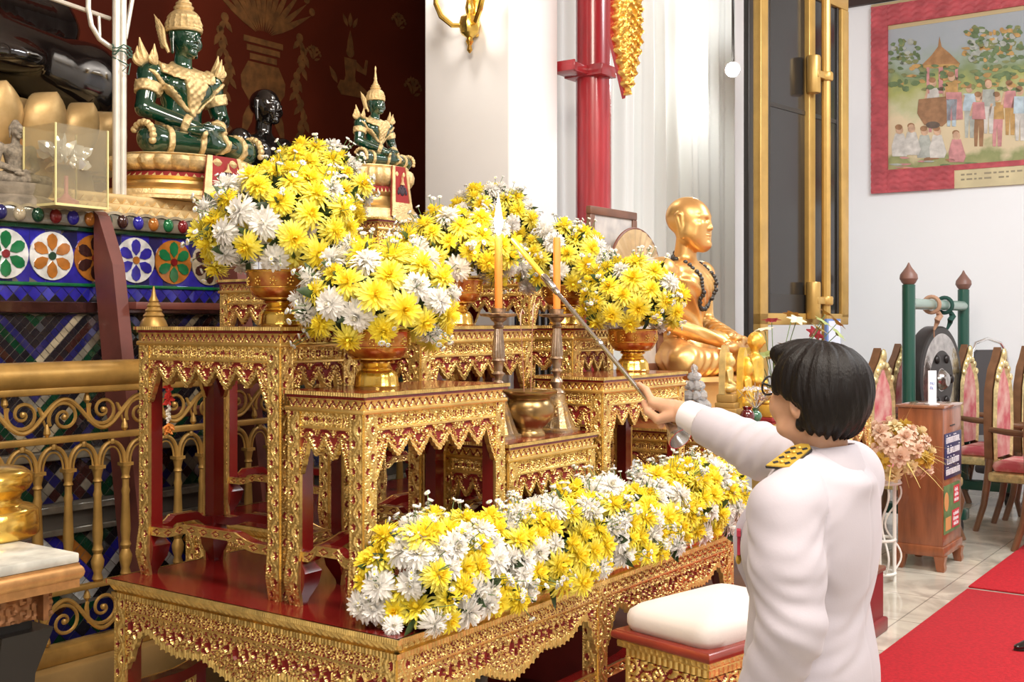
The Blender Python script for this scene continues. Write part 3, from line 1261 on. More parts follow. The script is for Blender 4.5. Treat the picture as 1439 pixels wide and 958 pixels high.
# faint illegible dark lines of the caption
g = Geo()
xx = -hw + .84
random.seed(3)
while xx < hw - .3:
    l = random.uniform(.02, .07)
    for zz in (-hh + .115, -hh + .07):
        if random.random() < .85:
            g.box(xx, xx + l, -.032, -.029, zz, zz + .016)
    xx += l + .018
obj('caption_lines', g, mat('caption_ink', (.28, .24, .16), .7), t)

# figures of the mural, thin painted relief
MC = {k: mat('mural_paint_' + k, c, .6, var=.2, vscale=16) for k, c in dict(white=(.55, .53, .49), moss=(.20, .22, .09), pale=(.38, .40, .36), blue=(.42, .52, .58), ochre=(.46, .28, .10),
      rose=(.52, .24, .24), brown=(.30, .16, .08), green=(.13, .19, .085), skin=(.55, .36, .24), roof=(.36, .19, .08), dark=(.12, .09, .07)).items()}


def MX(px, py):
    p, b = wall_r(px, py)
    return ((bc - b), p.z - mc)


def paint(name, shapes):
    """shapes: (colour key, outline in photo pixels)"""
    g = Geo()
    keys = []
    for n_, (k, pts) in enumerate(shapes):
        if k not in keys:
            keys.append(k)
        q = [MX(*p) for p in pts]
        ar = sum(q[i][0] * q[(i + 1) % len(q)][1] - q[(i + 1) % len(q)][0] * q[i][1] for i in range(len(q)))
        if ar < 0:
            q = q[::-1]
        g.prism(q, -.019 - .0006 * (n_ % 9), -.012, keys.index(k))
    return obj(name, g, [MC[k] for k in keys], t, smooth=0)


def blob(x, y, rx, ry, n=14, j=.0):
    return [(x + rx * (1 + j * math.sin(5 * k + x)) * math.cos(TAU * k / n), y + ry * (1 + j * math.cos(7 * k + y)) * math.sin(TAU * k / n)) for k in range(n)]


sh = []
random.seed(5)
for k in range(150):
    x, y = random.uniform(1355, 1437), random.uniform(38, 88)
    if ((x - 1400) / 50) ** 2 + ((y - 62) / 30) ** 2 < 1:
        sh.append((random.choice(['green', 'green', 'green', 'moss', 'pale', 'ochre']), blob(x, y, random.uniform(2.5, 6), random.uniform(2, 4.5), 9, .25)))
for k in range(46):
    x, y = random.uniform(1252, 1292), random.uniform(58, 90)
    sh.append((random.choice(['green', 'moss', 'green', 'pale']), blob(x, y, random.uniform(2, 5), random.uniform(2, 3.5), 9, .25)))
for k in range(90):
    x, y = random.uniform(1250, 1438), random.uniform(92, 128)
    sh.append((random.choice(['green', 'moss', 'green', 'ochre']), blob(x, y, random.uniform(3, 7), random.uniform(2, 4), 9, .25)))
paint('painted_trees', sh)
sh = [('roof', [(1321, 52), (1324, 66), (1336, 76), (1350, 90), (1347, 94), (1300, 96), (1296, 92), (1310, 78), (1319, 66)]),
      ('ochre', [(1297, 92), (1349, 90), (1348, 95), (1299, 97)])]
for x in (1303, 1320, 1343):
    sh.append(('rose', [(x, 95), (x + (6 if x == 1320 else 4), 95), (x + (6 if x == 1320 else 4), 132), (x, 132)]))
sh += [('brown', [(1292, 140), (1330, 136), (1336, 168), (1325, 178), (1300, 176), (1290, 160)]), ('rose', [(1330, 130), (1352, 130), (1354, 168), (1332, 170)]),
       ('dark', blob(1312, 176, 10, 5))]
paint('painted_pavilion', sh)
sh = []
for x, y, c, c2 in ((1312, 120, 'white', 'rose'), (1338, 112, 'ochre', 'blue'), (1363, 128, 'blue', 'pale'), (1390, 122, 'pale', 'white'), (1420, 124, 'rose', 'ochre'), (1434, 132, 'blue', 'white'),
                    (1402, 140, 'ochre', 'rose'), (1376, 140, 'rose', 'brown')):
    sh += [(c, [(x - 8, y + 4), (x + 8, y + 4), (x + 10, y + 28), (x - 9, y + 28)]), (c2, [(x - 7, y + 28), (x + 8, y + 28), (x + 6, y + 66), (x + 1, y + 66), (x, y + 34), (x - 2, y + 66), (x - 6, y + 66)]),
           ('skin', blob(x, y - 3, 5, 6)), ('brown', blob(x - 1, y - 7, 5, 4)), ('skin', [(x - 9, y + 6), (x - 6, y + 6), (x - 10, y + 24), (x - 13, y + 23)])]
for x, y, c in ((1265, 188, 'white'), (1282, 186, 'white'), (1300, 190, 'pale'), (1318, 190, 'white'), (1345, 196, 'rose')):
    sh += [(c, [(x - 6, y), (x + 6, y), (x + 13, y + 24), (x + 10, y + 32), (x - 10, y + 32), (x - 11, y + 18)]), ('skin', blob(x, y - 5, 5, 6)), ('brown', blob(x - 1, y - 9, 5, 4))]
for k in range(16):
    sh.append((random.choice(['pale', 'green', 'ochre', 'brown', 'rose']), blob(random.uniform(1252, 1436), random.uniform(222, 240), random.uniform(5, 13), random.uniform(1, 2.2), 10, .2)))
paint('painted_people', sh)

# ------------------------------------------------------------------ red carpets
def carpet(a0, a1, b0, b1, lab):
    g = Geo()
    g.box(-(a1 - a0) / 2, (a1 - a0) / 2, -(b1 - b0) / 2, (b1 - b0) / 2, 0, .012, bev=.005)
    o = obj('carpet', g, M['carpet'], loc=L((a0 + a1) / 2, (b0 + b1) / 2, .0), rotz=TH)
    tag(o, lab, 'carpet', 'red carpets along the nave')


carpet(1.0, 4.93, -2.1, -0.04, 'nearer red carpet, running out under the woman in white')
carpet(5.0, 8.2, -2.1, -0.03, 'farther red carpet, beyond the pale gap of floor')

# ------------------------------------------------------------------ sconce on the pillar
sp = at(668, 40, 0)
k = (668 - CX) / FPX
# face a = pa (normal -U)
b_ = (OX + UX * pa - k * (OY + UY * pa)) / (UY + k * UX)
sp = L(pa - 0.0, b_)
zs = CAM_Z - (38 - HY) / FPX * sp.y
t = thing('wall_sconce', 'small gilded wall sconce high on the white pillar', 'lamp', (sp.x, sp.y, zs), TH - PI / 2)
g = Geo()
g.lathe([(.004, -.15), (.016, -.135), (.010, -.11), (.022, -.09), (.016, -.07), (.050, -.045), (.060, 0), (.05, .04), (.02, .06), (.026, .09), (.018, .13), (.034, .16), (.03, .22), (.012, .25)], 16,
        fn=lambda th, r, z: r * (1 + .10 * np.cos(6 * th)), T=Tm((0, -.05, 0)))
g.ball((0, -.05, 0), .05, 12, 8)
g.box(-.03, .03, -.03, 0, -.06, .2, bev=.01)
obj('backplate', g, M['goldbright'], t)
for sg in (-1, 1):
    g = Geo()
    g.tube([(sg * x, -.06 - y, z) for x, y, z in ((.03, 0, 0), (.08, .04, .0), (.13, .07, .05), (.16, .08, .12), (.16, .08, .18))], [.012, .014, .016, .014, .012], 8)
    g.lathe([(.012, .17), (.045, .19), (.05, .2), (.016, .2), (.016, .27)], 12, T=Tm((sg * .16, -.14, 0)))
    a_ = obj('arm', g, M['goldbright'], t)
    g = Geo()
    g.lathe([(.014, .27), (.02, .29), (.018, .33), (.003, .37)], 12, T=Tm((sg * .16, -.14, 0)))
    obj('bulb', g, mat('glowing_bulb', (1, .95, .85), .3, emit=(1, .93, .82), estr=14), a_)

# ------------------------------------------------------------------ small bright lamp on a ceiling rod, added in place of the glare
pl_ = at(1030, 98, 8.25)
t = thing('glare_lamp', 'small very bright lamp added for the glare beside the dark window leaf', 'lamp', pl_, 0)
g = Geo()
aim = Vector((-.35, -.9, -.1)).normalized()
T = frame((0, 0, 0), aim)
g.lathe([(0, -.10), (.03, -.10), (.04, -.08), (.052, .0), (.056, .02), (.050, .02), (.046, .0), (0, -.005)], 24, T=T)
g.tube([(0, 0, -.02), (0, 0, CZ - pl_.z)], .010, 8)
obj('housing', g, M['blackmetal'], t)
g = Geo()
g.lathe([(0, .006), (.046, .006), (.044, .014), (0, .018)], 24, T=T)
obj('lamp_lens', g, mat('glowing_lens', (1, 1, 1), .3, emit=(1, .98, .95), estr=60), t)
SPOT = pl_ + aim * .12
# ================================================================== flowers
def petal_mat(name, col, tcol, k=0.3):
    m, nt, b = nodes(name, 0.6)
    b.inputs['Base Color'].default_value = (*col, 1)
    tr = nt.nodes.new('ShaderNodeBsdfTranslucent')
    tr.inputs['Color'].default_value = (*tcol, 1)
    mx = nt.nodes.new('ShaderNodeMixShader')
    mx.inputs['Fac'].default_value = k
    out = nt.nodes['Material Output']
    nt.links.new(b.outputs[0], mx.inputs[1])
    nt.links.new(tr.outputs[0], mx.inputs[2])
    nt.links.new(mx.outputs[0], out.inputs['Surface'])
    return m


M['yel'] = petal_mat('yellow_petals', (1.0, 0.84, 0.06), (1.0, 0.86, 0.10))
M['yel2'] = petal_mat('lemon_petals', (1.0, 0.91, 0.18), (1.0, 0.92, 0.24))
M['yel3'] = petal_mat('golden_petals', (0.99, 0.74, 0.03), (0.99, 0.76, 0.05))
M['wht'] = petal_mat('white_petals', (0.94, 0.92, 0.89), (0.95, 0.93, 0.88))
M['wht2'] = petal_mat('cream_petals', (0.86, 0.82, 0.68), (0.9, 0.86, 0.7))
M['leaf'] = mat('dark_green_leaves', (0.030, 0.060, 0.018), 0.5, var=0.4, vscale=30)
M['stem'] = mat('green_stems', (0.10, 0.17, 0.05), 0.5)
M['tray'] = mat('dark_green_tray', (0.012, 0.022, 0.018), 0.4)


def mum(seed, layers, R, mats_idx, open_=1.0, width=0.0100):
    r = np.random.default_rng(seed)
    g = Geo()
    nl = len(layers)
    for li, (cnt, el, ln) in enumerate(layers):
        base = 0.0025 + 0.0095 * (li / max(nl - 1, 1))
        off = r.uniform(0, TAU)
        for k in range(cnt):
            az = off + TAU * (k + r.uniform(-.28, .28)) / cnt
            e = math.radians(el + r.normal(0, 7)) * open_
            l = R * ln * r.uniform(.84, 1.08)
            w = width * r.uniform(.8, 1.1) * (0.75 + 0.25 * ln)
            bend = r.normal(0.25, 0.25)
            ts = np.array([0, .3, .62, .88, 1.0])
            ws = np.array([.45, .85, 1.0, .72, .22]) * w / 2
            P = []
            for t_, w_ in zip(ts, ws):
                ee = e + bend * (t_ ** 2) * (-0.7 if el < 45 else 0.6)
                x, z = l * t_ * math.cos(ee), l * t_ * math.sin(ee)
                cup = 0.35 * w_
                P.append([(x, -w_, z + cup), (x, 0, z), (x, w_, z + cup)])
            P = np.array(P)
            ca, sa = math.cos(az), math.sin(az)
            X, Y = P[..., 0] * ca - P[..., 1] * sa, P[..., 0] * sa + P[..., 1] * ca
            P = np.stack([X, Y, P[..., 2] + base], -1)
            g.loft(P, mats_idx[min(li * len(mats_idx) // nl, len(mats_idx) - 1)], closed=False)
    g.ball((0, 0, 0.004), (0.011, 0.011, 0.010), 8, 6, mats_idx[-1])
    g.lathe([(0.004, -0.03), (0.006, -0.006), (0.012, 0.003)], 6, 3)
    return g


LAY = [(20, -16, 1.0), (20, 2, 1.0), (18, 18, .95), (16, 36, .85), (12, 54, .68), (8, 72, .5)]
POM = [(22, -36, .9), (23, -14, .96), (22, 5, .95), (20, 24, .9), (17, 43, .8), (12, 62, .68), (7, 82, .56)]
CUP = [(13, 24, .9), (12, 42, .88), (10, 60, .74), (7, 76, .55)]
MUM = {'y': [], 'w': [], 'b': []}
YM = [M['yel2'], M['yel'], M['yel3'], M['stem']]
WM = [M['wht'], M['wht'], M['wht2'], M['stem']]
for s in range(3):
    MUM['y'].append(mum(10 + s, LAY, .047, [0, 0, 1, 1, 2]).mesh('chrysanthemum_yellow', YM, 180))
    MUM['w'].append(mum(20 + s, POM, .046, [0, 0, 0, 1, 2]).mesh('chrysanthemum_white', WM, 180))
MUM['y'].append(mum(14, POM, .045, [0, 1, 1, 1]).mesh('chrysanthemum_yellow', YM, 180))
MUM['w'].append(mum(24, LAY, .045, [0, 0, 1, 2]).mesh('chrysanthemum_white', WM, 180))
MUM['b'].append(mum(31, CUP, .034, [1, 1, 2]).mesh('chrysanthemum_bud', YM, 180))


def leaves_geo(pts, nrm, n, seed, size=.06):
    r = np.random.default_rng(seed)
    g = Geo()
    for _ in range(n):
        k = r.integers(len(pts))
        p, nn = Vector(pts[k]), Vector(nrm[k])
        d = (nn + Vector(r.normal(0, .7, 3))).normalized()
        T = frame(p - nn * r.uniform(.02, .07), d)
        l, w = size * r.uniform(.7, 1.4), size * .42 * r.uniform(.7, 1.2)
        R = []
        for t_, q in ((0, .1), (.25, .8), (.5, 1), (.75, .7), (1, .05)):
            R.append([(-q * w / 2, .18 * q * w + .25 * l * t_ * t_, l * t_), (0, .25 * l * t_ * t_, l * t_), (q * w / 2, .18 * q * w + .25 * l * t_ * t_, l * t_)])
        g.loft(np.array(R), 0, T, closed=False)
    return g


def filler_geo(pts, nrm, n, seed, reach=.045):
    """sprays of small white asters on thin stems"""
    r = np.random.default_rng(seed)
    g = Geo()
    for _ in range(n):
        k = r.integers(len(pts))
        p, nn = Vector(pts[k]), Vector(nrm[k])
        base = p - nn * .05
        for q in range(r.integers(3, 7)):
            d = (nn + Vector((0, 0, .35)) + Vector(r.normal(0, .33, 3))).normalized()
            tip = p + d * r.uniform(.018, reach + .028)
            mid = (base + tip) / 2 + Vector(r.normal(0, .006, 3))
            g.tube([base, mid, tip], .0011, 4, 1)
            T = frame(tip, d + Vector(r.normal(0, .35, 3)))
            R = r.uniform(.0065, .0105)
            m_ = 9
            th = np.linspace(0, TAU, 2 * m_, endpoint=False)
            rr = np.where(np.arange(2 * m_) % 2 == 0, R, R * .55)
            ring = np.stack([rr * np.cos(th), rr * np.sin(th), np.full(2 * m_, R * .38)], -1)
            rin = np.stack([R * .2 * np.cos(th), R * .2 * np.sin(th), np.zeros(2 * m_)], -1)
            rlo = ring * np.array([.85, .85, 0.2]) - np.array([0, 0, .002])
            g.loft(np.array([rlo, ring, rin]), 0, T)
            g.ball(tuple(T @ Vector((0, 0, .0012))), R * .26, 6, 4, 2)
    return g


def arrangement(name, label, cat, loc, pts, nrm, wfrac, seed, nfill, nleaf, group=None, scale=1.0, bud=0.06, keepmax=98):
    r = np.random.default_rng(seed)
    t = thing(name, label, cat, loc, 0, group)
    col = []
    for i, (p, nn) in enumerate(zip(pts, nrm)):
        # whites come in clumps
        kind = 'w' if (math.sin(p[0] * 31 + seed) * math.sin(p[1] * 27 + 2 * seed) * math.sin(p[2] * 29 + seed * .7) * 1.3 + r.normal(0, .42)) > (0.62 - 1.25 * wfrac) else 'y'
        if kind == 'y' and r.random() < bud:
            kind = 'b'
        me = MUM[kind][r.integers(len(MUM[kind]))]
        d = (Vector(nn) + Vector(r.normal(0, .20, 3))).normalized()
        o = bpy.data.objects.new('chrysanthemum', me)
        COL.objects.link(o)
        o.parent = t
        s = scale * r.uniform(.84, 1.12)
        o.matrix_local = frame(Vector(p) + Vector(nn) * r.uniform(-.014, .010), d) @ Matrix.Rotation(r.uniform(0, TAU), 4, 'Z') @ Matrix.Scale(s, 4)
    if nleaf:
        o = obj('foliage', leaves_geo(pts, nrm, nleaf, seed + 1), M['leaf'], t, smooth=180)
        o['kind'] = 'stuff'
    if nfill:
        o = obj('filler_sprays', filler_geo(pts, nrm, nfill, seed + 2), [M['wht'], M['stem'], M['yel']], t, smooth=180)
        o['kind'] = 'stuff'
        o['label'] = 'sprays of tiny white asters on green stems'
    return t


def dome_pts(R, Hz, n, zmin, seed):
    """points spread over an ellipsoid cap"""
    P, N = [], []
    g_ = PI * (3 - math.sqrt(5))
    for k in range(n):
        z = 1 - (1 - zmin) * (k + .5) / n
        r_ = math.sqrt(max(0, 1 - z * z))
        a = g_ * k + seed
        v = Vector((r_ * math.cos(a), r_ * math.sin(a), z))
        P.append((v.x * R, v.y * R, v.z * Hz))
        N.append(tuple(Vector((v.x / R, v.y / R, v.z / Hz)).normalized()))
    return P, N


# ------------------------------------------------------------------ footed bowls
M['amber'] = mat('red_gold_lacquer_bowl', (0.40, 0.085, 0.010), 0.22, 0.55, col2=(0.72, 0.36, 0.05), vscale=26, coat=0.5, detail=6, bump=.15, bscale=80)
GRP_B = 'gold footed bowls holding the bouquets'


def bowl_meshes():
    def flut(n, k, z0, z1):
        return lambda th, r, z: r * (1 + (k * np.cos(n * th) if z0 < z < z1 else 0))
    g = Geo()
    g.lathe([(.060, 0), (.061, .006), (.058, .010), (.056, .030), (.051, .040), (.046, .046), (.040, .049), (.042, .053), (.038, .057), (.036, .062), (.044, .066), (.046, .070), (.040, .073)], 48,
            fn=flut(16, .018, .008, .042))
    ped = g.mesh('pedestal', M['goldbright'])
    g = Geo()
    g.lathe([(.038, .072), (.058, .075), (.073, .085), (.083, .102), (.088, .125), (.090, .146), (.093, .152), (.090, .155), (.085, .150), (.080, .128), (.0, .10)], 48)
    V = g.V[0]
    th = np.arctan2(V[:, 1], V[:, 0])
    return ped, g.mesh('bowl', M['amber'])


PED, BWL = bowl_meshes()


def bowl(p, label, s=1.0):
    t = thing('footed_bowl', label, 'bowl', p, 0, GRP_B)
    t.scale = (s, s, s)
    obj('pedestal', PED, None, t)
    o = obj('bowl', BWL, None, t)
    g = Geo()
    th = np.linspace(0, TAU, 49)
    for z, r in ((.150, .0925), (.108, .0862), (.078, .0655)):
        g.tube([(r * math.cos(a), r * math.sin(a), z) for a in th[:-1]], .0014, 6, closed=True)
    for k in range(12):
        a = TAU * k / 12
        for q in range(5):
            aa = a + .09 * math.cos(q * TAU / 5)
            zz = .124 + .010 * math.sin(q * TAU / 5)
            r = .0885 - .0002
            g.ball((r * math.cos(aa), r * math.sin(aa), zz), .0035, 6, 4)
        g.ball((.0885 * math.cos(a), .0885 * math.sin(a), .124), .0042, 6, 4)
    obj('gilt_pattern', g, M['goldbright'], t)
    return t


GRP_F = 'domed bouquets of yellow and white chrysanthemums'
bouquets = [
    # a, b, ztop, radius, half height, dz of the centre over the table, n, label bowl, label bouquet
    (0, 0.225, 0.625, .195, .165, .262, 62, 'footed bowl on the tall left side table, under a big bouquet', 'big bouquet at the left, hanging over the tall left side table'),
    (6, 1.12, 1.40, .185, .180, .32, 56, 'footed bowl on the left rear table, hidden by flowers', 'topmost bouquet of all, rising behind the big left one'),
    (1, 0.288, 0.325, .190, .140, .222, 60, 'footed bowl on the left front table, foot fully in view', 'bouquet on the left front table above the spiked gold skirt'),
    (4, 1.0, 0.62, .185, .125, .240, 54, 'footed bowl on the middle table, left of the lit candle', 'middle bouquet directly behind the lit candle'),
    (7, 2.28, 1.42, .190, .150, .26, 50, 'footed bowl on the right rear table, hidden by flowers', 'rear bouquet against the white pillar, above the lit flame'),
    (5, 1.73, 0.66, .165, .135, .23, 48, 'footed bowl on the tall right side table, hidden by flowers', 'bouquet behind the unlit right candle, in front of the framed picture'),
    (3, 1.672, 0.33, .165, .140, .258, 52, 'footed bowl on the right front table beside the lighter rod', 'bouquet at the right, in front of the golden monk'),
]
for i, (ti, a, b, R, Hz, dz, n, lb, lf) in enumerate(bouquets):
    z = TABLE[ti][2]
    bowl(L(a, b, z), lb + '')
    P, N = dome_pts(R, Hz, n, -0.62, i * 1.7)
    arrangement('bouquet', lf, 'flowers', L(a, b, z + dz), P, N, 0.26, 50 + i * 7, 26, 150, GRP_F)
    # stems joining the flowers to the bowl
    par = COL.objects[-1] if False else None

# ------------------------------------------------------------------ the long low flower bed in trays
GRP_L = 'low flower trays along the front of the base table'
segs = [(0.075, 0.66, 'low flower tray at the near corner of the base table, mostly white blooms in front'),
        (0.68, 1.29, 'middle low flower tray below the incense pot'),
        (1.31, 1.90, 'far low flower tray ending beside the woman in white')]
for si, (a0, a1, lab) in enumerate(segs):
    r = np.random.default_rng(300 + si)
    t_pts, t_n = [], []
    nrow = 9
    for j in range(nrow):
        ph = math.radians(-14 + (200 - 42) * j / (nrow - 1))      # from the front edge over the top
        n_along = 9
        for k in range(n_along):
            a = a0 + (a1 - a0) * (k + .5 + .5 * (j % 2) - .25 + r.normal(0, .14)) / n_along
            cb, hb = 0.072, 0.100
            y = cb - hb * math.cos(ph) + r.normal(0, .006)
            z = 0.060 + 0.145 * math.sin(ph) + r.normal(0, .008)
            z *= 1.0 + 0.10 * math.sin(a * 9)
            if y > 0.150:
                continue
            n_ = Vector((r.normal(0, .12) - (0.6 if (si == 0 and k == 0) else 0) + (0.6 if (si == 2 and k == n_along - 1) else 0), -math.cos(ph) / hb, math.sin(ph) / .155)).normalized()
            t_pts.append(((a - (a0 + a1) / 2), y - 0.082, z))
            t_n.append(tuple(n_))
    if si == 0:
        l2_ = (a1 - a0) / 2
        for zz_ in (.045, .105, .165):
            for yy_ in (-.060, -.022, .018, .058):
                t_pts.append((-l2_ + .005 - .055 * (yy_ + .06) / .12 * (1 - zz_) + .12 * zz_ + r.normal(0, .006), yy_ + r.normal(0, .006), zz_ + r.normal(0, .008)))
                t_n.append((-1, -.35 + 2.0 * yy_, .25 + 3 * zz_))
    if si == 2:
        for q in range(6):
            t_pts.append((.315, -.06 + .024 * q, .05 + .11 * math.sin(q * .6)))
            t_n.append((0.85, -.2 + .05 * q, .4))
    order = r.permutation(len(t_pts))[:98]
    t_pts = [t_pts[q] for q in sorted(order)]
    t_n = [t_n[q] for q in sorted(order)]
    t = arrangement('flower_tray', lab, 'flowers', L((a0 + a1) / 2, 0.082, PZ + .001), t_pts, t_n, (0.42, .38, .34)[si], 400 + si * 11, 46, 170, GRP_L, scale=1.02, bud=.05)
    t.rotation_euler = (0, 0, TH)
    g = Geo()
    l2 = (a1 - a0) / 2
    g.box(-l2 + (.04 if si == 0 else .01), l2 - .01, -.072, .075, 0, .035, 0, bev=.008)
    g.box(-l2 + (.06 if si == 0 else .025), l2 - .025, -.055, .06, .03, .10, 0, bev=.02)
    obj('tray', g, M['tray'], t)

# a loose white bloom on the table
p = at(541, 884, 2.60)
zz = PZ
t = thing('fallen_chrysanthemum', 'single white bloom lying loose at the near corner of the red table top', 'flower', L(0.040, 0.050, PZ + .018), 0)
o = obj('bloom', MUM['w'][3], None, t)
o.matrix_local = Matrix.Rotation(math.radians(75), 4, 'X') @ Matrix.Rotation(.3, 4, 'Y') @ Matrix.Scale(.62, 4)
g = Geo()
g.tube([(0, .005, .0), (.03, .03, .006), (.06, .06, .01), (.085, .07, .02)], .0022, 6)
obj('stem', g, M['stem'], t)
# ================================================================== mosaic plinth behind the railing
MB = 2.40                       # its front plane (b)


def tile_mat(name, col, rough=.12, var=.25):
    return mat(name, col, rough, 0.25, var=var, vscale=22, coat=.5)


TM = {k: tile_mat('mosaic_' + k, c) for k, c in dict(blue=(.028, .024, .36), green=(.010, .16, .055), dgreen=(.006, .045, .022), red=(.20, .012, .016), amber=(.42, .15, .025), white=(.72, .74, .74),
      grey=(.22, .20, .16), black=(.018, .016, .022), dark=(.045, .016, .014), navy=(.018, .018, .11), cream=(.42, .36, .25)).items()}
TK = list(TM)
TMATS = [TM[k] for k in TK] + [mat('mosaic_grout', (.10, .085, .07), .8)]
GROUT = len(TK)
TI = {k: i for i, k in enumerate(TK)}
MA0, MA1 = -3.0, 2.84


def tiles(g, x0, x1, z0, z1, s, cls, y=0.0, rot=False, seed=1, gap=.0016, tilt=.035):
    """mosaic of square (or diagonal) glass tiles on the xz plane, facing -y"""
    r = np.random.default_rng(seed)
    if rot:
        d = s * math.sqrt(2) / 2
        ii = np.arange(int((x1 - x0) / d) + 2)
        jj = np.arange(int((z1 - z0) / d) + 2)
        I, J = np.meshgrid(ii, jj, indexing='ij')
        k = (I + J) % 2 == 0
        cx, cz = (x0 + I * d)[k], (z0 + J * d)[k]
        off = [(-d, 0), (0, -d), (d, 0), (0, d)]
        sc_ = (d - gap) / d
    else:
        ii = np.arange(int(round((x1 - x0) / s)))
        jj = np.arange(int(round((z1 - z0) / s)))
        I, J = np.meshgrid(ii, jj, indexing='ij')
        cx, cz = (x0 + (I + .5) * s).ravel(), (z0 + (J + .5) * s).ravel()
        off = [(-s / 2, -s / 2), (s / 2, -s / 2), (s / 2, s / 2), (-s / 2, s / 2)]
        sc_ = (s - gap) / s
    n = len(cx)
    c = cls(cx, cz, r)
    tx, tz = r.normal(0, tilt, n), r.normal(0, tilt, n)
    V = []
    for ox, oz in off:
        V.append(np.stack([np.clip(cx + ox * sc_, x0, x1), y - .003 + ox * tx + oz * tz, np.clip(cz + oz * sc_, z0, z1)], -1))
    V = np.stack(V, 1).reshape(-1, 3)
    F = np.arange(4 * n).reshape(n, 4)
    g.add(V, F, c)


def chev(per, s, cols, z0, amp=.5):
    def f(x, z, r):
        t = np.abs(((x / per) % 1) - .5) * 2
        q = np.floor((z - z0 + t * per * amp) / s).astype(int) % len(cols)
        c = np.array([TI[k] for k in cols])[q]
        return np.where(r.random(len(x)) < .03, TI['black'], c)
    return f


def flower_disc(g, x, z, R, bg, pet, ctr, y):
    n = 30
    ring = [(x + R * math.cos(TAU * k / n), z + R * math.sin(TAU * k / n)) for k in range(n)]
    g.prism(ring, y - .006, y, TI[bg])
    m = 6
    for k in range(m):
        a = PI / 2 + TAU * k / m
        pts = []
        for t_, q in ((.20, .0), (.42, .36), (.68, .44), (.84, .30), (.93, 0), (.84, -.30), (.68, -.44), (.42, -.36)):
            pts.append((x + R * (t_ * math.cos(a) - q * .86 * math.sin(a) * .62), z + R * (t_ * math.sin(a) + q * .86 * math.cos(a) * .62)))
        g.prism(pts, y - .010, y - .006, TI[pet])
        b_ = a + PI / m
    g.prism([(x + R * .17 * math.cos(TAU * k / 12), z + R * .17 * math.sin(TAU * k / 12)) for k in range(12)], y - .012, y - .006, TI[ctr])


ZT = 2.005
t = thing('mosaic_plinth', 'tall plinth faced with coloured glass mosaic, behind the gold railing', 'plinth', L(MA0, MB, 0), TH)
LW = MA1 - MA0
g = Geo()
g.box(0, LW, 0.0, 2.15, 0, ZT - .005, GROUT)
g.box(0, LW, -0.05, .03, 0, .42, GROUT)
for (z, h_, out, c) in ((1.915, .02, .018, 'dgreen'), (1.692, .014, .016, 'green'), (1.585, .045, .03, 'dark'), (1.0, .035, .03, 'grey'), (.79, .03, .035, 'grey'), (.70, .025, .03, 'grey')):
    g.box(0, LW, -out, .01, z, z + h_, TI[c], bev=.004)
vis0, vis1 = 1.9, LW
tiles(g, vis0, vis1, 1.706, 1.915, .0697, lambda x, z, r: np.where(r.random(len(x)) < .25, TI['navy'], TI['blue']), 0, seed=2)
tiles(g, vis0, vis1, 1.630, 1.692, .042, lambda x, z, r: np.where(z > 1.682, TI['blue'], np.where(z < 1.636, TI['black'], np.array([TI['white'], TI['blue'], TI['dgreen'], TI['blue'], TI['red'], TI['blue']])[(np.floor(x / .03) % 6).astype(int)])), -.004, rot=True, seed=3)
tiles(g, vis0, vis1, 1.04, 1.58, .030, chev(.60, .030, ['black', 'dgreen', 'grey', 'navy', 'black', 'dark', 'black', 'dgreen', 'cream', 'navy', 'black', 'black'], 0), 0, rot=True, seed=4)
tiles(g, vis0, vis1, .83, .995, .040, lambda x, z, r: np.array([TI['black'], TI['navy'], TI['dark'], TI['dgreen'], TI['grey'], TI['navy']])[r.integers(0, 6, len(x))], 0, rot=True, seed=5)
tiles(g, vis0, vis1, .42, .70, .040, chev(.48, .040, ['white', 'white', 'blue', 'black', 'amber', 'dgreen', 'grey', 'black'], 0), 0, rot=True, seed=6)
tiles(g, vis0, vis1, .0, .42, .05, lambda x, z, r: np.array([TI['black'], TI['navy'], TI['dark'], TI['dgreen'], TI['navy']])[r.integers(0, 5, len(x))], -.052, rot=True, seed=7)
obj('mosaic_face', g, TMATS, t, smooth=0)
g = Geo()
x = vis0 + .02
k = 0
pal = [('white', 'green', 'red'), ('white', 'amber', 'dgreen'), ('amber', 'dark', 'red'), ('white', 'blue', 'amber'), ('amber', 'green', 'red'), ('cream', 'dark', 'amber')]
# a disc is centred where the photograph shows the amber one
kk_ = (71 - CX) / FPX
x_am = (kk_ * (OY + UX * MB) - OX + UY * MB) / (UX - kk_ * UY) - MA0
x = x_am - .196 * 16
k = (1 - 16) % 6
while x < LW:
    if x > vis0:
        flower_disc(g, x, 1.811, .096, *pal[k % 6], -.004)
    x += .196
    k += 1
obj('flower_rosettes', g, TMATS, t, smooth=0)
g = Geo()
g.box(0, LW, -.035, .02, 1.933, 2.002, TI['grey'], bev=.01)
xs = np.linspace(vis0, LW, int((LW - vis0) / .011))
sc_ = 1.998 + .010 * np.abs(np.sin(PI * (xs - x_am) / .077))
g.loft(np.array([[(x, -.042, z - .012), (x, -.042, z), (x, .03, z), (x, .03, z - .012)] for x, z in zip(xs, sc_)]), TI['cream'], cap=True)
obj('scalloped_rim', g, TMATS, t)
jc = ['red', 'blue', 'amber', 'dgreen', 'dark', 'blue', 'amber', 'green', 'red', 'navy', 'cream', 'dgreen']
k = 0
x = x_am - .077 * 36
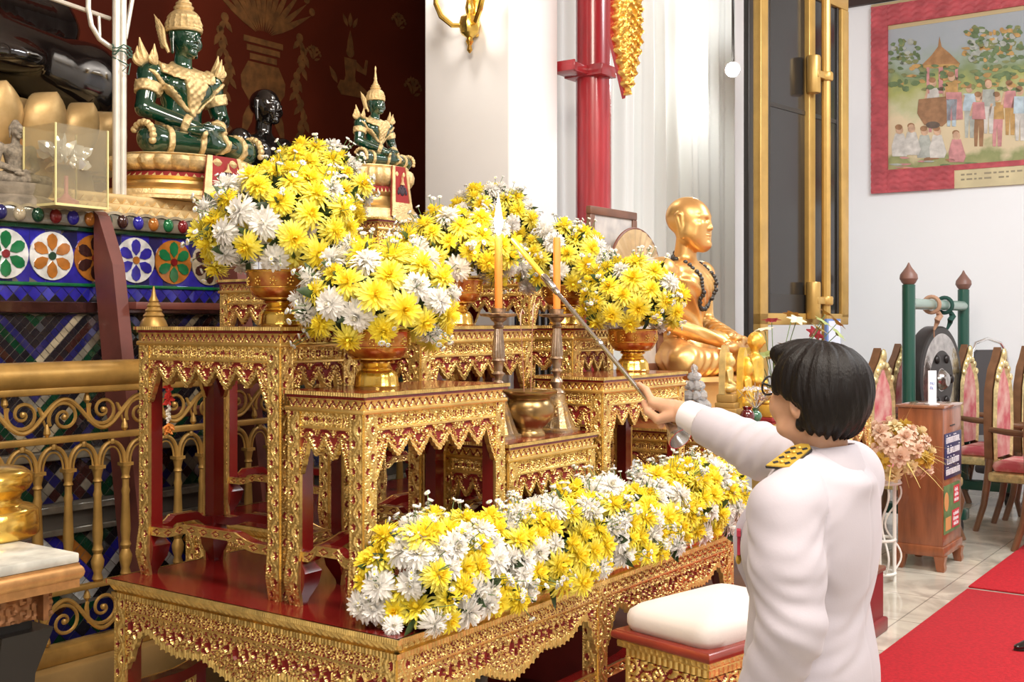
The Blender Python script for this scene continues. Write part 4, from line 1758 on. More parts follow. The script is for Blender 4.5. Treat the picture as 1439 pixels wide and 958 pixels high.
while x < LW - .03:
    if x > 2.35:
        g = Geo()
        g.ball((0, 0, 0), (.026, .017, .030), 14, 9)
        o = obj('glass_jewel', g, tile_mat('jewel_' + jc[k % 12], tuple(TM[jc[k % 12]].node_tree.nodes['Principled BSDF'].inputs['Base Color'].default_value)[:3], .06) if ('jm' + str(k % 12)) not in _cache else _cache['jm' + str(k % 12)], t)
        _cache['jm' + str(k % 12)] = o.data.materials[0]
        o.matrix_local = Tm((x, -.036, 1.967))
    x += .077
    k += 1

# stepped gilded altar behind the rim: low base the statues stand on
M['lotusgold'] = mat('dull_lotus_gold', (.62, .40, .14), .32, .75, var=.22, vscale=14, bump=.25, bscale=60)
M['palegold'] = mat('pale_worn_gold', (.70, .50, .24), .45, .5, col2=(.50, .33, .13), vscale=9, bump=.2, bscale=60)
M['ornament'] = mat('pale_gold_ornament', (.74, .55, .27), .40, .5, var=.2, vscale=40, bump=.6, bscale=160)

# ================================================================== gold railing
RB = 1.90
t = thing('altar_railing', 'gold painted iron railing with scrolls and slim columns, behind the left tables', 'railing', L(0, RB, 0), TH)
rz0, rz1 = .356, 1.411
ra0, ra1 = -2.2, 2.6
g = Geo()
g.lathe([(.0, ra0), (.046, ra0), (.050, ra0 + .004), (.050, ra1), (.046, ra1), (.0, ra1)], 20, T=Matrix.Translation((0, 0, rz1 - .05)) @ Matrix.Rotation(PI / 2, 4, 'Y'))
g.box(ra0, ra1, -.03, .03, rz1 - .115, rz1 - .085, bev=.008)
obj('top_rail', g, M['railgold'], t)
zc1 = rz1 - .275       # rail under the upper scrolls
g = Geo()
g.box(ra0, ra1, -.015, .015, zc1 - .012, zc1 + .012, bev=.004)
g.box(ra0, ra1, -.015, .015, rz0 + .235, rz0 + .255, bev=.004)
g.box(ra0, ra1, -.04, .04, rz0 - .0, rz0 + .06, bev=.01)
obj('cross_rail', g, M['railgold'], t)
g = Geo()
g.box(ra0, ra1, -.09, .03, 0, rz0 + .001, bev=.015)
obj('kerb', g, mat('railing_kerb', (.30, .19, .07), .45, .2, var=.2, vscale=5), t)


def scroll_band(z0, z1, seed):
    g = Geo()
    H = z1 - z0
    zm = (z0 + z1) / 2
    p = .315
    n = 150
    # running wave stem
    xs = np.arange(-p, 2 * p, .01)
    A = H * .36

    def wave(x):
        return zm + A * math.sin(TAU * x / p)
    xs = np.linspace(0, p, 30)
    g.tube([(x, 0, wave(x)) for x in xs], .0085, 7, cap=False)
    for k, sg in ((.25, 1), (.75, -1)):
        # spiral inside each bay of the wave, curling the other way
        cx, cz = p * k, zm - sg * H * .06
        th = np.linspace(0, 1, 34)
        pts = []
        for q in th:
            r_ = (H * .36) * (1 - q) ** .9 + .004
            an = sg * (PI * 1.15 - q * TAU * 1.75)
            pts.append((cx + sg * 0 + r_ * math.cos(an) * 1.05, 0, cz - sg * 0.0 + r_ * math.sin(an)))
        g.tube(pts, np.linspace(.0075, .0055, 34), 6)
        g.ball((cx, 0, cz), .011, 8, 6)
        # small buds and a tendril
        bx = p * k + p * .25
        g.tube([(bx, 0, wave(bx)), (bx + .02 * sg, 0, zm - sg * H * .2), (bx + .012, 0, zm + sg * H * .34)], [.007, .006, .004], 6)
        g.lathe([(.004, -.02), (.013, -.008), (.010, .008), (.002, .026)], 8, T=Tm((bx + .012, 0, zm + sg * H * .36)))
    return g


n_sc = 0
for z0, z1 in ((zc1 + .01, rz1 - .112), (rz0 + .058, rz0 + .238)):
    me = scroll_band(z0, z1, 1).mesh('scroll', M['railgold'])
    x = ra0
    while x < ra1 - .3:
        if x > -.5:
            o = obj('scroll', me, None, t)
            o.location = (x, 0, 0)
        x += .315
# columns with capitals, joined by little arches
sp_ = .1185
x_ref = ab(at(33.6, 600, 3.99))[0]
g = Geo()
zb0, zb1 = rz0 + .255, zc1 - .012
cz = zb1 - .105
g.lathe([(.012, zb0), (.020, zb0 + .01), (.014, zb0 + .03), (.022, zb0 + .055), (.024, zb0 + .075), (.014, zb0 + .10), (.020, zb0 + .115), (.015, zb0 + .13), (.0155, zb0 + .135), (.019, zb0 + .17),
         (.0135, zb0 + .30), (.0165, zb0 + .315), (.0125, zb0 + .33), (.0125, cz - .05), (.017, cz - .045), (.013, cz - .035), (.014, cz - .03), (.0175, cz - .012), (.021, cz), (.015, cz + .004)], 14)
g.box(-.022, .022, -.018, .018, cz, cz + .012)
an = np.linspace(0, PI, 15)
r_ = sp_ / 2 - .004
g.tube([(sp_ / 2 - r_ * math.cos(a), 0, cz + .012 + .080 * math.sin(a)) for a in an], .0085, 8)
g.tube([(sp_ / 2 - (r_ - .016) * math.cos(a), 0, cz + .012 + .062 * math.sin(a)) for a in an], .004, 6)
g.lathe([(.012, cz + .085), (.014, cz + .095), (.010, zb1)], 8, T=Tm((sp_ / 2, 0, 0)))
me_c = g.mesh('column', M['railgold'])
k0 = -int((x_ref + .45) / sp_)
x = x_ref + k0 * sp_
while x < ra1 - .1:
    o = obj('column', me_c, None, t)
    o.location = (x, 0, 0)
    x += sp_
# finial of the railing, peeping over the left side table
fp = at(217, 440, 4.2)
fa = .79
g = Geo()
g.lathe([(.0, 1.40), (.055, 1.40), (.055, 1.54), (.052, 1.57), (.044, 1.59), (.036, 1.602), (.040, 1.608), (.029, 1.622), (.032, 1.628), (.023, 1.640), (.026, 1.646), (.017, 1.658), (.019, 1.664), (.010, 1.682), (.003, 1.72)], 20)
o = obj('finial', g, M['railgold'], t)
k = (216 - CX) / FPX
fa = (k * (OY + UX * RB) - OX + UY * RB) / (UX - k * UY)
o.location = (fa, 0, -.035)

# ================================================================== maroon step ladder leaning on the plinth
top0 = at(128, 308, 0)


def on_b(px, b):
    k = (px - CX) / FPX
    a = (k * (OY + UX * b) - OX + UY * b) / (UX - k * UY)
    return a, L(a, b).y


a_l, d_l = on_b(137, MB - .03)
t = thing('step_ladder', 'steep maroon wooden step ladder leaning against the mosaic plinth', 'ladder', L(a_l, MB - .095, 0), TH)
zl = 2.0
foot = .26
for nm, x in (('stringer', 0), ('stringer', .64)):
    g = Geo()
    R = []
    for q in (0, 1):
        y = -foot * (1 - q)
        z = q * zl
        R.append([(x - .028, y - .11, z), (x + .028, y - .11, z), (x + .028, y + .05, z), (x - .028, y + .05, z)])
    R[1] = [(x - .028, .02, zl - .02), (x + .028, .02, zl - .02), (x + .028, .05, zl + .0), (x - .028, .05, zl)]
    R.insert(1, [(x - .028, -.075, zl - .22), (x + .028, -.075, zl - .22), (x + .028, .05, zl - .22), (x - .028, .05, zl - .22)])
    g.loft(np.array(R), cap=True)
    obj('stringer', g, M['maroon'], t, smooth=0)
for z in (.32, .72, 1.16, 1.60):
    g = Geo()
    y = -foot * (1 - z / zl)
    g.box(.028, .612, y - .10, y + .05, z, z + .03, bev=.004)
    obj('tread', g, M['maroon'], t)

# ================================================================== small marble-topped stand at the lower left
q = at(112, 776, 2.5)
t = thing('marble_topped_stand', 'black and gold carved stand with a grey marble top at the lower left edge', 'stand', (q.x, q.y, 0), TH)
zt_ = q.z
M['marble'] = mat('grey_marble', (.50, .49, .44), .2, 0, var=.25, vscale=16, coat=.3)
M['copper'] = mat('coppery_gilding', (.60, .33, .13), .3, .85, var=.2, vscale=30)
M['blacklac'] = mat('black_lacquer', (.010, .008, .007), .45, 0)
M['shadedcopper'] = mat('shaded_carved_copper', (.26, .12, .05), .45, .6, var=.3, vscale=30)  # darker copy of the copper: the frieze's shade put into its colour
wA, wB = .62, .46          # runs to the left along -a and back along b
g = Geo()
g.box(-wA, 0, 0, wB, zt_ - .022, zt_, bev=.004)
obj('marble_top', g, M['marble'], t)
g = Geo()
ang = np.linspace(-PI / 2, PI / 2, 9)
prof = [(-.012 + .020 * math.cos(a), -.042 + .020 * math.sin(a)) for a in ang]
R = []
for (x, y, dx, dy) in ((-wA, 0, -1, -1), (0, 0, 1, -1), (0, wB, 1, 1), (-wA, wB, -1, 1)):
    R.append([(x + dx * o_, y + dy * o_, zt_ + z) for o_, z in prof])
R.append(R[0])
g.loft(np.array(R), closed=False)
g.box(-wA + .0, 0, 0, wB, zt_ - .075, zt_ - .022)
obj('roll_moulding', g, M['copper'], t)
g = Geo()
g.box(-wA + .05, -.07, .07, wB - .05, zt_ - .16, zt_ - .06)
g.merge(relief(wA - .06, .06, lambda x, z: (.3 + .6 * curl(x, z, .03), np.where(curl(x, z, .03) < .3, 1., -1.), np.ones_like(x)), .004, .008, .008), Tm((-wA + .03, .06, zt_ - .14)), mi=1)
g.merge(relief(wB - .06, .06, lambda x, z: (.3 + .6 * curl(x, z, .03), np.where(curl(x, z, .03) < .3, 1., -1.), np.ones_like(x)), .004, .008, .008), Tm((-.06, .03, zt_ - .14), PI / 2), mi=1)
obj('carved_frieze', g, [M['blacklac'], M['shadedcopper']], t)
for (x, y) in ((-.11, .11), (-.11, wB - .06), (-wA + .06, .06), (-wA + .06, wB - .06)):
    g = Geo()
    R = []
    for z, o_, w_ in ((0, .03, .04), (.06, .035, .05), (.14, .0, .035), (.5, -.01, .035), (zt_ - .26, .0, .045), (zt_ - .16, .02, .06)):
        sx, sy = (1 if x > -wA / 2 else -1), (1 if y > wB / 2 else -1)
        cx_, cy_ = x + sx * o_ * .6, y + sy * o_ * .6
        R.append([(cx_ - w_, cy_ - w_, z), (cx_ + w_, cy_ - w_, z), (cx_ + w_, cy_ + w_, z), (cx_ - w_, cy_ + w_, z)])
    g.loft(np.array(R), cap=True)
    obj('leg', g, M['blacklac'], t)
# golden lotus-seat of a figure standing on it, cut by the frame
q2 = at(0, 790, 2.62)
t = thing('golden_image_base', 'rounded shiny golden image base on the marble-topped stand, cut by the frame', 'statue', (q2.x - .075, q2.y + .06, zt_ + .0005), TH)
g = Geo()
g.lathe([(.0, 0), (.125, 0), (.132, .008), (.130, .058), (.118, .068), (.098, .073), (.088, .085), (.092, .098), (.108, .110), (.118, .128), (.116, .145), (.098, .158), (.06, .165), (.0, .168)], 40)
obj('base', g, M['goldbright'], t, smooth=60)
# ================================================================== seated statues
M['emerald'] = mat('green_glass_stone', (.002, .026, .014), .10, 0, col2=(.004, .060, .028), vscale=5, coat=1.0, spec=.7)
M['blackgloss'] = mat('black_gloss', (.006, .005, .005), .10, 0, coat=1.0)
M['monkgold'] = mat('gilded_bronze', (.80, .52, .19), .36, .75, col2=(.72, .38, .14), vscale=5, bump=.12, bscale=30)
M['stone'] = mat('weathered_stone', (.26, .22, .17), .85, var=.4, vscale=14, bump=.5, bscale=50)
M['redcloth'] = mat('red_cloth', (.30, .022, .022), .8, var=.1)
M['crystal'] = mat('clear_crystal', (.92, .94, .95), .05, 0, trans=.85, ior=1.45)


def seated(res=.011, gaunt=0.0, elbow=(.335, .03, .33)):
    """cross-legged seated figure, hands in the lap; knee to knee = 1, looking towards -y, seat at z = 0"""
    s = Sdf((-.62, -.46, -.06), (.62, .36, 1.16), res)
    s.ell((0, .07, .13), (.23, .18, .13), .05)
    for q in (-1, 1):
        s.limb((q * .15, .06, .11), (q * .40, -.14, .095), .125, .095, .05)
        s.limb((q * .40, -.14, .09), (-q * .03, -.27, .085 + (.055 if q > 0 else 0)), .092, .056, .03)
        s.ell((-q * .12, -.29, .09 + (.075 if q > 0 else .0)), (.10, .045, .035), .02)
    s.chain([(0, .06, .15), (0, .06, .30), (0, .045, .47)], [.17, .138 - .02 * gaunt, .15], .06, sq=((0, 1, 0), 1.22))
    s.ell((0, .035, .50), (.195, .125, .15), .06)
    s.ell((0, .05, .585), (.235, .10, .075), .05)
    for q in (-1, 1):
        s.ell((q * .10, -.045, .515), (.09, .055, .07), .05)
        sh, el, wr = (q * .265, .06, .585), (q * elbow[0], elbow[1], elbow[2]), (q * .09, -.22, .205)
        s.ell(sh, .083, .05)
        s.chain([sh, el], [.080 - .012 * gaunt, .062 - .01 * gaunt], .03)
        s.chain([el, wr], [.060 - .008 * gaunt, .042], .02)
        s.ell((q * .035, -.265, .195 + .012 * q), (.085, .05, .026), .015)
        for f in range(4):
            s.limb((q * .01, -.245 - .018 * f, .20 + .012 * q), (-q * .085, -.252 - .018 * f, .205 + .012 * q), .013, .010, .006)
        s.limb((q * .05, -.23, .215), (q * .005, -.245, .245), .016, .011, .01)
    s.limb((0, .045, .62), (0, .03, .79), .066, .060, .03)
    return s


HZ = .865


def head_grid(res=.0046):
    return Sdf((-.17, -.16, .66), (.17, .20, 1.05), res)


def young_head():
    """smooth oval head with long ears, half-closed eyes, straight nose"""
    s, hz = head_grid(), HZ
    s.limb((0, .045, .66), (0, .03, .79), .064, .060, .03)
    s.ell((0, .030, hz + .030), (.100, .120, .108), .03)
    s.ell((0, -.015, hz - .030), (.082, .088, .096), .03)
    s.ell((0, -.070, hz - .108), (.034, .030, .026), .03)
    for q in (-1, 1):
        s.ell((q * .048, -.066, hz - .042), (.030, .030, .036), .03)
        s.ell((q * .038, -.114, hz + .008), (.026, .018, .012), .012, op='sub')
        s.limb((q * .012, -.094, hz + .031), (q * .064, -.072, hz + .033), .007, .005, .014)
        s.ell((q * .038, -.090, hz + .005), (.021, .012, .008), .006)
        s.limb((q * .102, .035, hz + .035), (q * .104, .02, hz - .105), .022, .014, .01, sq=((1, 0, 0), 1.9))
        s.ell((q * .120, .03, hz + .0), (.010, .012, .028), .008, op='sub')
    s.limb((0, -.094, hz + .026), (0, -.118, hz - .028), .0075, .0115, .010)
    for q in (-1, 1):
        s.ell((q * .012, -.108, hz - .034), (.010, .010, .008), .006)
    s.ell((0, -.101, hz - .062), (.027, .010, .0062), .006)
    s.ell((0, -.098, hz - .077), (.022, .010, .0072), .006)
    return s


def old_head():
    s, hz = head_grid(), HZ
    s.limb((0, .045, .66), (0, .03, .79), .064, .058, .03)
    s.ell((0, .030, hz + .045), (.100, .125, .112), .03)
    s.ell((0, -.020, hz - .005), (.082, .090, .105), .05)
    s.limb((0, -.062, hz - .115), (0, -.070, hz - .118), .040, .040, .04)
    for q in (-1, 1):
        s.limb((q * .066, .000, hz - .060), (q * .026, -.064, hz - .116), .030, .028, .045)
        s.ell((q * .055, -.068, hz - .010), (.026, .026, .018), .025)
        s.limb((q * .014, -.098, hz + .038), (q * .066, -.074, hz + .036), .007, .006, .020)
        s.ell((q * .038, -.112, hz + .016), (.024, .016, .012), .012, op='sub')
        s.ell((q * .037, -.088, hz + .013), (.019, .011, .008), .006)
        s.ell((q * .052, -.040, hz - .060), (.034, .048, .045), .05)
        s.limb((q * .100, .035, hz + .040), (q * .094, .018, hz - .075), .026, .016, .008, sq=((1, 0, 0), 2.2))
        s.limb((q * .116, .030, hz + .036), (q * .112, .018, hz - .02), .012, .008, .006, op='sub')
        s.ell((q * .012, -.112, hz - .032), (.011, .010, .009), .008)
    s.limb((0, -.098, hz + .032), (0, -.118, hz - .026), .009, .012, .014)
    s.ell((0, -.104, hz - .068), (.030, .012, .007), .008)
    s.ell((0, -.102, hz - .084), (.026, .012, .007), .008)
    s.ell((0, -.100, hz - .120), (.022, .016, .016), .02)
    return s


def mxr(a):
    r = a[0]
    for q in a[1:]:
        r = np.maximum(r, q)
    return r


def shell(s, off, region, bump=.45, fr=95.):
    """an ornament that lies on the body where region < 0"""
    X, Y, Z = s._grid((slice(None),) * 3)
    o = off * (1 + bump * np.sin(X * fr) * np.sin(Y * fr + 1) * np.sin(Z * fr + 2))
    q = Sdf.__new__(Sdf)
    q.lo, q.res, q.n, q.ax = s.lo, s.res, s.n, s.ax
    q.F = np.maximum(s.F - o, region(X, Y, Z)).astype(np.float32)
    q.F = np.maximum(q.F, -(s.F + .012))
    return q.geo()


def band(c, d, hw, rad):
    c, d = np.array(c), np.array(d, float)
    d /= np.linalg.norm(d)
    return lambda X, Y, Z: np.maximum(np.abs((X - c[0]) * d[0] + (Y - c[1]) * d[1] + (Z - c[2]) * d[2]) - hw, np.sqrt((X - c[0]) ** 2 + (Y - c[1]) ** 2 + (Z - c[2]) ** 2) - rad)


def flame(g, o, d, side, h, w):
    """a little upswept flame ornament: three curling tongues"""
    T = frame(o, d, side)
    for k, (l, sx, r) in enumerate(((h, .15, w), (h * .72, .75, w * .8), (h * .5, 1.25, w * .65))):
        pts = [(sx * h * .42 * math.sin(t * 2.2) * (1 - .25 * t), 0, l * t) for t in np.linspace(0, 1, 8)]
        g.tube([T @ Vector(p) for p in pts], np.interp(np.linspace(0, 1, 8), [0, .35, 1], [r, r * 1.25, r * .12]), 8)


def lotus_base(name, parent, w, d, z0, z1, mats, petals=26):
    """oval stepped lotus pedestal, w x d at the top"""
    H = z1 - z0
    f = lambda x: z0 + H * x

    def fn(amp, n, a, b):
        return lambda th, r, z: r * (1 + (amp * np.abs(np.cos(n * th / 2)) if f(a) < z < f(b) else 0))
    S = Matrix.Diagonal((1, d / w, 1, 1))
    R = w / 2
    g = Geo()
    g.lathe([(0, f(.60)), (R * .86, f(.60)), (R * .96, f(.66)), (R * 1.03, f(.74)), (R * 1.05, f(.84)), (R * 1.0, f(.93)), (R * .93, f(.965)), (R * .96, f(.98)), (R * .95, f(1)), (0, f(1))], 6 * petals,
            fn=fn(.085, petals, .61, .95), T=S)
    obj('lotus_cushion', g, M['ornament'], parent)
    g = Geo()
    g.lathe([(0, f(.50)), (R * .92, f(.50)), (R * .93, f(.60)), (0, f(.61))], 48, T=S)
    for k in range(54):
        a = TAU * k / 54
        g.add([(R * .985 * math.cos(a - .03), R * .985 * math.sin(a - .03) * d / w, f(.50)), (R * .985 * math.cos(a + .03), R * .985 * math.sin(a + .03) * d / w, f(.50)), (R * .94 * math.cos(a), R * .94 * math.sin(a) * d / w, f(.575))], [(0, 1, 2)], 1)
    obj('red_band', g, [M['redcloth'], M['ornament']], parent)
    g = Geo()
    g.lathe([(0, f(.20)), (R * 1.12, f(.20)), (R * 1.13, f(.235)), (R * 1.02, f(.28)), (R * .94, f(.36)), (R * .93, f(.42)), (R * .98, f(.46)), (R * 1.0, f(.50)), (0, f(.50))], 48, T=S)
    obj('waist_moulding', g, M['lotusgold'], parent)
    g = Geo()
    g.lathe([(0, f(0)), (R * 1.22, f(0)), (R * 1.22, f(.06)), (R * 1.16, f(.10)), (R * 1.15, f(.19)), (R * 1.10, f(.20)), (0, f(.205))], 3 * petals, fn=fn(.03, petals, .07, .195), T=S)
    obj('foot', g, M['ornament'], parent)


def banner(name, parent, w, d, z0, z1, emblem=True):
    """cloth hung over the front of the pedestal, facing -y"""
    g = Geo()
    n = 16
    R = w / 2
    ys = lambda x, t: -d / 2 * (1.06 + .17 * t) - .004
    wid = .17 * w
    rows = []
    for t in np.linspace(0, 1, 12):
        z = z1 - (z1 - z0) * t
        ww = wid * (.80 + .42 * t)
        rows.append([(x, ys(x, t) - .0 + .10 * d * (x / R) ** 2 * 2, z - (0.12 * (z1 - z0) * (1 - (x / ww) ** 2) if t > .95 else 0)) for x in np.linspace(-ww, ww, n)])
    rows = np.array(rows)
    bk = rows[:, ::-1].copy()
    bk[..., 1] += .006
    g.loft(np.concatenate([rows, bk], 1), 0, cap=True)
    g2 = rows.copy()
    # gold border: strips raised a little
    for sl in (slice(0, 3), slice(n - 3, n)):
        q = rows[:, sl].copy()
        q[..., 1] -= .004
        b2 = q[:, ::-1].copy()
        b2[..., 1] += .005
        g.loft(np.concatenate([q, b2], 1), 1, cap=True)
    q = rows[-4:, :].copy()
    q[..., 1] -= .005
    b2 = q[:, ::-1].copy()
    b2[..., 1] += .006
    g.loft(np.concatenate([q, b2], 1), 1, cap=True)
    if emblem:
        zc = z1 - (z1 - z0) * .42
        yc = ys(0, .42) - .004
        H = (z1 - z0)
        for k in range(6):
            a = PI * k / 5
            g.ball((wid * .42 * math.cos(a), yc, zc - H * .10 + H * .10 * math.sin(a)), (wid * .12, .004, H * .05), 8, 5, 2)
        g.ball((0, yc, zc - H * .08), (wid * .28, .004, H * .09), 10, 6, 2)
        g.prism([(-wid * .20, zc + H * .05), (wid * .20, zc + H * .05), (wid * .06, zc + H * .12), (0, zc + H * .26), (-wid * .06, zc + H * .12)], yc - .004, yc + .003, 1)
    obj('banner', g, [M['redcloth'], M['ornament'], mat('dark_embroidery', (.05, .03, .045), .7)], parent)


def tall_crown(g, hz, tall):
    pr = [(.118, .0), (.124, .02), (.118, .035), (.122, .05), (.112, .075), (.106, .085), (.108, .10), (.092, .125), (.075, .14), (.058, .15), (.066, .16), (.068, .172), (.050, .185), (.055, .195), (.052, .206), (.036, .216), (.038, .226)]
    pr += [(.026, .24), (.028, .25), (.018, .28), (.022, .30), (.016, .33), (.010, .40), (.013, .44), (.004, .47)] if tall else [(.030, .24), (.034, .26), (.022, .29), (.012, .36), (.003, .44)]
    g.lathe([(0, hz)] + [(r, hz + z) for r, z in pr], 36, fn=lambda th, r, z: r * (1 + .035 * np.cos(18 * th) * (1 if z < hz + .12 else 0)), T=Tm((0, .03, 0), s=(1.0, 1.12, 1)))


def royal_statue(label, loc, W, zseat, ped, res=.010, tall=True):
    t = thing('green_buddha_statue', label, 'statue', (loc[0], loc[1], loc[2]), TH)
    body_me, gold_me = cached(('royal', tall), lambda: None), None
    s = seated(res)
    S = Matrix.Translation((0, 0, zseat)) @ Matrix.Scale(W, 4)
    o = obj('body', s.geo(), M['emerald'], t, smooth=180)
    o.matrix_local = S
    o = obj('head', young_head().geo(), M['emerald'], t, smooth=180)
    o.matrix_local = S
    orn = Geo()
    reg = {}
    col = shell(s, .020, lambda X, Y, Z: mxr([np.abs(Z - .5 * Y - .635) - .034, np.sqrt(X * X + (Y - .03) ** 2) - .24 + 0 * Z, .02 * np.sin(40 * X) + 0 * Y + 0 * Z - .03]))
    ch = shell(s, .024, lambda X, Y, Z: mxr([np.abs(X) - (.018 + .085 * np.clip((Z - .30) / .26, 0, 1)), Y + .0 * X + 0 * Z, .30 - Z + 0 * X, Z - .585]))
    for k_, gg in (('collar', col), ('chest_ornament', ch)):
        o = obj(k_, gg, M['ornament'], t, smooth=180)
        o.matrix_local = S
    gg = shell(s, .018, lambda X, Y, Z: mxr([np.abs(np.abs(X) - .30 * (Z - .30) / .28) - .020, Y - .0 * X, .33 - Z, Z - .60]))
    o = obj('chest_strap', gg, M['ornament'], t, smooth=180)
    o.matrix_local = S
    gg = shell(s, .022, lambda X, Y, Z: np.maximum(np.abs(Z - .6 * Y - .205) - .024, np.sqrt(X * X + Y * Y) - .215 + 0 * Z))
    o = obj('belt', gg, M['ornament'], t, smooth=180)
    o.matrix_local = S
    for nm, c, d, hw, rad in (('arm_band', (.298, .046, .47), (.07, -.03, -.255), .040, .11), ('bracelet', (.135, -.175, .225), (.245, .25, .125), .028, .075),
                              ('knee_band', (.30, -.19, .10), (.43, .13, -.0), .022, .13), ('anklet', (.08, -.255, .11), (.43, .13, .0), .020, .10)):
        for q in (-1, 1):
            gg = shell(s, .017, band((q * c[0], c[1], c[2]), (q * d[0], d[1], d[2]), hw, rad))
            o = obj(nm, gg, M['ornament'], t, smooth=180)
            o.matrix_local = S
    g = Geo()
    tall_crown(g, .925, tall)
    g.tube([(.113 * math.cos(a), .03 + .128 * math.sin(a), .925) for a in np.linspace(0, TAU, 41)[:-1]], .013, 8, closed=True)
    o = obj('crown', g, M['ornament'], t)
    o.matrix_local = S
    for q in (-1, 1):
        g = Geo()
        for k in range(7):
            z = .80 + .024 * k
            flame(g, (q * .125, .075 + .006 * k, z), (q * .25, .55, 1), (0, 1, .1), .085 + .005 * k, .012)
        g.tube([(q * .105, .06, .76), (q * .128, .08, .83), (q * .125, .10, .93), (q * .14, .13, 1.0)], [.012, .018, .014, .004], 8)
        o = obj('ear_flame', g, M['ornament'], t)
        o.matrix_local = S
        g = Geo()
        flame(g, (q * .29, .06, .63), (q * .25, .05, 1), (q, .1, 0), .20, .030)
        flame(g, (q * .27, .0, .64), (q * .15, -.2, 1), (q, -.3, 0), .14, .022)
        o = obj('shoulder_flame', g, M['ornament'], t)
        o.matrix_local = S
        g = Geo()
        for k in range(9):
            a = PI * (-.1 + .9 * k / 8)
            g.ball((q * (.475 + .05 * math.sin(a) * 0), -.14 - .11 * math.cos(a), .095 + .10 * math.sin(a)), .026, 8, 6)
        o = obj('knee_ornament', g, M['ornament'], t)
        o.matrix_local = S
    # pleated cloth end falling over the left ankle
    lotus_base('lotus_pedestal', t, W * 1.06, W * .76, zseat - ped, zseat - .0, None)
    banner('banner', t, W * 1.06, W * .76, zseat - ped * .95, zseat - ped * .02)
    return t


k = (262 - CX) / FPX
b_ = 2.68
a_ = (k * (OY + UX * b_) - OX + UY * b_) / (UX - k * UY)
p = L(a_, b_)
z_seat = CAM_Z - (226 - HY) / FPX * p.y
STEP1 = z_seat - .215
royal_statue('large green seated statue in gold regalia at the upper left, on a lotus pedestal', (p.x, p.y, 0), .665, z_seat, .2145, tall=False)
p8 = L(1.70, 1.60, 0)
z8 = CAM_Z - (236 - HY) / FPX * p8.y
royal_statue('small green seated statue with a tall gold spire crown, before the red wall', (p8.x, p8.y, 0), .315, z8, z8 - TABLE[8][2], tall=True)

# gold stepped pedestal on the mosaic plinth carrying the big statues
t = thing('stepped_pedestal', 'wide pale gold stepped pedestal with red bands on the mosaic plinth', 'pedestal', L(0, MB, ZT - .005), TH)
g = Geo()
z1 = STEP1 - ZT + .005
g.box(-2.2, 1.98, .06, .44, 0, z1 * .55, bev=.01)
g.box(-2.2, 1.94, .09, .44, z1 * .55, z1, bev=.008)
obj('step', g, M['palegold'], t)
g = Geo()
for x in np.arange(0.3, 1.95, .052):
    g.prism([(x - .024, z1 * .50), (x, z1 * .80), (x + .024, z1 * .50)], .084, .09)
    g.prism([(x - .026, z1 * .1), (x, z1 * .42), (x + .026, z1 * .1)], .054, .06)
obj('leaf_edging', g, M['ornament'], t)

# ------------------------------------------------------------------ giant black image: only a knee of it reaches into the picture
WB = 2.15
k = (163 - CX) / FPX
b_ = 3.45
a_ = (k * (OY + UX * b_) - OX + UY * b_) / (UX - k * UY)
d_ = L(a_, b_).y
zk = CAM_Z - (128 - HY) / FPX * d_
gb_a, gb_b, gb_z = a_ - .497 * WB, b_ + .14 * WB, zk - .092 * WB
t = thing('giant_black_statue', 'giant glossy black seated statue, only its knee and forearm in view at the upper left', 'statue', L(gb_a, gb_b, gb_z), TH)
s = seated(.016, elbow=(.40, -.02, .24))
o = obj('body', s.geo(), M['blackgloss'], t, smooth=180)
o.matrix_local = Matrix.Scale(WB, 4)
o = obj('head', young_head().geo(), M['blackgloss'], t, smooth=180)
o.matrix_local = Matrix.Scale(WB, 4)
g = Geo()
zlo = ZT - gb_z + .0
R0 = WB * .5
g.lathe([(0, zlo), (R0 * 1.12, zlo), (R0 * 1.12, zlo + .10), (R0 * .98, zlo + .18), (R0 * .95, -.20), (R0 * .97, -.06), (R0 * .99, 0), (0, 0)], 72, T=Matrix.Diagonal((1, .66, 1, 1)))
g.lathe([(R0 * 1.0, -.24), (R0 * 1.02, -.24), (R0 * 1.03, -.19), (R0 * .98, -.18)], 72, 1, T=Matrix.Diagonal((1, .66, 1, 1)))
obj('pedestal', g, [M['palegold'], M['redcloth']], t)
pet = Geo()
R = []
for tt in (0, .15, .3, .45, .6, .72, .82, .9, .95, .98, .995, 1):
    w_ = .128 * (.62 + .38 * math.sin(min(1, tt / .55) * PI / 2)) * math.sqrt(max(1e-4, 1 - max(0, (tt - .5) / .5) ** 2.4)) + .002
    y = -.05 - .16 * tt + .10 * tt ** 3
    z = .30 * tt
    R.append([(x * w_, y + .07 * (abs(x) ** 2) - (.0 if abs(x) > .2 else .0), z) for x in np.linspace(-1, 1, 9)] + [(x * w_ * .96, y + .025 + .07 * (abs(x) ** 2), z) for x in np.linspace(1, -1, 9)])
pet.loft(np.array(R), cap=True)
pme = pet.mesh('lotus_petal', M['palegold'], 60)
for kk in range(26):
    a = TAU * kk / 26
    x, y = R0 * 1.0 * math.cos(a), R0 * .68 * math.sin(a)
    if y > .1 or x < -.3:
        continue
    o = obj('lotus_petal', pme, None, t)
    nrm = math.atan2(math.sin(a) / .74, math.cos(a))
    o.matrix_local = Tm((x, y, -.27), nrm + PI / 2)
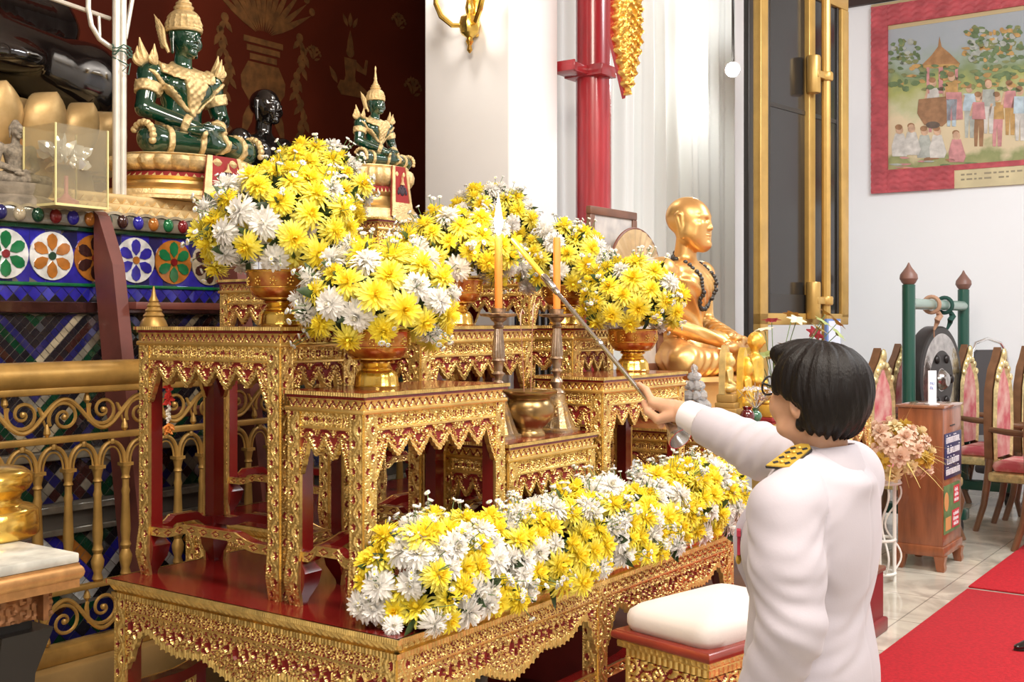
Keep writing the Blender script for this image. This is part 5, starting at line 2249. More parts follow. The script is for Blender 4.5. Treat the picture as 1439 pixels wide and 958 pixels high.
# black monk head behind
pm = at(376, 205, 6.2)
t = thing('black_monk_statue', 'glossy black monk statue, bald head seen between bouquet and red wall', 'statue', (pm.x, pm.y, 0), TH + .2)
zs_ = CAM_Z - (128 - HY) / FPX * 6.2 - .985 * .72
s = seated(.013)
o = obj('body', s.geo(), M['blackgloss'], t, smooth=180)
o.matrix_local = Matrix.Translation((0, 0, zs_)) @ Matrix.Scale(.72, 4)
o = obj('head', young_head().geo(), M['blackgloss'], t, smooth=180)
o.matrix_local = Matrix.Translation((0, 0, zs_)) @ Matrix.Scale(.72, 4)
g = Geo()
g.lathe([(0, ZT), (.33, ZT), (.33, ZT + .06), (.28, ZT + .10), (.30, zs_ - .03), (.32, zs_ + .004), (0, zs_ + .004)] if zs_ > ZT + .2 else [(0, ZT), (.36, ZT), (.36, zs_ + .004), (0, zs_ + .004)], 40)
obj('pedestal', g, M['lotusgold'], t)

# ------------------------------------------------------------------ small stone figure and glass case on the rim
ps = at(8, 296, 4.42)
t = thing('stone_buddha_statue', 'small weathered stone seated figure at the left edge on the mosaic plinth', 'statue', (ps.x, ps.y + .1, ZT - .005), TH)
s = seated(.014)
zz_ = .085
o = obj('body', s.geo(), M['stone'], t, smooth=180)
o.matrix_local = Tm((0, 0, zz_), s=.255)
s = young_head()
s.ell((0, .04, .99), (.055, .055, .05), .03)
o = obj('head', s.geo(), M['stone'], t, smooth=180)
o.matrix_local = Tm((0, 0, zz_), s=.255)
g = Geo()
g.lathe([(0, 0), (.15, 0), (.15, .03), (.12, .045), (.14, .075), (.14, zz_ + .006), (0, zz_ + .006)], 24, T=Matrix.Diagonal((1, .8, 1, 1)))
obj('base', g, M['stone'], t)


def clear_mat(name, tint, fac):
    m, nt, b = nodes(name, .05)
    b.inputs['Base Color'].default_value = (*tint, 1)
    tr = nt.nodes.new('ShaderNodeBsdfTransparent')
    tr.inputs['Color'].default_value = (.93, .92, .86, 1)
    mx = nt.nodes.new('ShaderNodeMixShader')
    mx.inputs['Fac'].default_value = fac
    nt.links.new(tr.outputs[0], mx.inputs[1])
    nt.links.new(b.outputs[0], mx.inputs[2])
    nt.links.new(mx.outputs[0], nt.nodes['Material Output'].inputs['Surface'])
    return m


M['acrylic'] = clear_mat('clear_acrylic', (.72, .66, .52), .13)
pg = at(93, 299, 4.55)
t = thing('display_case', 'clear display case with yellowish edges on the mosaic plinth', 'case', (pg.x, pg.y, ZT - .005), TH + .05)
cw, cd, chh = .24, .20, .315
g = Geo()
for i in range(4):
    ww, dd = (cw, cd) if i % 2 == 0 else (cd, cw)
    g.box(-ww / 2, ww / 2, -dd / 2, -dd / 2 + .003, .01, chh, T=Matrix.Rotation(i * PI / 2, 4, 'Z'))
g.box(-cw / 2, cw / 2, -cd / 2, cd / 2, chh, chh + .003)
obj('pane', g, M['acrylic'], t, smooth=0)
g = Geo()
for sx in (-1, 1):
    for sy in (-1, 1):
        g.box(sx * cw / 2 - .003, sx * cw / 2 + .003, sy * cd / 2 - .003, sy * cd / 2 + .003, 0, chh + .003)
g.box(-cw / 2, cw / 2, -cd / 2, cd / 2, 0, .01)
obj('edge_strip', g, mat('yellowed_edge', (.80, .70, .34), .3), t, smooth=0)
t = thing('crystal_flower', 'silvery crystal flower ornament inside the display case', 'ornament', (pg.x, pg.y, ZT + .0055), TH)
r = np.random.default_rng(4)
g = Geo()
g.lathe([(0, 0), (.045, 0), (.05, .02), (.02, .035), (.008, .05), (.008, .12), (0, .12)], 14, 1)
obj('stem_foot', g, [M['steel'], mat('pinkish_foot', (.50, .22, .22), .3)], t)
for k in range(26):
    g = Geo()
    d = Vector((r.normal(0, .7), r.normal(0, .7), r.uniform(-.3, 1))).normalized()
    T = frame(Vector((0, 0, .175)) + d * r.uniform(.01, .075), d)
    l = r.uniform(.05, .085)
    g.loft(np.array([[(-w_, .3 * w_, l * q), (0, -.25 * w_, l * q), (w_, .3 * w_, l * q), (0, .45 * w_, l * q)] for q, w_ in ((0, .004), (.35, .022), (.7, .019), (1, .002))]), 0, T, cap=True)
    obj('petal', g, mat('silvery_crystal', (.80, .80, .82), .12, .55) if k == 0 else bpy.data.materials['silvery_crystal'], t)

# ------------------------------------------------------------------ pale scaffold post
pp = at(168, 180, 4.95)
t = thing('scaffold_post', 'pale metal scaffold post with bent tubes, left of the large green statue', 'post', (pp.x, pp.y, 0), TH)
M['paletube'] = mat('pale_metal_tube', (.70, .66, .58), .3, .4, var=.1, vscale=10)
zp = STEP1 - .02
g = Geo()
g.tube([(-.016, 0, ZT), (-.016, 0, 4.2)], .017, 12)
g.tube([(.018, 0, ZT), (.018, 0, 4.2)], .015, 12)
obj('upright', g, M['paletube'], t)
g = Geo()
zt1 = CAM_Z - (66 - HY) / FPX * 4.95
g.tube([(-.14, .02, 4.2), (-.14, .02, zt1 + .14), (-.125, .02, zt1 + .07), (-.085, .02, zt1 + .02), (-.015, .02, zt1 - .01)], .011, 10)
g.tube([(-.32, .04, zt1 + .15), (-.02, .04, zt1 + .125)], .010, 8)
g.tube([(-.075, .04, zt1 + .13), (-.07, .04, zt1 + .03)], .007, 8)
g.tube([(.05, .03, zt1 + .05), (.14, .03, zt1 + .5)], .010, 8)
obj('bent_tube', g, M['paletube'], t)
g = Geo()
pts = []
for k in range(40):
    a = k * .55
    pts.append((.045 * math.cos(a) + .0, -.02 + .03 * math.sin(a), zt1 + .0 - .0012 * k + .012 * math.sin(k * 1.7)))
pts += [(.02, -.035, zt1 - .08), (-.01, -.035, zt1 - .11), (.02, -.035, zt1 - .12), (.03, -.035, zt1 - .07)]
g.tube(pts, .0032, 6)
obj('green_wire', g, mat('green_wire', (.05, .11, .08), .5), t)
# ================================================================== candlesticks, candles, incense pot
M['pewter'] = mat('tarnished_pewter', (.36, .27, .20), .34, .85, var=.3, vscale=25, bump=.2, bscale=90)
M['pewterfoot'] = mat('patchy_gilt_foot', (.44, .36, .28), .4, .8, col2=(.55, .36, .13), vscale=34, bump=.7, bscale=110)
M['brass'] = mat('aged_brass', (.36, .235, .10), .30, .9, var=.25, vscale=9, bump=.08, bscale=40)
M['wax'] = mat('orange_wax', (.85, .27, .045), .42, 0, sss=.35)
M['yellowax'] = mat('yellow_wax', (.90, .55, .05), .45, 0, sss=.3)
M['flame'] = mat('candle_flame', (1, .85, .5), .5, emit=(1, .80, .42), estr=26)
ZI = TABLE[2][2]


def candlestick(p, label):
    t = thing('candlestick', label, 'candlestick', p, TH + .15, 'pewter candlesticks beside the incense pot')
    g = Geo()
    R = []
    for z, r, sq in ((0, .060, 1), (.008, .060, 1), (.014, .050, .9), (.03, .044, .9), (.06, .036, .8), (.09, .029, .6), (.118, .024, .3), (.122, .026, 0)):
        th = np.linspace(0, TAU, 32, endpoint=False)
        q = (np.abs(np.cos(th)) ** 6 + np.abs(np.sin(th)) ** 6) ** (-1 / 6)
        rr = r * ((1 - sq) + sq * q) * (1 + .05 * np.cos(12 * th) * (1 if .01 < z < .1 else 0))
        R.append(np.stack([rr * np.cos(th), rr * np.sin(th), np.full(32, z)], -1))
    g.loft(np.array(R), cap=True)
    obj('foot', g, M['pewterfoot'], t)
    g = Geo()
    pr = [(.024, .120), (.027, .126), (.022, .133), (.012, .140), (.017, .150), (.021, .160), (.017, .170), (.010, .176), (.012, .186), (.020, .195), (.012, .203), (.014, .215), (.016, .228), (.023, .236), (.017, .243)]
    g.lathe(pr, 24)
    g.lathe([(.018, .243), (.0195, .25), (.0185, .27), (.0135, .325), (.0125, .332)], 48, fn=lambda th, r, z: r * (1 + .06 * np.cos(14 * th)))
    g.lathe([(.0125, .332), (.018, .338), (.013, .345), (.014, .352), (.022, .358), (.027, .366), (.02, .368)], 24)
    obj('shaft', g, M['pewter'], t)
    g = Geo()
    g.lathe([(.02, .366), (.052, .371), (.057, .377), (.054, .379), (.024, .374)], 48, fn=lambda th, r, z: r * (1 + (.045 * np.cos(12 * th) if r > .04 else 0)))
    g.lathe([(.022, .372), (.021, .385), (.026, .395), (.023, .395), (.016, .38)], 24)
    obj('drip_pan', g, M['pewter'], t)
    return t


def candle(p, label, h, lit):
    t = thing('candle', label, 'candle', p, 0, None)
    g = Geo()
    g.lathe([(.0118, 0), (.0118, h - .004), (.010, h), (.006, h - .002), (0, h - .003)], 20)
    obj('wax_body', g, M['wax'], t)
    g = Geo()
    g.tube([(0, 0, h - .004), (.001, 0, h + .008), (.003, 0, h + .014)], .0013, 6)
    obj('wick', g, M['blackmetal'], t)
    if lit:
        g = Geo()
        g.lathe([(.001, h + .004), (.007, h + .014), (.0125, h + .034), (.0120, h + .058), (.008, h + .086), (.004, h + .11), (.0008, h + .132)], 16)
        obj('flame', g, M['flame'], t, smooth=180)
    return t


cl = L(0.85, 0.335, ZI)
cr = L(1.122, 0.300, ZI)
candlestick(cl, 'left pewter candlestick, under the lit candle, half hidden by the front table')
candlestick(cr, 'right pewter candlestick, standing free beside the incense pot')
candle(cl + Vector((0, 0, .380)), 'lit orange candle with a tall flame', .232, True)
candle(cr + Vector((0, 0, .380)), 'unlit orange candle to the right of the lit one', .246, False)
FLAME = cl + Vector((0, 0, .38 + .232))
lp = bpy.data.lights.new('candle_glow', 'POINT')
lp.energy = 1.6
lp.color = (1, .72, .36)
lp.shadow_soft_size = .02
lo = bpy.data.objects.new('candle_glow', lp)
COL.objects.link(lo)
lo.location = FLAME + Vector((.0, -.03, .05))

ip = L(.952, .290, ZI)
t = thing('incense_pot', 'round aged brass incense pot with a wide rim between the candlesticks', 'incense pot', ip, TH - .5)
g = Geo()
g.lathe([(0, 0), (.048, 0), (.049, .006), (.045, .014), (.041, .022), (.043, .028), (.058, .040), (.073, .058), (.079, .076), (.077, .094), (.069, .108), (.064, .114), (.066, .120), (.078, .128), (.086, .134), (.087, .140), (.084, .142), (.074, .138), (.066, .126), (.060, .118), (0, .117)], 48)
obj('vessel', g, M['brass'], t, smooth=50)
for sg in (-1, 1):
    s = Sdf((-.03, -.03, -.035), (.03, .03, .035), .0022)
    s.ell((0, 0, 0), (.016, .012, .019), .004)
    for q in (-1, 1):
        s.ell((q * .011, -.008, .012), .007, .004).ell((q * .007, -.013, .004), .0045, .003).ell((q * .014, -.004, -.004), .007, .004).ell((q * .006, -.012, -.013), .005, .003)
    s.ell((0, -.014, -.004), (.005, .006, .005), .003)
    s.ell((0, -.004, .019), (.010, .007, .005), .003)
    o = obj('lion_mask', s.geo(), M['brass'], t, smooth=180)
    o.matrix_local = Tm((sg * .079, 0, .073), sg * PI / 2)
g = Geo()
g.lathe([(0, .120), (.058, .119), (.062, .112), (0, .112)], 24)
obj('ash', g, mat('grey_ash', (.28, .25, .21), .95, var=.2, vscale=60), t)
for i, (dx, dy, tx, ty, hh) in enumerate(((-.016, 0, -.012, .0, .29), (.004, .012, .006, .0, .31))):
    p = ip + Vector((dx, dy, .118))
    tt = thing('incense_stick', ('left' if i == 0 else 'right') + ' of the two thin incense sticks with curling ash in the brass pot', 'incense stick', p, 0, 'incense sticks in the brass pot')
    g = Geo()
    g.tube([(0, 0, -.004), (tx * .5, ty * .5, hh * .5), (tx, ty, hh * .80)], .0012, 6)
    obj('stick', g, mat('red_incense_stick', (.42, .20, .12), .8), tt)
    g = Geo()
    g.tube([(tx, ty, hh * .78), (tx * 1.05, ty, hh * .88), (tx + .006, ty, hh * .95), (tx + .013, ty, hh * .90)], [.0016, .0026, .0028, .0018], 6)
    obj('ash_tip', g, mat('pale_ash', (.62, .48, .38), .9), tt)

# ================================================================== dais and side altar with the golden monk
t = thing('dais', 'low dark red box dais on the floor behind the woman in white', 'dais', L(2.86, .575, 0), TH)
g = Geo()
g.box(-.90, .93, -.49, .49, .0, .30)
g.box(-.90, .95, -.51, .51, 0, .07, 0, bev=.01)
obj('box', g, mat('dais_red', (.20, .018, .020), .4, var=.1), t)
g = Geo()
g.box(-.90, .95, -.50, .50, .30, .325, 0, bev=.006)
obj('top_board', g, mat('dais_brown', (.17, .075, .045), .35, var=.15), t)
SA = (2.02, 3.70, .12, 1.055)
t = thing('side_altar_table', 'gilded side altar with the golden monk and small figures on top', 'altar table', L((SA[0] + SA[1]) / 2, (SA[2] + SA[3]) / 2, .325), TH)
altar_table(SA[1] - SA[0], SA[3] - SA[2], 1.13 - .325, 11, 5)(t)
ZS = 1.13

pm = at(983, 540, 5.55)
am, bm = ab(pm)
k = (972 - CX) / FPX
am = (k * (OY + UX * .66) - OX + UY * .66) / (UX - k * UY)
pm = L(am, .66)
zm = CAM_Z - (528 - HY) / FPX * pm.y
t = thing('golden_monk_statue', 'golden seated monk statue with bald head and pleated robe before the curtain', 'statue', (pm.x, pm.y, 0), TH + .04)
s = seated(.0085, gaunt=1.0, elbow=(.30, .05, .31))
# robe: pleats modelled as ridges over chest and lap
X, Y, Z = s._grid((slice(None),) * 3)
pl = .0045 * np.sin(TAU * (Z * .75 + X * .85 + .35 * np.sqrt(X * X + (Y + .1) ** 2)) / .050) * np.clip((Z - .16) / .08, 0, 1) * np.clip((.60 - Z) / .06, 0, 1) * np.clip((.23 - np.abs(X)) / .04, 0, 1)
pl2 = .004 * np.sin(TAU * (np.abs(X) + .6 * Z + .25 * Y) / .075) * np.clip((.17 - Z) / .04, 0, 1)
s.F = (s.F - pl - pl2).astype(np.float32)
WM_ = .81
o = obj('body', s.geo(), M['monkgold'], t, smooth=180)
o.matrix_local = Matrix.Translation((0, 0, zm)) @ Matrix.Scale(WM_, 4)
o = obj('head', old_head().geo(), M['monkgold'], t, smooth=180)
o.matrix_local = Matrix.Translation((0, 0, zm)) @ Matrix.Scale(WM_, 4)
g = Geo()
R_ = .5 * WM_
g.lathe([(0, ZS), (R_ * 1.02, ZS), (R_ * 1.04, ZS + .02), (R_ * .98, ZS + .05), (R_ * .96, zm - .03), (R_ * .99, zm - .01), (R_ * .97, zm + .01), (0, zm + .01)], 64, T=Matrix.Diagonal((1, .74, 1, 1)))
obj('seat_base', g, M['monkgold'], t)
# prayer beads
t2 = thing('bead_necklace', 'long dark bead necklace hanging round the golden monk', 'necklace', (pm.x, pm.y, zm), TH + .04)
g = Geo()
for k in range(78):
    a = TAU * k / 78
    c, sn = math.cos(a), math.sin(a)
    if c > 0:
        x, z, front = .105 * sn, None, False
        y = .045 + .055 * c
        ix, iy = int(round((x - s.lo[0]) / s.res)), int(round((y - s.lo[1]) / s.res))
        zz = np.nonzero((s.F[ix, iy, :] < 0) & (s.ax[2] < .70))[0]
        g.ball((x * WM_, y * WM_, (s.ax[2][zz[-1]] + .008) * WM_), .0115, 8, 6)
        continue
    else:
        x, z, front = .105 * abs(sn) ** .8 * (1 if sn > 0 else -1), .650 - .270 * (-c) ** 1.15, True
    ix, iz = int(round((x - s.lo[0]) / s.res)), int(round((z - s.lo[2]) / s.res))
    ys = np.nonzero(s.F[ix, :, iz] < 0)[0]
    if len(ys) == 0:
        continue
    w_ = abs(sn) ** 3
    yf, yb_ = s.ax[1][ys[0]] - .008, s.ax[1][ys[-1]] + .008
    y = yf if front else yb_ * (1 - w_) + .045 * w_
    g.ball((x * WM_, y * WM_, z * WM_), .0115, 8, 6)
obj('beads', g, mat('dark_beads', (.03, .025, .022), .4), t2)

# ---------------------------------------------------------------- small things on the side altar
M['palefig'] = mat('pale_gold_figure', (.72, .54, .22), .4, .6, var=.15, vscale=30, bump=.2, bscale=90)
M['yellowfig'] = mat('yellow_gold_figure', (.82, .55, .10), .35, .6, var=.15, vscale=30, bump=.2, bscale=90)


def on_b_at(px, b, z=ZS):
    k = (px - CX) / FPX
    a = (k * (OY + UX * b) - OX + UY * b) / (UX - k * UY)
    return L(a, b, z)


p = on_b_at(976, .34)
t = thing('crystal_ornament', 'tiered clear crystal ornament on the side altar beside the raised wrist', 'ornament', p, TH)
M['facet'] = mat('faceted_crystal', (.90, .91, .93), .05, .0, trans=.70, ior=1.45)
r = np.random.default_rng(11)
for lv, (rad, cnt, z, sz) in enumerate(((.055, 9, .04, .030), (.046, 8, .085, .027), (.036, 7, .125, .025), (.026, 6, .165, .022), (.014, 4, .20, .020), (0, 1, .235, .018))):
    g = Geo()
    for k in range(cnt):
        a = TAU * k / cnt + lv
        T = Tm((rad * math.cos(a), rad * math.sin(a), z), r.uniform(0, 3), r.uniform(-.4, .4), r.uniform(-.4, .4))
        g.lathe([(0, -sz), (sz * .7, -sz * .5), (sz * .85, 0), (sz * .6, sz * .6), (0, sz)], 6, T=T)
    g.lathe([(.01, z - .02), (max(rad, .012), z - .01), (max(rad, .012), z - .006), (.01, z)], 12)
    obj('crystal_tier', g, M['facet'], t, smooth=0)
g = Geo()
g.lathe([(0, 0), (.065, 0), (.065, .012), (.05, .02), (0, .02)], 20)
obj('base', g, mat('ornament_wood', (.16, .06, .03), .4), t)


def tablet(p, label, m_, hgt, w):
    t = thing('amulet_figure', label, 'figurine', p, TH + .1)
    g = Geo()
    pts = [(-w, .0)] + [(-w * (1.02 - .12 * q), hgt * .62 * q) for q in (.5, 1)] + [(-w * .72, hgt * .82), (-w * .3, hgt * .95), (0, hgt)]
    pts = pts + [(-x, z) for x, z in pts[::-1][1:]]
    g.prism([(x, z + .055) for x, z in pts][::-1], -.006, .02)
    obj('mandorla', g, m_, t)
    s = Sdf((-w, -.06, -.01), (w, .02, hgt), .004)
    k = hgt
    s.ell((0, -.012, .12 * k), (w * .85, .028, .09 * k), .01)
    s.limb((0, -.012, .15 * k), (0, -.012, .48 * k), w * .45, w * .42, .015)
    s.ell((0, -.016, .66 * k), (w * .32, .022, .12 * k), .01).ell((0, -.012, .80 * k), (w * .14, .014, .06 * k), .008)
    for q in (-1, 1):
        s.limb((q * w * .55, -.012, .48 * k), (q * w * .62, -.02, .27 * k), w * .16, w * .13, .008).limb((q * w * .62, -.02, .27 * k), (0, -.036, .20 * k), w * .13, w * .1, .006)
    o = obj('figure', s.geo(), m_, t, smooth=180)
    o.location = (0, 0, .055)
    g = Geo()
    g.box(-w * 1.15, w * 1.15, -.05, .035, 0, .022, bev=.004)
    g.box(-w * 1.0, w * 1.0, -.042, .03, .022, .056, bev=.006)
    obj('plinth', g, mat('plinth_gilt_wood', (.40, .24, .07), .45, .3) if 'plinth_gilt_wood' not in bpy.data.materials else bpy.data.materials['plinth_gilt_wood'], t)
    return t


tablet(on_b_at(1021, .27, ZS + .07), 'pale gold seated figurine before an upright pointed slab on the side altar', M['palefig'], .20, .040)
g = Geo()
p = on_b_at(1021, .27)
t = thing('wooden_riser', 'stepped gold and brown riser under the pale gold figurine', 'riser', p, TH + .1)
g.box(-.07, .07, -.07, .06, 0, .035, bev=.004)
g.box(-.062, .062, -.062, .052, .035, .07, bev=.004)
obj('riser_block', g, bpy.data.materials['plinth_gilt_wood'], t)
tablet(on_b_at(1046, .22), 'yellow gold figurine with a flower string, right of the pale one', M['yellowfig'], .26, .042)
t = thing('small_monk_statue', 'small standing golden monk figure with round head on the side altar', 'statue', on_b_at(1061, .34), TH + .2)
s = Sdf((-.07, -.06, 0), (.07, .06, .40), .004)
s.limb((0, 0, .03), (0, 0, .22), .042, .040, .02).ell((0, 0, .25), (.052, .036, .03), .02)
for q in (-1, 1):
    s.limb((q * .046, 0, .25), (q * .05, -.015, .16), .016, .014, .01).limb((q * .05, -.015, .16), (0, -.045, .15), .014, .011, .008)
s.limb((0, 0, .27), (0, 0, .30), .016, .016, .01).ell((0, -.004, .335), (.034, .038, .042), .01).ell((0, -.042, .33), (.006, .007, .008), .005)
for q in (-1, 1):
    s.ell((q * .035, .004, .33), (.006, .009, .014), .004)
s.ell((0, 0, .02), (.055, .045, .022), .01)
obj('body', s.geo(), M['yellowfig'], t, smooth=180)
for px, b, lab, col, s_ in ((1050, .155, 'dark red glass vase on the side altar edge', (.10, .008, .012), 1.0), (1062, .16, 'small green glass vase next to the dark red vase', (.05, .16, .09), .85)):
    t = thing('glass_vase', lab, 'vase', on_b_at(px, b), TH)
    g = Geo()
    g.lathe([(r_ * s_, z * s_) for r_, z in ((0, 0), (.018, 0), (.020, .004), (.014, .012), (.026, .03), (.030, .046), (.024, .062), (.015, .070), (.020, .082), (.017, .082), (.012, .07), (0, .05))], 24)
    obj('vase_body', g, mat('vase_glass', col, .08, 0, coat=1), t)
t = thing('silver_flowers', 'sprig of silvery artificial flowers in the small green vase', 'flowers', on_b_at(1062, .16, ZS + .064), TH)
r = np.random.default_rng(8)
g = Geo()
for k in range(16):
    d = Vector((r.normal(0, .55), r.normal(0, .55), 1)).normalized()
    tip = d * r.uniform(.07, .13)
    g.tube([(0, 0, 0), tuple(tip * .6), tuple(tip)], .0013, 5)
obj('stems', g, M['steel'], t)
for k in range(16):
    g = Geo()
    d = Vector((r.normal(0, .6), r.normal(0, .6), .9)).normalized()
    T = frame(d * r.uniform(.07, .13), d)
    for q in range(6):
        a = TAU * q / 6
        g.loft(np.array([[(.003, -.002, 0), (.003, .002, 0)], [(.012, -.006, .006), (.012, .006, .006)], [(.022, -.002, .006), (.022, .002, .006)]]), 0, T @ Matrix.Rotation(a, 4, 'Z'), closed=False)
    obj('blossom', g, mat('silver_foil', (.80, .80, .84), .25, .7) if k == 0 else bpy.data.materials['silver_foil'], t)
t = thing('small_gold_box', 'little gold box with a red base at the right end of the side altar', 'box', on_b_at(1079, .20), TH)
g = Geo()
g.box(-.05, .05, -.04, .04, 0, .018, 1, bev=.003)
g.box(-.046, .046, -.036, .036, .018, .075, 0, bev=.006)
g.box(-.05, .05, -.04, .04, .075, .085, 0, bev=.003)
obj('casket', g, [M['yellowfig'], M['redcloth']], t)
t = thing('artificial_flowers', 'gold, green and pink artificial flower arrangement behind the figurines', 'flowers', on_b_at(1088, .32), TH)
g = Geo()
g.lathe([(0, 0), (.05, 0), (.05, .01), (.03, .03), (.055, .09), (.05, .12), (.04, .12), (.03, .06), (0, .05)], 20)
obj('vase', g, M['palefig'], t)
for k in range(22):
    g = Geo()
    d = Vector((r.normal(0, .5), r.normal(0, .5), 1)).normalized()
    l = r.uniform(.12, .44)
    tip = Vector((0, 0, .1)) + d * l
    g.tube([(0, 0, .08), tuple((tip + Vector((0, 0, .1))) / 2), tuple(tip)], .002, 5, 0)
    T = frame(tip, d)
    for q in range(6):
        a = TAU * q / 6
        w_ = .016
        g.loft(np.array([[(.004, -.004, 0), (.004, .004, 0)], [(.02, -w_, .012), (.02, w_, .012)], [(.045, -.004, .010), (.045, .004, .010)]]), 1, T @ Matrix.Rotation(a, 4, 'Z'), closed=False)
    c = ['fl_gold', 'fl_green', 'fl_cream', 'fl_pink'][r.integers(0, 4)]
    if c not in M:
        M[c] = mat({'fl_gold': 'gold_leaf', 'fl_green': 'olive_leaf', 'fl_cream': 'cream_leaf', 'fl_pink': 'pink_blossom'}[c], {'fl_gold': (.60, .45, .12), 'fl_green': (.30, .36, .12), 'fl_cream': (.72, .66, .45), 'fl_pink': (.65, .12, .22)}[c], .5)
    obj('flower', g, [M['stem'], M[c]], t, smooth=180)
p = on_b_at(1002, 1.12)
tt = thing('jar_column', 'slim white column behind the side altar holding the lidded jar', 'pedestal', (p.x, p.y, 0), TH)
g = Geo()
g.lathe([(0, 0), (.11, 0), (.11, .04), (.07, .07), (.06, .9), (.075, ZS - .03), (.08, ZS), (0, ZS)], 24)
obj('shaft', g, M['white'], tt)
t = thing('lidded_jar', 'slim greenish gold lidded jar with a pointed knob behind the monk\'s knee', 'jar', p, 0)
zj = CAM_Z - (490 - HY) / FPX * p.y - ZS
g = Geo()
g.lathe([(0, 0), (.05, 0), (.05, .02), (.035, .05), (.045, zj - .02), (.052, zj + .03), (.056, zj + .07), (.048, zj + .10), (.036, zj + .105), (.038, zj + .11)], 24)
obj('jar_body', g, mat('green_gold', (.30, .27, .09), .3, .6), t)
g = Geo()
g.lathe([(.040, zj + .11), (.042, zj + .118), (.028, zj + .13), (.031, zj + .136), (.020, zj + .148), (.023, zj + .154), (.012, zj + .166), (.004, zj + .195), (0, zj + .20)], 24)
obj('lid', g, bpy.data.materials['green_gold'], t)

# ---------------------------------------------------------------- fan, framed pictures
p = on_b_at(893, .92)
t = thing('talipot_fan', 'rounded beige ceremonial fan with ribs, left of the golden monk', 'fan', p, TH - .1)
zf = CAM_Z - (385 - HY) / FPX * p.y - ZS
g = Geo()
n = 48
rows = []
for rr in (.0, .5, 1.0):
    rows.append([(.20 * rr * math.cos(TAU * k / n), -.004 - .006 * (k % 2) * rr, zf + .21 * rr * math.sin(TAU * k / n)) for k in range(n)])
rows = np.array(rows)
bk = rows[::-1].copy()
bk[..., 1] += .016
g.loft(np.concatenate([rows, bk]), cap=False)
obj('leaf', g, mat('fan_beige', (.60, .45, .26), .6, var=.12, vscale=20), t, smooth=20)
g = Geo()
g.tube([(.203 * math.cos(TAU * k / 48), .002, zf + .213 * math.sin(TAU * k / 48)) for k in range(48)], .007, 8, closed=True)
g.tube([(0, .012, 0), (0, .012, zf + .15)], .012, 10)
g.lathe([(0, 0), (.06, 0), (.06, .015), (.02, .03), (0, .03)], 16, T=Tm((0, .012, 0)))
obj('rim_and_handle', g, mat('fan_brown', (.17, .06, .035), .4), t)
M['framewood'] = mat('brown_frame_wood', (.17, .075, .045), .4, var=.2, vscale=10)


def framed(px, b, ztop_px, w, h, label, tilt=.0, z0=ZS):
    p = on_b_at(px, b, z0)
    zt = CAM_Z - (ztop_px - HY) / FPX * p.y - z0
    t = thing('framed_picture', label, 'picture', p, TH + tilt)
    g = Geo()
    f = .038
    zb = zt - h
    g.box(-w / 2, w / 2, -.016, .012, zt - f, zt, bev=.005)
    g.box(-w / 2, w / 2, -.016, .012, zb, zb + f, bev=.005)
    g.box(-w / 2, -w / 2 + f, -.016, .012, zb + f, zt - f, bev=.005)
    g.box(w / 2 - f, w / 2, -.016, .012, zb + f, zt - f, bev=.005)
    g.box(-w / 2 + .01, w / 2 - .01, .0, .01, zb + .01, zt - .01)
    obj('frame', g, M['framewood'], t)
    g = Geo()
    g.box(-w / 2 + f, w / 2 - f, -.006, .001, zb + f, zt - f)
    obj('print', g, mat('grey_photo_print', (.42, .40, .40), .3, col2=(.66, .62, .58), vscale=11), t)
    g = Geo()
    for sx in (-1, 1):
        g.tube([(sx * w * .4, .03, 0), (sx * w * .4, .012, zb + .05)], .012, 8)
    g.tube([(-w * .45, .02, max(zb - .01, .02)), (w * .45, .02, max(zb - .01, .02))], .012, 8)
    obj('easel', g, M['framewood'], t)


framed(860, 1.0, 294, .43, .56, 'brown framed picture behind the bouquet, at the foot of the red post')
framed(905, .74, 440, .20, .26, 'small grey framed picture low beside the golden monk', tilt=-.4)

# dark spindle screen behind the middle bouquets
t = thing('spindle_screen', 'row of black glossy spindles between the bouquets, before the white pillar', 'screen', L(2.88, 1.69, 0), TH)
zt_ = CAM_Z - (322 - HY) / FPX * 6.1
g = Geo()
for z in (.1, 1.0, zt_ - .12):
    g.box(-.02, .50, -.012, .012, z, z + .025)
obj('rail', g, M['blackmetal'], t)
for k in range(9):
    g = Geo()
    g.lathe([(.018, 0), (.018, zt_ - .03), (.012, zt_ - .01), (0, zt_)], 10, T=Tm((.06 * k, 0, 0)))
    obj('spindle', g, M['blackgloss'], t)

# ================================================================== kneeling stool in front of the base table
M['velvet'] = mat('white_cushion_cloth', (.72, .65, .62), .85, sheen=.3, bump=.06, bscale=200)
HS = .66
dz = CAM_Z - HS
d_ = dz * FPX / (921 - HY)
pc = Vector(((997 - CX) / FPX * d_, d_))
e1 = Vector((-math.sin(math.radians(42)), math.cos(math.radians(42))))
sw, sd = .52, .36
angs = math.atan2(e1.x * -1, e1.y)
e2 = Vector((e1.y, -e1.x))
cc = pc + e1 * sd / 2 + e2 * sw / 2
t = thing('kneeling_stool', 'gilded stool with red rim and white cushion in front of the base table', 'stool', (cc.x, cc.y, 0), math.atan2(e2.y, e2.x))
g = Geo()
ang = np.linspace(-PI / 2, PI / 2, 7)
R = []
for (x, y, dx, dy) in ((-sw / 2, -sd / 2, -1, -1), (sw / 2, -sd / 2, 1, -1), (sw / 2, sd / 2, 1, 1), (-sw / 2, sd / 2, -1, 1)):
    R.append([(x + dx * (.012 * math.cos(a) - .012), y + dy * (.012 * math.cos(a) - .012), HS - .014 + .014 * math.sin(a)) for a in ang])
R.append(R[0])
g.loft(np.array(R), closed=False)
g.box(-sw / 2 + .01, sw / 2 - .01, -sd / 2 + .01, sd / 2 - .01, HS - .028, HS)
obj('red_rim', g, mat('rim_red_wood', (.26, .035, .022), .3, coat=.4, var=.15), t)
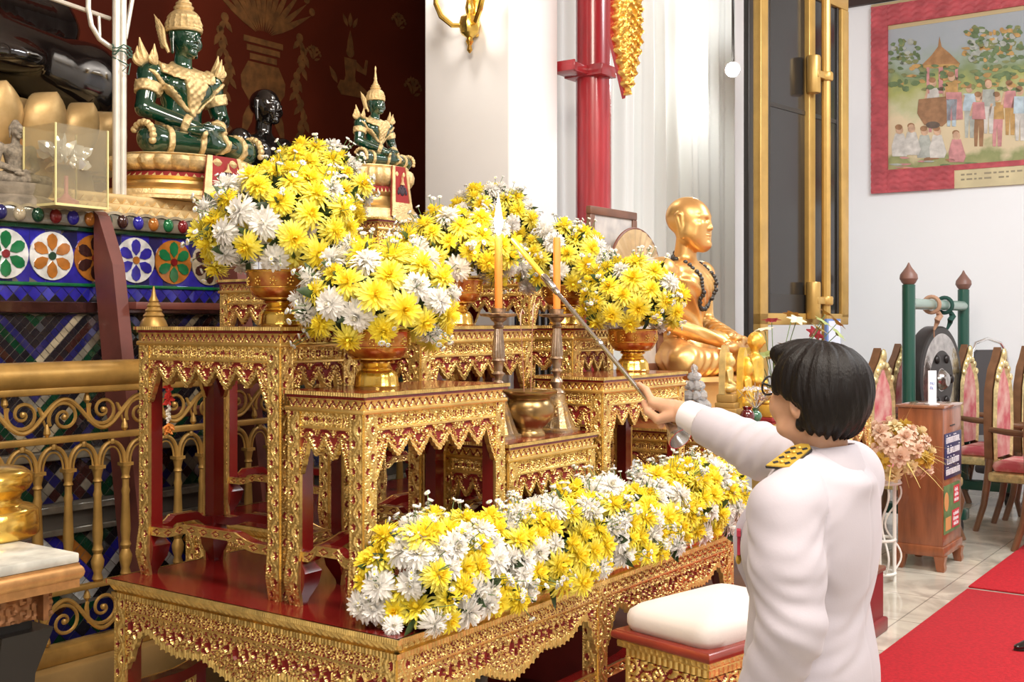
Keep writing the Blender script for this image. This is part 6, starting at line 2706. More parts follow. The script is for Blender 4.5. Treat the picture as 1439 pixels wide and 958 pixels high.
g = Geo()
zb = HS - .028
for i in range(4):
    ww = (sw if i % 2 == 0 else sd) - .03
    g.merge(relief(ww, .02, f_ticks(.02), .003, .004, .01), side_T(i, sw - .03, sd - .03, zb - .02))
    ww2 = (sw if i % 2 == 0 else sd) - .07
    g.merge(relief(ww2, .028, f_edge(.02), .004, .006, .01), side_T(i, sw - .07, sd - .07, zb - .048))
g.box(-sw / 2 + .04, sw / 2 - .04, -sd / 2 + .04, sd / 2 - .04, .04, zb, 1)
for i in range(4):
    ww3 = (sw if i % 2 == 0 else sd) - .07

    def fl(x, z, W=ww3):
        p = .17
        lx = ((x - W / 2) / p + .5) % 1 - .5
        lz = ((z - .10) / p) % 1 - .5
        e = np.abs(lx) * 1.1 + np.abs(lz) * .8
        leafy = curl(x, z, .045)
        red = np.where((leafy < .22) & (e > .20), 1., -1.)
        red = np.where(np.abs(e - .24) < .03, 1., red)
        h = np.where(e < .21, .9 - 1.2 * e, .3 + .55 * leafy)
        eb = np.minimum(x, W - x)
        h = np.where(eb < .012, .9, h)
        red = np.where(eb < .012, -1., red)
        return np.where(red > 0, 0, h), red, np.ones_like(x)
    g.merge(relief(ww3, zb - .13, fl, .004, .009, .01), side_T(i, sw - .07, sd - .07, .08))
    g.merge(relief(ww3 + .03, .08, f_edge(.03), .006, .006, .01), side_T(i, sw - .04, sd - .04, 0))
obj('carved_body', g, [M['gold'], M['redrecess']], t)
g = Geo()
R = []
for z, q, in ((0, .96), (.02, 1.0), (.045, 1.0), (.062, .97), (.076, .88), (.090, .66), (.098, .35), (.100, 0.02)):
    th = np.linspace(0, TAU, 64, endpoint=False)
    sq = (np.abs(np.cos(th)) ** 11 + np.abs(np.sin(th)) ** 11) ** (-1 / 11)
    R.append(np.stack([(sw / 2 - .022) * q * sq * np.cos(th) * 1.0, (sd / 2 - .022) * q * sq * np.sin(th), np.full(64, HS + z * .92)], -1))
g.loft(np.array(R), cap=True)
obj('cushion', g, M['velvet'], t, smooth=70)

# ================================================================== donation box
pb = at(1327, 805, CAM_Z * FPX / (805 - HY))
M['boxwood'] = mat('reddish_varnished_wood', (.27, .085, .032), .3, 0, var=.25, vscale=4, coat=.3, stretch=(6, 6, 1))
bw, bd = .46, .30
hb = .245 / 235 * 235 * 0 + (805 - 571) / FPX * pb.y
# local x along U (front side), y along V; near corner is at the local (-x, -y)
t = thing('donation_box', 'reddish brown wooden donation box on short feet with a slot and posters', 'box', L(ab(pb)[0] + bw / 2, ab(pb)[1] + bd / 2, 0), TH)
g = Geo()
g.box(-bw / 2 + .012, bw / 2 - .012, -bd / 2 + .012, bd / 2 - .012, .15, hb - .014, bev=.004)
g.box(-bw / 2 + .004, bw / 2 - .004, -bd / 2 + .004, bd / 2 - .004, .09, .155, bev=.006)
obj('cabinet', g, M['boxwood'], t)
g = Geo()
g.box(-bw / 2, bw / 2, -bd / 2, bd / 2, hb - .016, hb, bev=.003)
obj('top_board', g, mat('glossy_top_wood', (.30, .13, .07), .12, coat=.8, var=.15), t)
for sx in (-1, 1):
    for sy in (-1, 1):
        g = Geo()
        R = []
        for z, o_, w_ in ((0, .012, .020), (.02, .012, .026), (.05, 0, .026), (.095, 0, .034)):
            x, y = sx * (bw / 2 - .03 + o_ * .5), sy * (bd / 2 - .03 + o_ * .5)
            R.append([(x - w_, y - w_, z), (x + w_, y - w_, z), (x + w_, y + w_, z), (x - w_, y + w_, z)])
        g.loft(np.array(R), cap=True)
        obj('foot', g, M['boxwood'], t)
g = Geo()
g.box(-.055, .055, -bd / 2 + .008, -bd / 2 + .02, hb - .135, hb - .128)
g.box(-.10, .10, -.006, .006, hb - .001, hb + .001)
obj('slot', g, M['blackmetal'], t)


def script_lines(g, x0, x1, z0, z1, y, rows, seed, mi=0, hh=.55):
    """rows of small looped characters"""
    r = np.random.default_rng(seed)
    H = (z1 - z0) / rows
    for k in range(rows):
        z = z1 - H * (k + .78)
        x = x0 + r.uniform(0, .1) * (x1 - x0)
        xe = x1 - r.uniform(0, .14) * (x1 - x0)
        s = H * hh
        while x < xe - s * .7:
            w_ = s * r.uniform(.5, .8)
            ty = r.integers(0, 4)
            st = s * .16
            g.box(x, x + st, y, y + .002, z, z + s, mi)
            if ty != 1:
                g.box(x + w_ - st, x + w_, y, y + .002, z, z + s, mi)
            if ty in (0, 2):
                g.box(x + st, x + w_ - st, y, y + .002, z + s - st, z + s, mi)
            if ty in (1, 3):
                g.box(x + st, x + w_, y, y + .002, z, z + st, mi)
            g.box(x - st * .6, x + st * 1.2, y, y + .002, z + s * .35, z + s * .35 + st * 1.4, mi)
            if r.random() < .3:
                g.box(x + st, x + w_, y, y + .002, z + s * 1.22, z + s * 1.22 + st, mi)
            x += w_ + s * .28


yb = -bd / 2 + .012
tt = thing('sign_plate', 'dark blue sign plate with white writing on the donation box', 'sign', L(*[q + d for q, d in zip((ab(pb)[0] + bw / 2, ab(pb)[1] + bd / 2), (0, 0))], 0), TH)
g = Geo()
g.box(-.19, .20, yb - .007, yb - .0005, hb - .46, hb - .175, bev=.003)
obj('plate', g, mat('navy_plate', (.02, .025, .09), .35), tt)
g = Geo()
script_lines(g, -.17, .18, hb - .45, hb - .185, yb - .009, 4, 3)
obj('lettering', g, mat('white_lettering', (.80, .80, .82), .5), tt, smooth=0)
tt = thing('poster', 'green poster with red and white panels below the blue sign plate', 'poster', L(ab(pb)[0] + bw / 2, ab(pb)[1] + bd / 2, 0), TH)
g = Geo()
g.box(-.20, .17, yb - .004, yb - .0005, hb - .80, hb - .50)
obj('sheet', g, mat('poster_green', (.10, .20, .07), .5, var=.3, vscale=14), tt, smooth=0)
g = Geo()
g.box(.02, .15, yb - .006, yb - .004, hb - .63, hb - .52)
g.box(-.02, .15, yb - .006, yb - .004, hb - .78, hb - .67, 0)
g.prism([(-.15 + .05 * math.cos(TAU * k / 12), hb - .60 + .06 * math.sin(TAU * k / 12)) for k in range(12)], yb - .006, yb - .004, 1)
g.box(-.17, -.05, yb - .006, yb - .004, hb - .78, hb - .70, 1)
obj('printed_panels', g, [mat('poster_red', (.55, .03, .05), .5), mat('poster_orange', (.62, .30, .10), .5)], tt, smooth=0)
g = Geo()
script_lines(g, .03, .14, hb - .625, hb - .53, yb - .008, 3, 5)
script_lines(g, 0, .14, hb - .775, hb - .68, yb - .008, 3, 6)
obj('lettering', g, bpy.data.materials['white_lettering'], tt, smooth=0)
pcard = L(ab(pb)[0] + .10, ab(pb)[1] + .10, hb + .0005)
tt = thing('card_stand', 'small upright white card on top of the donation box', 'card', pcard, .15)
g = Geo()
g.box(-.028, .028, -.004, .004, .008, .215, bev=.002)
g.box(-.035, .035, -.03, .03, 0, .009, bev=.002)
obj('card', g, mat('white_card', (.80, .81, .84), .4), tt)
g = Geo()
script_lines(g, -.02, .02, .09, .15, -.006, 2, 9)
obj('lettering', g, mat('blue_lettering', (.2, .3, .6), .5), tt, smooth=0)

# ================================================================== gong on its stand
M['greenpaint'] = mat('dark_green_paint', (.012, .075, .052), .28, 0, coat=.3)
M['greenlight'] = mat('pale_green_tube', (.30, .42, .36), .25, .3)
M['brownpaint'] = mat('brown_knob', (.20, .10, .075), .45)
zg = 8.5
pl_ = at(1277, 500, zg)
al, bl2 = ab(pl_)
ppx = (1354 - CX) / FPX
ar = (ppx * (OY + UX * bl2) - OX + UY * bl2) / (UX - ppx * UY)
gw = ar - al
t = thing('gong_stand', 'dark green gong stand with brown onion knobs on castors', 'stand', L(al, bl2, 0), TH)
ztop = CAM_Z - (400 - HY) / FPX * zg
for x in (0, gw):
    g = Geo()
    g.lathe([(.048, .14), (.048, ztop), (.03, ztop + .005)], 16, T=Tm((x, 0, 0)))
    obj('post', g, M['greenpaint'], t)
    g = Geo()
    g.lathe([(.035, ztop), (.05, ztop + .015), (.066, ztop + .045), (.062, ztop + .075), (.040, ztop + .105), (.018, ztop + .135), (.004, ztop + .165)], 20, T=Tm((x, 0, 0)))
    obj('knob', g, M['brownpaint'], t)
    g = Geo()
    g.box(x - .05, x + .05, -.42, .42, .12, .20, bev=.01)
    obj('foot_beam', g, M['greenpaint'], t)
    for y in (-.36, .36):
        g = Geo()
        g.lathe([(0, -.02), (.052, -.02), (.056, -.01), (.056, .01), (.052, .02), (0, .02)], 18, T=Tm((x, y, .056), 0, PI / 2))
        g.box(x - .025, x + .025, y - .02, y + .02, .06, .125)
        obj('castor', g, M['blackmetal'], t)
zc = CAM_Z - (436 - HY) / FPX * zg + .05
g = Geo()
g.tube([(0, 0, zc), (gw, 0, zc)], .042, 14)
obj('crossbar', g, M['greenlight'], t)
zg_c, rg = zc - .60, .43
for x, m_, nm, ln in ((gw * .38, M['brownpaint'], 'pale_rope', .22), (gw * .62, M['greenpaint'], 'green_rope', .3)):
    g = Geo()
    g.tube([(x, .062 * math.cos(TAU * k / 20), zc + .062 * math.sin(TAU * k / 20)) for k in range(20)], .016, 8, closed=True)
    g.tube([(x, -.05, zc - .06), (x + .02, -.06, zc - .09), (x - .02, -.05, zc - .12), (x + .015, -.04, zc - .14), (x, -.02, zc - .2)], [.018, .026, .024, .02, .008], 8)
    g.tube([(x, -.02, zc - .18), (x * .8 + gw * .1, -.01, zg_c + rg * .80)], .006, 6)
    obj('rope', g, mat(nm, (.42, .24, .15) if nm == 'pale_rope' else (.012, .06, .045), .8), t)
# the gong hangs in the stand: a thing of its own
M['gongmetal'] = mat('polished_gong', (.50, .48, .46), .16, .95, var=.25, vscale=16, bump=.5, bscale=26)
M['gongdark'] = mat('dark_gong_rim', (.035, .03, .028), .4, .5)
t = thing('gong', 'big round silver gong with a dark rim hanging in the green stand', 'gong', L(al + gw * .52, bl2 - .0, zg_c), TH - .12)
g = Geo()
g.lathe([(0, -.075), (.05, -.072), (.075, -.05), (.085, -.022), (.10, -.02), (rg * .86, -.022), (rg * .87, -.020)], 64, T=Matrix.Rotation(PI / 2, 4, 'X') @ Matrix.Diagonal((1, 1, -1, 1)))
obj('face', g, M['gongmetal'], t)
g = Geo()
g.lathe([(rg * .865, -.021), (rg * .97, -.02), (rg, -.01), (rg, .09), (rg * .985, .10), (rg * .97, .09), (rg * .96, .0), (0, .0)], 64, T=Matrix.Rotation(PI / 2, 4, 'X') @ Matrix.Diagonal((1, 1, -1, 1)))
obj('rim', g, M['gongdark'], t)
for k in range(6):
    a = TAU * k / 6
    g = Geo()
    g.ball((.19 * math.cos(a), -.025, .19 * math.sin(a)), (.036, .022, .036), 12, 8)
    obj('boss', g, M['gongdark'], t)

# ================================================================== gilded armchairs
M['chairwood'] = mat('brown_chair_wood', (.16, .075, .035), .35, var=.2, vscale=12)
M['chairgold'] = mat('gilded_chair_carving', (.72, .58, .28), .35, .6, var=.25, vscale=25, bump=.8, bscale=80)
M['chaircloth'] = mat('red_flowered_cloth', (.55, .10, .12), .75, col2=(.72, .45, .38), vscale=9)


def make_chair():
    t = thing('gilded_chair', '', 'chair', (0, 0, 0), 0, 'gilded red-cushioned ceremonial chairs by the right wall')
    H = 1.36
    g = Geo()
    # back frame: pointed arch
    out = [(-.21, .52), (-.235, .80), (-.22, 1.05), (-.15, 1.20), (-.07, 1.27), (0, H), (.07, 1.27), (.15, 1.20), (.22, 1.05), (.235, .80), (.21, .52)]
    inn = [(x * .70, .52 + (z - .52) * .80 + .03) for x, z in out]
    R = []
    for (x, z), (xi, zi) in zip(out, inn):
        R.append([(x, .0, z), (xi, -.005, zi), (xi, .05, zi), (x, .055, z)])
    g.loft(np.array(R), cap=True)
    obj('back_frame', g, M['chairwood'], t)
    g = Geo()
    R = []
    for (x, z), (xi, zi) in zip(out, inn):
        a, b = .94, .10
        R.append([(x * a + xi * (1 - a), -.012, z * a + zi * (1 - a)), (x * .5 + xi * .5, -.03, z * .5 + zi * .5), (x * b + xi * (1 - b), -.012, z * b + zi * (1 - b)), (x * .5 + xi * .5, .0, z * .5 + zi * .5)])
    g.loft(np.array(R), cap=True)
    for k in range(7):
        g.ball((.05 * (k - 3), -.02, 1.24 - .012 * (k - 3) ** 2), (.03, .02, .03), 8, 6)
    g.ball((0, -.02, 1.30), (.035, .022, .055), 8, 6)
    obj('gilded_carving', g, M['chairgold'], t)
    g = Geo()
    g.prism([(x * .99, z) for x, z in inn][::-1], -.018, .03)
    obj('backrest', g, M['chaircloth'], t)
    g = Geo()
    g.box(-.26, .26, -.50, .02, .38, .45, bev=.02)
    obj('seat_frame', g, M['chairgold'], t)
    g = Geo()
    g.box(-.24, .24, -.48, -.0, .45, .53, bev=.035)
    obj('seat', g, M['chaircloth'], t)
    for sx in (-1, 1):
        g = Geo()
        g.tube([(sx * .22, -.44, .40), (sx * .25, -.48, .28), (sx * .23, -.46, .12), (sx * .24, -.50, .0)], [.036, .032, .022, .026], 10)
        obj('leg', g, M['chairwood'], t)
        g = Geo()
        g.tube([(sx * .21, .02, .54), (sx * .215, .03, .40), (sx * .21, .06, .2), (sx * .21, .12, .0)], [.028, .028, .024, .022], 10)
        obj('leg', g, M['chairwood'], t)
        g = Geo()
        g.tube([(sx * .225, .01, .76), (sx * .27, -.12, .75), (sx * .285, -.32, .74), (sx * .275, -.42, .71)], [.02, .024, .024, .03], 10)
        g.tube([(sx * .275, -.34, .73), (sx * .27, -.30, .62), (sx * .25, -.30, .46)], [.02, .018, .02], 10)
        obj('armrest', g, M['chairwood'], t)
    return t


ch0 = make_chair()
spots = [(1238, 8.25, 'gilded chair whose pointed red back shows just right of the woman\'s hair'),
         (1266, 9.9, 'gilded chair partly hidden behind the left green post of the gong stand'),
         (1360, 9.6, 'gilded chair behind the donation box, red seat showing beside the box'),
         (1407, 8.55, 'gilded chair whose pointed back stands right of the donation box'),
         (1446, 9.0, 'gilded chair cut by the right edge of the picture, behind the seated person'),
         (1464, 7.80, 'gilded chair carrying the seated person at the right edge')]
for i, (px, d, lab) in enumerate(spots):
    c = ch0 if i == 0 else copy_tree(ch0)
    p = at(px, 600, d)
    c.location = (p.x, p.y, 0)
    c.rotation_euler = (0, 0, math.radians(50))
    c['label'] = lab
# stacking chair by the wall
p = at(1402, 600, 10.1)
t = thing('banquet_chair', 'dark grey stacking chair with a bright metal frame by the right wall', 'chair', (p.x, p.y, 0), math.radians(20))
M['chrome'] = mat('bright_tube', (.75, .75, .74), .2, .9)
M['greycloth'] = mat('dark_grey_cloth', (.065, .06, .062), .8)
g = Geo()
g.tube([(-.25, .16, .0), (-.23, .05, .45), (-.22, .06, .8), (-.19, .10, 1.28), (-.14, .115, 1.36), (0, .12, 1.40), (.14, .115, 1.36), (.19, .10, 1.28), (.22, .06, .8), (.23, .05, .45), (.25, .16, 0)], .014, 10)
obj('back_tube', g, M['chrome'], t)
g = Geo()
R = [[(-w_, y, z), (w_, y, z), (w_, y + .035, z), (-w_, y + .035, z)] for w_, y, z in ((.20, .04, .55), (.20, .05, .8), (.185, .08, 1.1), (.165, .095, 1.26), (.12, .10, 1.30))]
g.loft(np.array(R), cap=True)
obj('backrest', g, M['greycloth'], t)
for k in range(3):
    g = Geo()
    g.box(-.22, .22, -.40, .05, .42 - .10 * k, .50 - .10 * k, bev=.025)
    obj('seat', g, mat('purple_grey_cloth', (.22, .15, .18), .8) if k == 0 else M['greycloth'], t)
for sx in (-1, 1):
    g = Geo()
    g.tube([(sx * .22, -.36, .44), (sx * .24, -.42, 0)], .014, 8)
    obj('leg', g, M['chrome'], t)

# ================================================================== white flower stand with cloth flowers
d_ = 6.85
p = at(1236, 792, d_)
t = thing('flower_stand', 'white wrought iron flower stand behind the woman in white', 'stand', (p.x, p.y, 0), TH)
M['whiteiron'] = mat('white_painted_iron', (.80, .78, .73), .4)
zs_ = CAM_Z - (672 - HY) / FPX * d_
for k in range(4):
    a = TAU * k / 4 + .3
    g = Geo()
    g.tube([(.085 * math.cos(a), .085 * math.sin(a), z) for z in (0, .2, zs_)], .011, 8)
    g.tube([((.085 + .05 * math.sin(q * 3)) * math.cos(a + .4), (.085 + .05 * math.sin(q * 3)) * math.sin(a + .4), .05 + q * zs_ * .3) for q in np.linspace(0, 2.8, 24)], .006, 6)
    obj('leg', g, M['whiteiron'], t)
for z, r_ in ((.05, .09), (.25, .09), (zs_ - .02, .12)):
    g = Geo()
    g.tube([(r_ * math.cos(TAU * q / 24), r_ * math.sin(TAU * q / 24), z) for q in range(24)], .009, 8, closed=True)
    obj('ring', g, M['whiteiron'], t)
g = Geo()
g.lathe([(0, zs_ - .01), (.12, zs_ - .01), (.12, zs_), (0, zs_)], 24)
obj('plate', g, M['whiteiron'], t)
M['beigepot'] = mat('beige_plaster', (.72, .60, .44), .6, var=.08)
t2 = thing('tall_vase', 'pale beige tall flaring vase rising behind the woman\'s hair', 'vase', (p.x - .03, p.y + .36, 0), 0)
hv = CAM_Z - (518 - HY) / FPX * (d_ + .36)
g = Geo()
g.lathe([(0, 0), (.11, 0), (.11, .03), (.07, .10), (.075, .50), (.090, .78), (.086, .87), (.060, .98), (.034, 1.06), (.026, 1.10), (.032, 1.115), (.022, 1.14), (.018, hv - .02), (.021, hv), (0, hv)], 32)
obj('vase_body', g, M['beigepot'], t2)
t3 = thing('cloth_flowers', 'bunch of peach and yellow artificial flowers on the white iron stand', 'flowers', (p.x + .045, p.y - .13, zs_ + .17), 0)
M['peach'] = petal_mat('peach_petals', (.84, .62, .46), (.84, .6, .45))
M['butter'] = petal_mat('butter_petals', (.86, .72, .42), (.86, .7, .4))
M['ochre'] = petal_mat('ochre_petals', (.72, .48, .08), (.7, .5, .1))
ROSE = [(9, -5, 1.0), (8, 18, .95), (7, 40, .85), (6, 62, .7), (4, 80, .55)]
rm = [mum(60 + k, ROSE, .062, [0, 0, 0], width=.030).mesh('cloth_flower', [m_, m_, m_, M['stem']], 180) for k, m_ in enumerate((M['peach'], M['butter'], M['ochre']))]
P, N = dome_pts(.19, .165, 38, -.7, 2.0)
r = np.random.default_rng(77)
for q, nn in zip(P, N):
    o = bpy.data.objects.new('cloth_flower', rm[r.choice([0, 0, 1, 1, 2])])
    COL.objects.link(o)
    o.parent = t3
    o.matrix_local = frame(Vector(q), Vector(nn)) @ Matrix.Scale(r.uniform(.8, 1.15), 4)
g = Geo()
for k in range(34):
    d = Vector((r.normal(.3, .8), r.normal(-.2, .8), r.normal(.1, .5))).normalized()
    l = r.uniform(.20, .36)
    side = d.cross(Vector((0, 0, 1))).normalized() * .006
    R = []
    for q in np.linspace(0, 1, 6):
        c = d * (.06 + l * q) + Vector((0, 0, -.10 * q * q))
        w_ = side * (1 - q * .85)
        R.append([tuple(c - w_), tuple(c + w_)])
    g.loft(np.array(R), closed=False)
o = obj('grass_blades', g, mat('straw_blades', (.62, .47, .14), .6), t3, smooth=180)
o['kind'] = 'stuff'
t3 = None

# ================================================================== black shoe at the right edge
ps = at(1440, 917, CAM_Z * FPX / (917 - HY))
t = thing('black_shoe', 'pointed black leather shoe on the red carpet at the right edge', 'shoe', (ps.x + .09, ps.y + .02, .012), math.radians(-80))
s = Sdf((-.06, -.16, -.005), (.06, .16, .14), .004)
s.limb((0, .10, .045), (0, -.02, .04), .040, .042, .03).limb((0, -.02, .035), (.005, -.13, .018), .040, .017, .02, sq=((0, 0, 1), 1.2))
s.limb((0, .09, .05), (0, .09, .10), .038, .034, .02)
s.cut((0, 0, .008), (0, 0, -1))
s.ell((0, .09, .13), (.028, .036, .05), .005, op='sub')
obj('upper', s.geo(), M['blackgloss'], t, smooth=180)
g = Geo()
out = [(0, -.148), (.020, -.13), (.038, -.07), (.044, -.01), (.036, .05), (.040, .11), (.028, .142), (0, .148), (-.028, .142), (-.040, .11), (-.036, .05), (-.044, -.01), (-.034, -.07), (-.016, -.13)]
g.loft(np.array([[(x * k_, y * k_, z) for x, y in out] for z, k_ in ((0, .97), (.004, 1.0), (.011, .99))]), cap=True)
obj('sole', g, M['blackmetal'], t)

# ================================================================== garland hung on the post of the tall left table
pg = L(.095 + .035, 1.063 - .055, 0)
gz = CAM_Z - (545 - HY) / FPX * 3.3
pgx = at(237, 545, 3.27)
t = thing('flower_garland', 'small red, white and orange flower garland hanging inside the tall left table', 'garland', pgx, 0)
r = np.random.default_rng(21)
for nm, z0, z1, rad, n, col in (('red_ribbon', .01, -.045, .016, 26, (.75, .05, .04)), ('white_buds', -.05, -.10, .009, 22, (.80, .76, .68)), ('orange_blossom', -.102, -.125, .017, 26, (.75, .25, .04))):
    g = Geo()
    for k in range(n):
        d = Vector((r.normal(), r.normal(), r.normal() * .4)).normalized()
        z = z0 + (z1 - z0) * k / n
        T = frame((0, 0, z), d + Vector((0, 0, -.3)))
        l = rad * r.uniform(.7, 1.3)
        g.loft(np.array([[(-.003, 0, 0), (0, .003, 0), (.003, 0, 0), (0, -.003, 0)], [(-.005, 0, l * .6), (0, .004, l * .6), (.005, 0, l * .6), (0, -.004, l * .6)], [(-.001, 0, l), (0, .001, l), (.001, 0, l), (0, -.001, l)]]), 0, T, cap=True)
    obj(nm, g, mat('garland_' + nm, col, .6), t)
g = Geo()
g.tube([(0, 0, -.12), (0, 0, .01), (0, .0, .075)], .0012, 5)
obj('string', g, M['wht'], t)
# ================================================================== the woman in white lighting the candle
M['skin'] = mat('skin', (.54, .30, .185), .5, 0, sss=.25, var=.06, vscale=30)
M['hair'] = mat('black_hair', (.007, .005, .0045), .45, 0, spec=.22, bump=.35, bscale=150, stretch=(3, 3, .22))
M['uniform'] = mat('white_uniform_cloth', (.47, .432, .48), .75, sheen=.15, bump=.05, bscale=260)
M['uniform2'] = mat('grey_lapel_lining', (.36, .33, .35), .7)
M['board'] = mat('gold_shoulder_board', (.72, .48, .08), .4, .6, bump=.3, bscale=120)
M['boarddark'] = mat('black_board_edge', (.015, .013, .012), .5)

PC = Vector((.615, 2.30, 0))
PR = math.atan2(-.80, -.60)
PMX = Matrix.Translation(PC) @ Matrix.Rotation(PR, 4, 'Z')
PINV = PMX.inverted()


def loc(p):
    return PINV @ Vector(p)


def nrmv(v):
    return Vector(v).normalized()


person = thing('person', 'woman with short black hair and white uniform jacket, reaching a lighter to the candle', 'person', PC, PR)

# the lighter rod in world space, then the grip
RT, RE = at(719, 335, 3.47), at(943, 601, 2.86)
RD = (RT - RE).normalized()
Wr = Vector((.426, 2.845, 1.323))
Gp = RE + (RT - RE) * .1043
f = (Gp - Wr).normalized()
u = (Vector((0, 0, 1)) - f * f.z).normalized()
n_ = u.cross(f).normalized()


def H(a, b, c):
    """hand point: along the hand, towards the near side, up"""
    return loc(Wr + f * a + n_ * b + u * c)


RES = .0037
b = Sdf((-.46, -.66, -.01), (.34, .26, 1.53), RES)
hc = Vector((0, -.012, 1.405))
TILT = Matrix.Translation(hc) @ Matrix.Rotation(math.radians(-17), 4, 'Z') @ Matrix.Rotation(math.radians(-7), 4, 'X') @ Matrix.Translation(-hc)


def hp(x, y, z):
    return TILT @ Vector((x, y + .010, z))


# head
b.ell(hp(0, .004, 1.425), (.074, .090, .080), .02)
b.ell(hp(0, -.022, 1.375), (.062, .070, .070), .03)
b.ell(hp(0, -.066, 1.328), (.030, .024, .020), .025)
b.ell(hp(0, -.055, 1.39), (.056, .036, .050), .02)
for q in (-1, 1):
    b.ell(hp(q * .038, -.062, 1.372), (.026, .024, .026), .02)
    b.ell(hp(q * .031, -.086, 1.408), (.016, .010, .008), .008)
    b.limb(hp(q * .012, -.093, 1.425), hp(q * .048, -.080, 1.424), .006, .004, .010)
    b.ell(hp(q * .073, .008, 1.392), (.010, .020, .031), .006)
    b.ell(hp(q * .082, .004, 1.394), (.006, .010, .018), .004, op='sub')
    b.ell(hp(q * .048, -.02, 1.335), (.02, .035, .02), .02)
b.limb(hp(0, -.090, 1.412), hp(0, -.108, 1.382), .007, .011, .008)
for q in (-1, 1):
    b.ell(hp(q * .010, -.101, 1.379), (.008, .009, .007), .006)
b.ell(hp(0, -.092, 1.356), (.022, .010, .006), .006)
b.ell(hp(0, -.089, 1.346), (.018, .010, .006), .006)
b.limb((0, .012, 1.20), hp(0, .010, 1.345), .052, .049, .025)
# trunk and legs under the clothes
b.chain([(0, -.012, .80), (0, -.012, .98), (0, -.008, 1.14)], [.115, .095, .105], .05, sq=((0, 1, 0), 1.5))
b.limb((-.12, .01, 1.20), (.12, .01, 1.20), .046, .046, .05)
for q in (-1, 1):
    b.chain([(q * .08, .0, .78), (q * .085, -.01, .43), (q * .08, .01, .085)], [.085, .052, .034], .03)
    b.limb((q * .08, .02, .045), (q * .085, -.12, .03), .032, .024, .02)
# arms
shR, elR = Vector((-.165, 0, 1.225)), Vector((-.262, -.245, 1.250))
wl = loc(Wr)
b.chain([shR, elR, wl], [.046, .036, .025], .02)
shL, elL, wrL = Vector((.160, .002, 1.180)), Vector((.212, .035, .985)), Vector((.195, -.055, .765))
b.chain([shL, elL, wrL], [.046, .036, .025], .02)
# left hand, relaxed
b.limb(wrL, wrL + Vector((-.005, -.025, -.075)), .026, .034, .015, sq=((1, 0, .1), 1.9))
for k, (dy, l) in enumerate(((-.062, .070), (-.040, .078), (-.018, .074), (.004, .060))):
    p0 = wrL + Vector((-.006, dy + .008, -.085))
    p1 = p0 + Vector((-.004, -.008, -l * .55))
    p2 = p1 + Vector((-.014, -.006, -l * .42))
    b.chain([p0, p1, p2], [.0095, .0085, .007], .005)
b.chain([wrL + Vector((-.012, -.03, -.03)), wrL + Vector((-.026, -.058, -.065)), wrL + Vector((-.030, -.064, -.098))], [.013, .0105, .008], .006)
# right hand on the rod: palm down, index along the rod, thumb on the near side
b.limb(wl, H(.035, 0, 0), .025, .027, .015)
b.limb(H(.03, .012, .004), H(.082, .020, .008), .0175, .0140, .012)
b.limb(H(.03, -.010, .004), H(.078, -.018, .006), .0165, .0125, .012)
b.limb(H(.05, .004, .006), H(.086, .002, .010), .0165, .0138, .010)
it = loc(RE + (RT - RE) * .178 + u * .011 - n_ * .002)
im = H(.084, .022, .011)
ip_ = im.lerp(it, .48) + (loc(Wr + u * .009) - wl)
b.chain([im, ip_, it], [.0110, .0092, .0072], .004)
tt_ = loc(Gp + RD * .016 + n_ * .0150 - u * .004)
b.chain([H(.016, .018, -.008), H(.046, .037, -.024), (H(.046, .037, -.024)).lerp(tt_, .52) + (loc(Wr + n_ * .008 - u * .004) - wl), tt_], [.0165, .0120, .0105, .0082], .004)
for k, (fa, fb, l) in enumerate(((.092, .004, 1.0), (.086, -.014, .95), (.076, -.031, .8))):
    c0 = Wr + f * fa + n_ * fb + u * .006
    # nearest point of the rod
    t_ = (c0 - RE).dot(RD) - .012 - .012 * k
    rc = RE + RD * max(t_, .012 + .0 * k)
    p1 = c0 + f * .028 * l - u * .010
    p2 = rc + (p1 - rc).normalized() * .017 - u * .012 + f * .006
    p3 = rc - u * .0165 + n_ * .006
    p4 = rc - u * .004 + n_ * .0165 - f * .004
    b.chain([loc(c0), loc(p1), loc(p2), loc(p3), loc(p4)], [.0108 * (.9 + .1 * l), .0098, .0090, .0085, .0075], .004)
obj('body', b.geo(), M['skin'], person, smooth=180)
del b

# hair
h = Sdf((-.16, -.16, 1.26), (.16, .20, 1.56), .003)
h.ell(hp(0, .006, 1.431), (.082, .096, .083), .02)
h.ell(hp(0, .030, 1.400), (.078, .070, .070), .03)
h.ell(hp(0, .038, 1.366), (.062, .044, .032), .03)
for q in (-1, 1):
    h.ell(hp(q * .060, .022, 1.394), (.026, .048, .052), .02)
    h.ell(hp(q * .063, -.022, 1.430), (.018, .043, .048), .02)
h.ell(hp(0, -.055, 1.480), (.058, .044, .030), .03)
h.limb(hp(-.03, -.086, 1.474), hp(.045, -.080, 1.480), .013, .015, .02)
h.ell(hp(0, -.125, 1.385), (.080, .075, .082), .015, op='sub')
for q in (-1, 1):
    h.ell(hp(q * .075, -.034, 1.352), (.04, .040, .052), .010, op='sub')
    h.ell(hp(q * .092, .006, 1.374), (.018, .018, .024), .010, op='sub')
X, Y, Z = h._grid((slice(None),) * 3)
ang = np.arctan2(X, Y - .01)
gro = .0006 * np.sin(46 * ang + 5 * np.sin(Z * 25)) + .0004 * np.sin(97 * ang + 60 * Z) + .0012 * np.sin(17 * ang + 20 * (Z - 1.4))
low = np.clip((1.36 - Z) / .05, 0, 1)
h.F = (h.F + gro + .006 * low * np.sin(24 * ang + 5)).astype(np.float32)
obj('hair', h.geo(), M['hair'], person, smooth=180)
del h

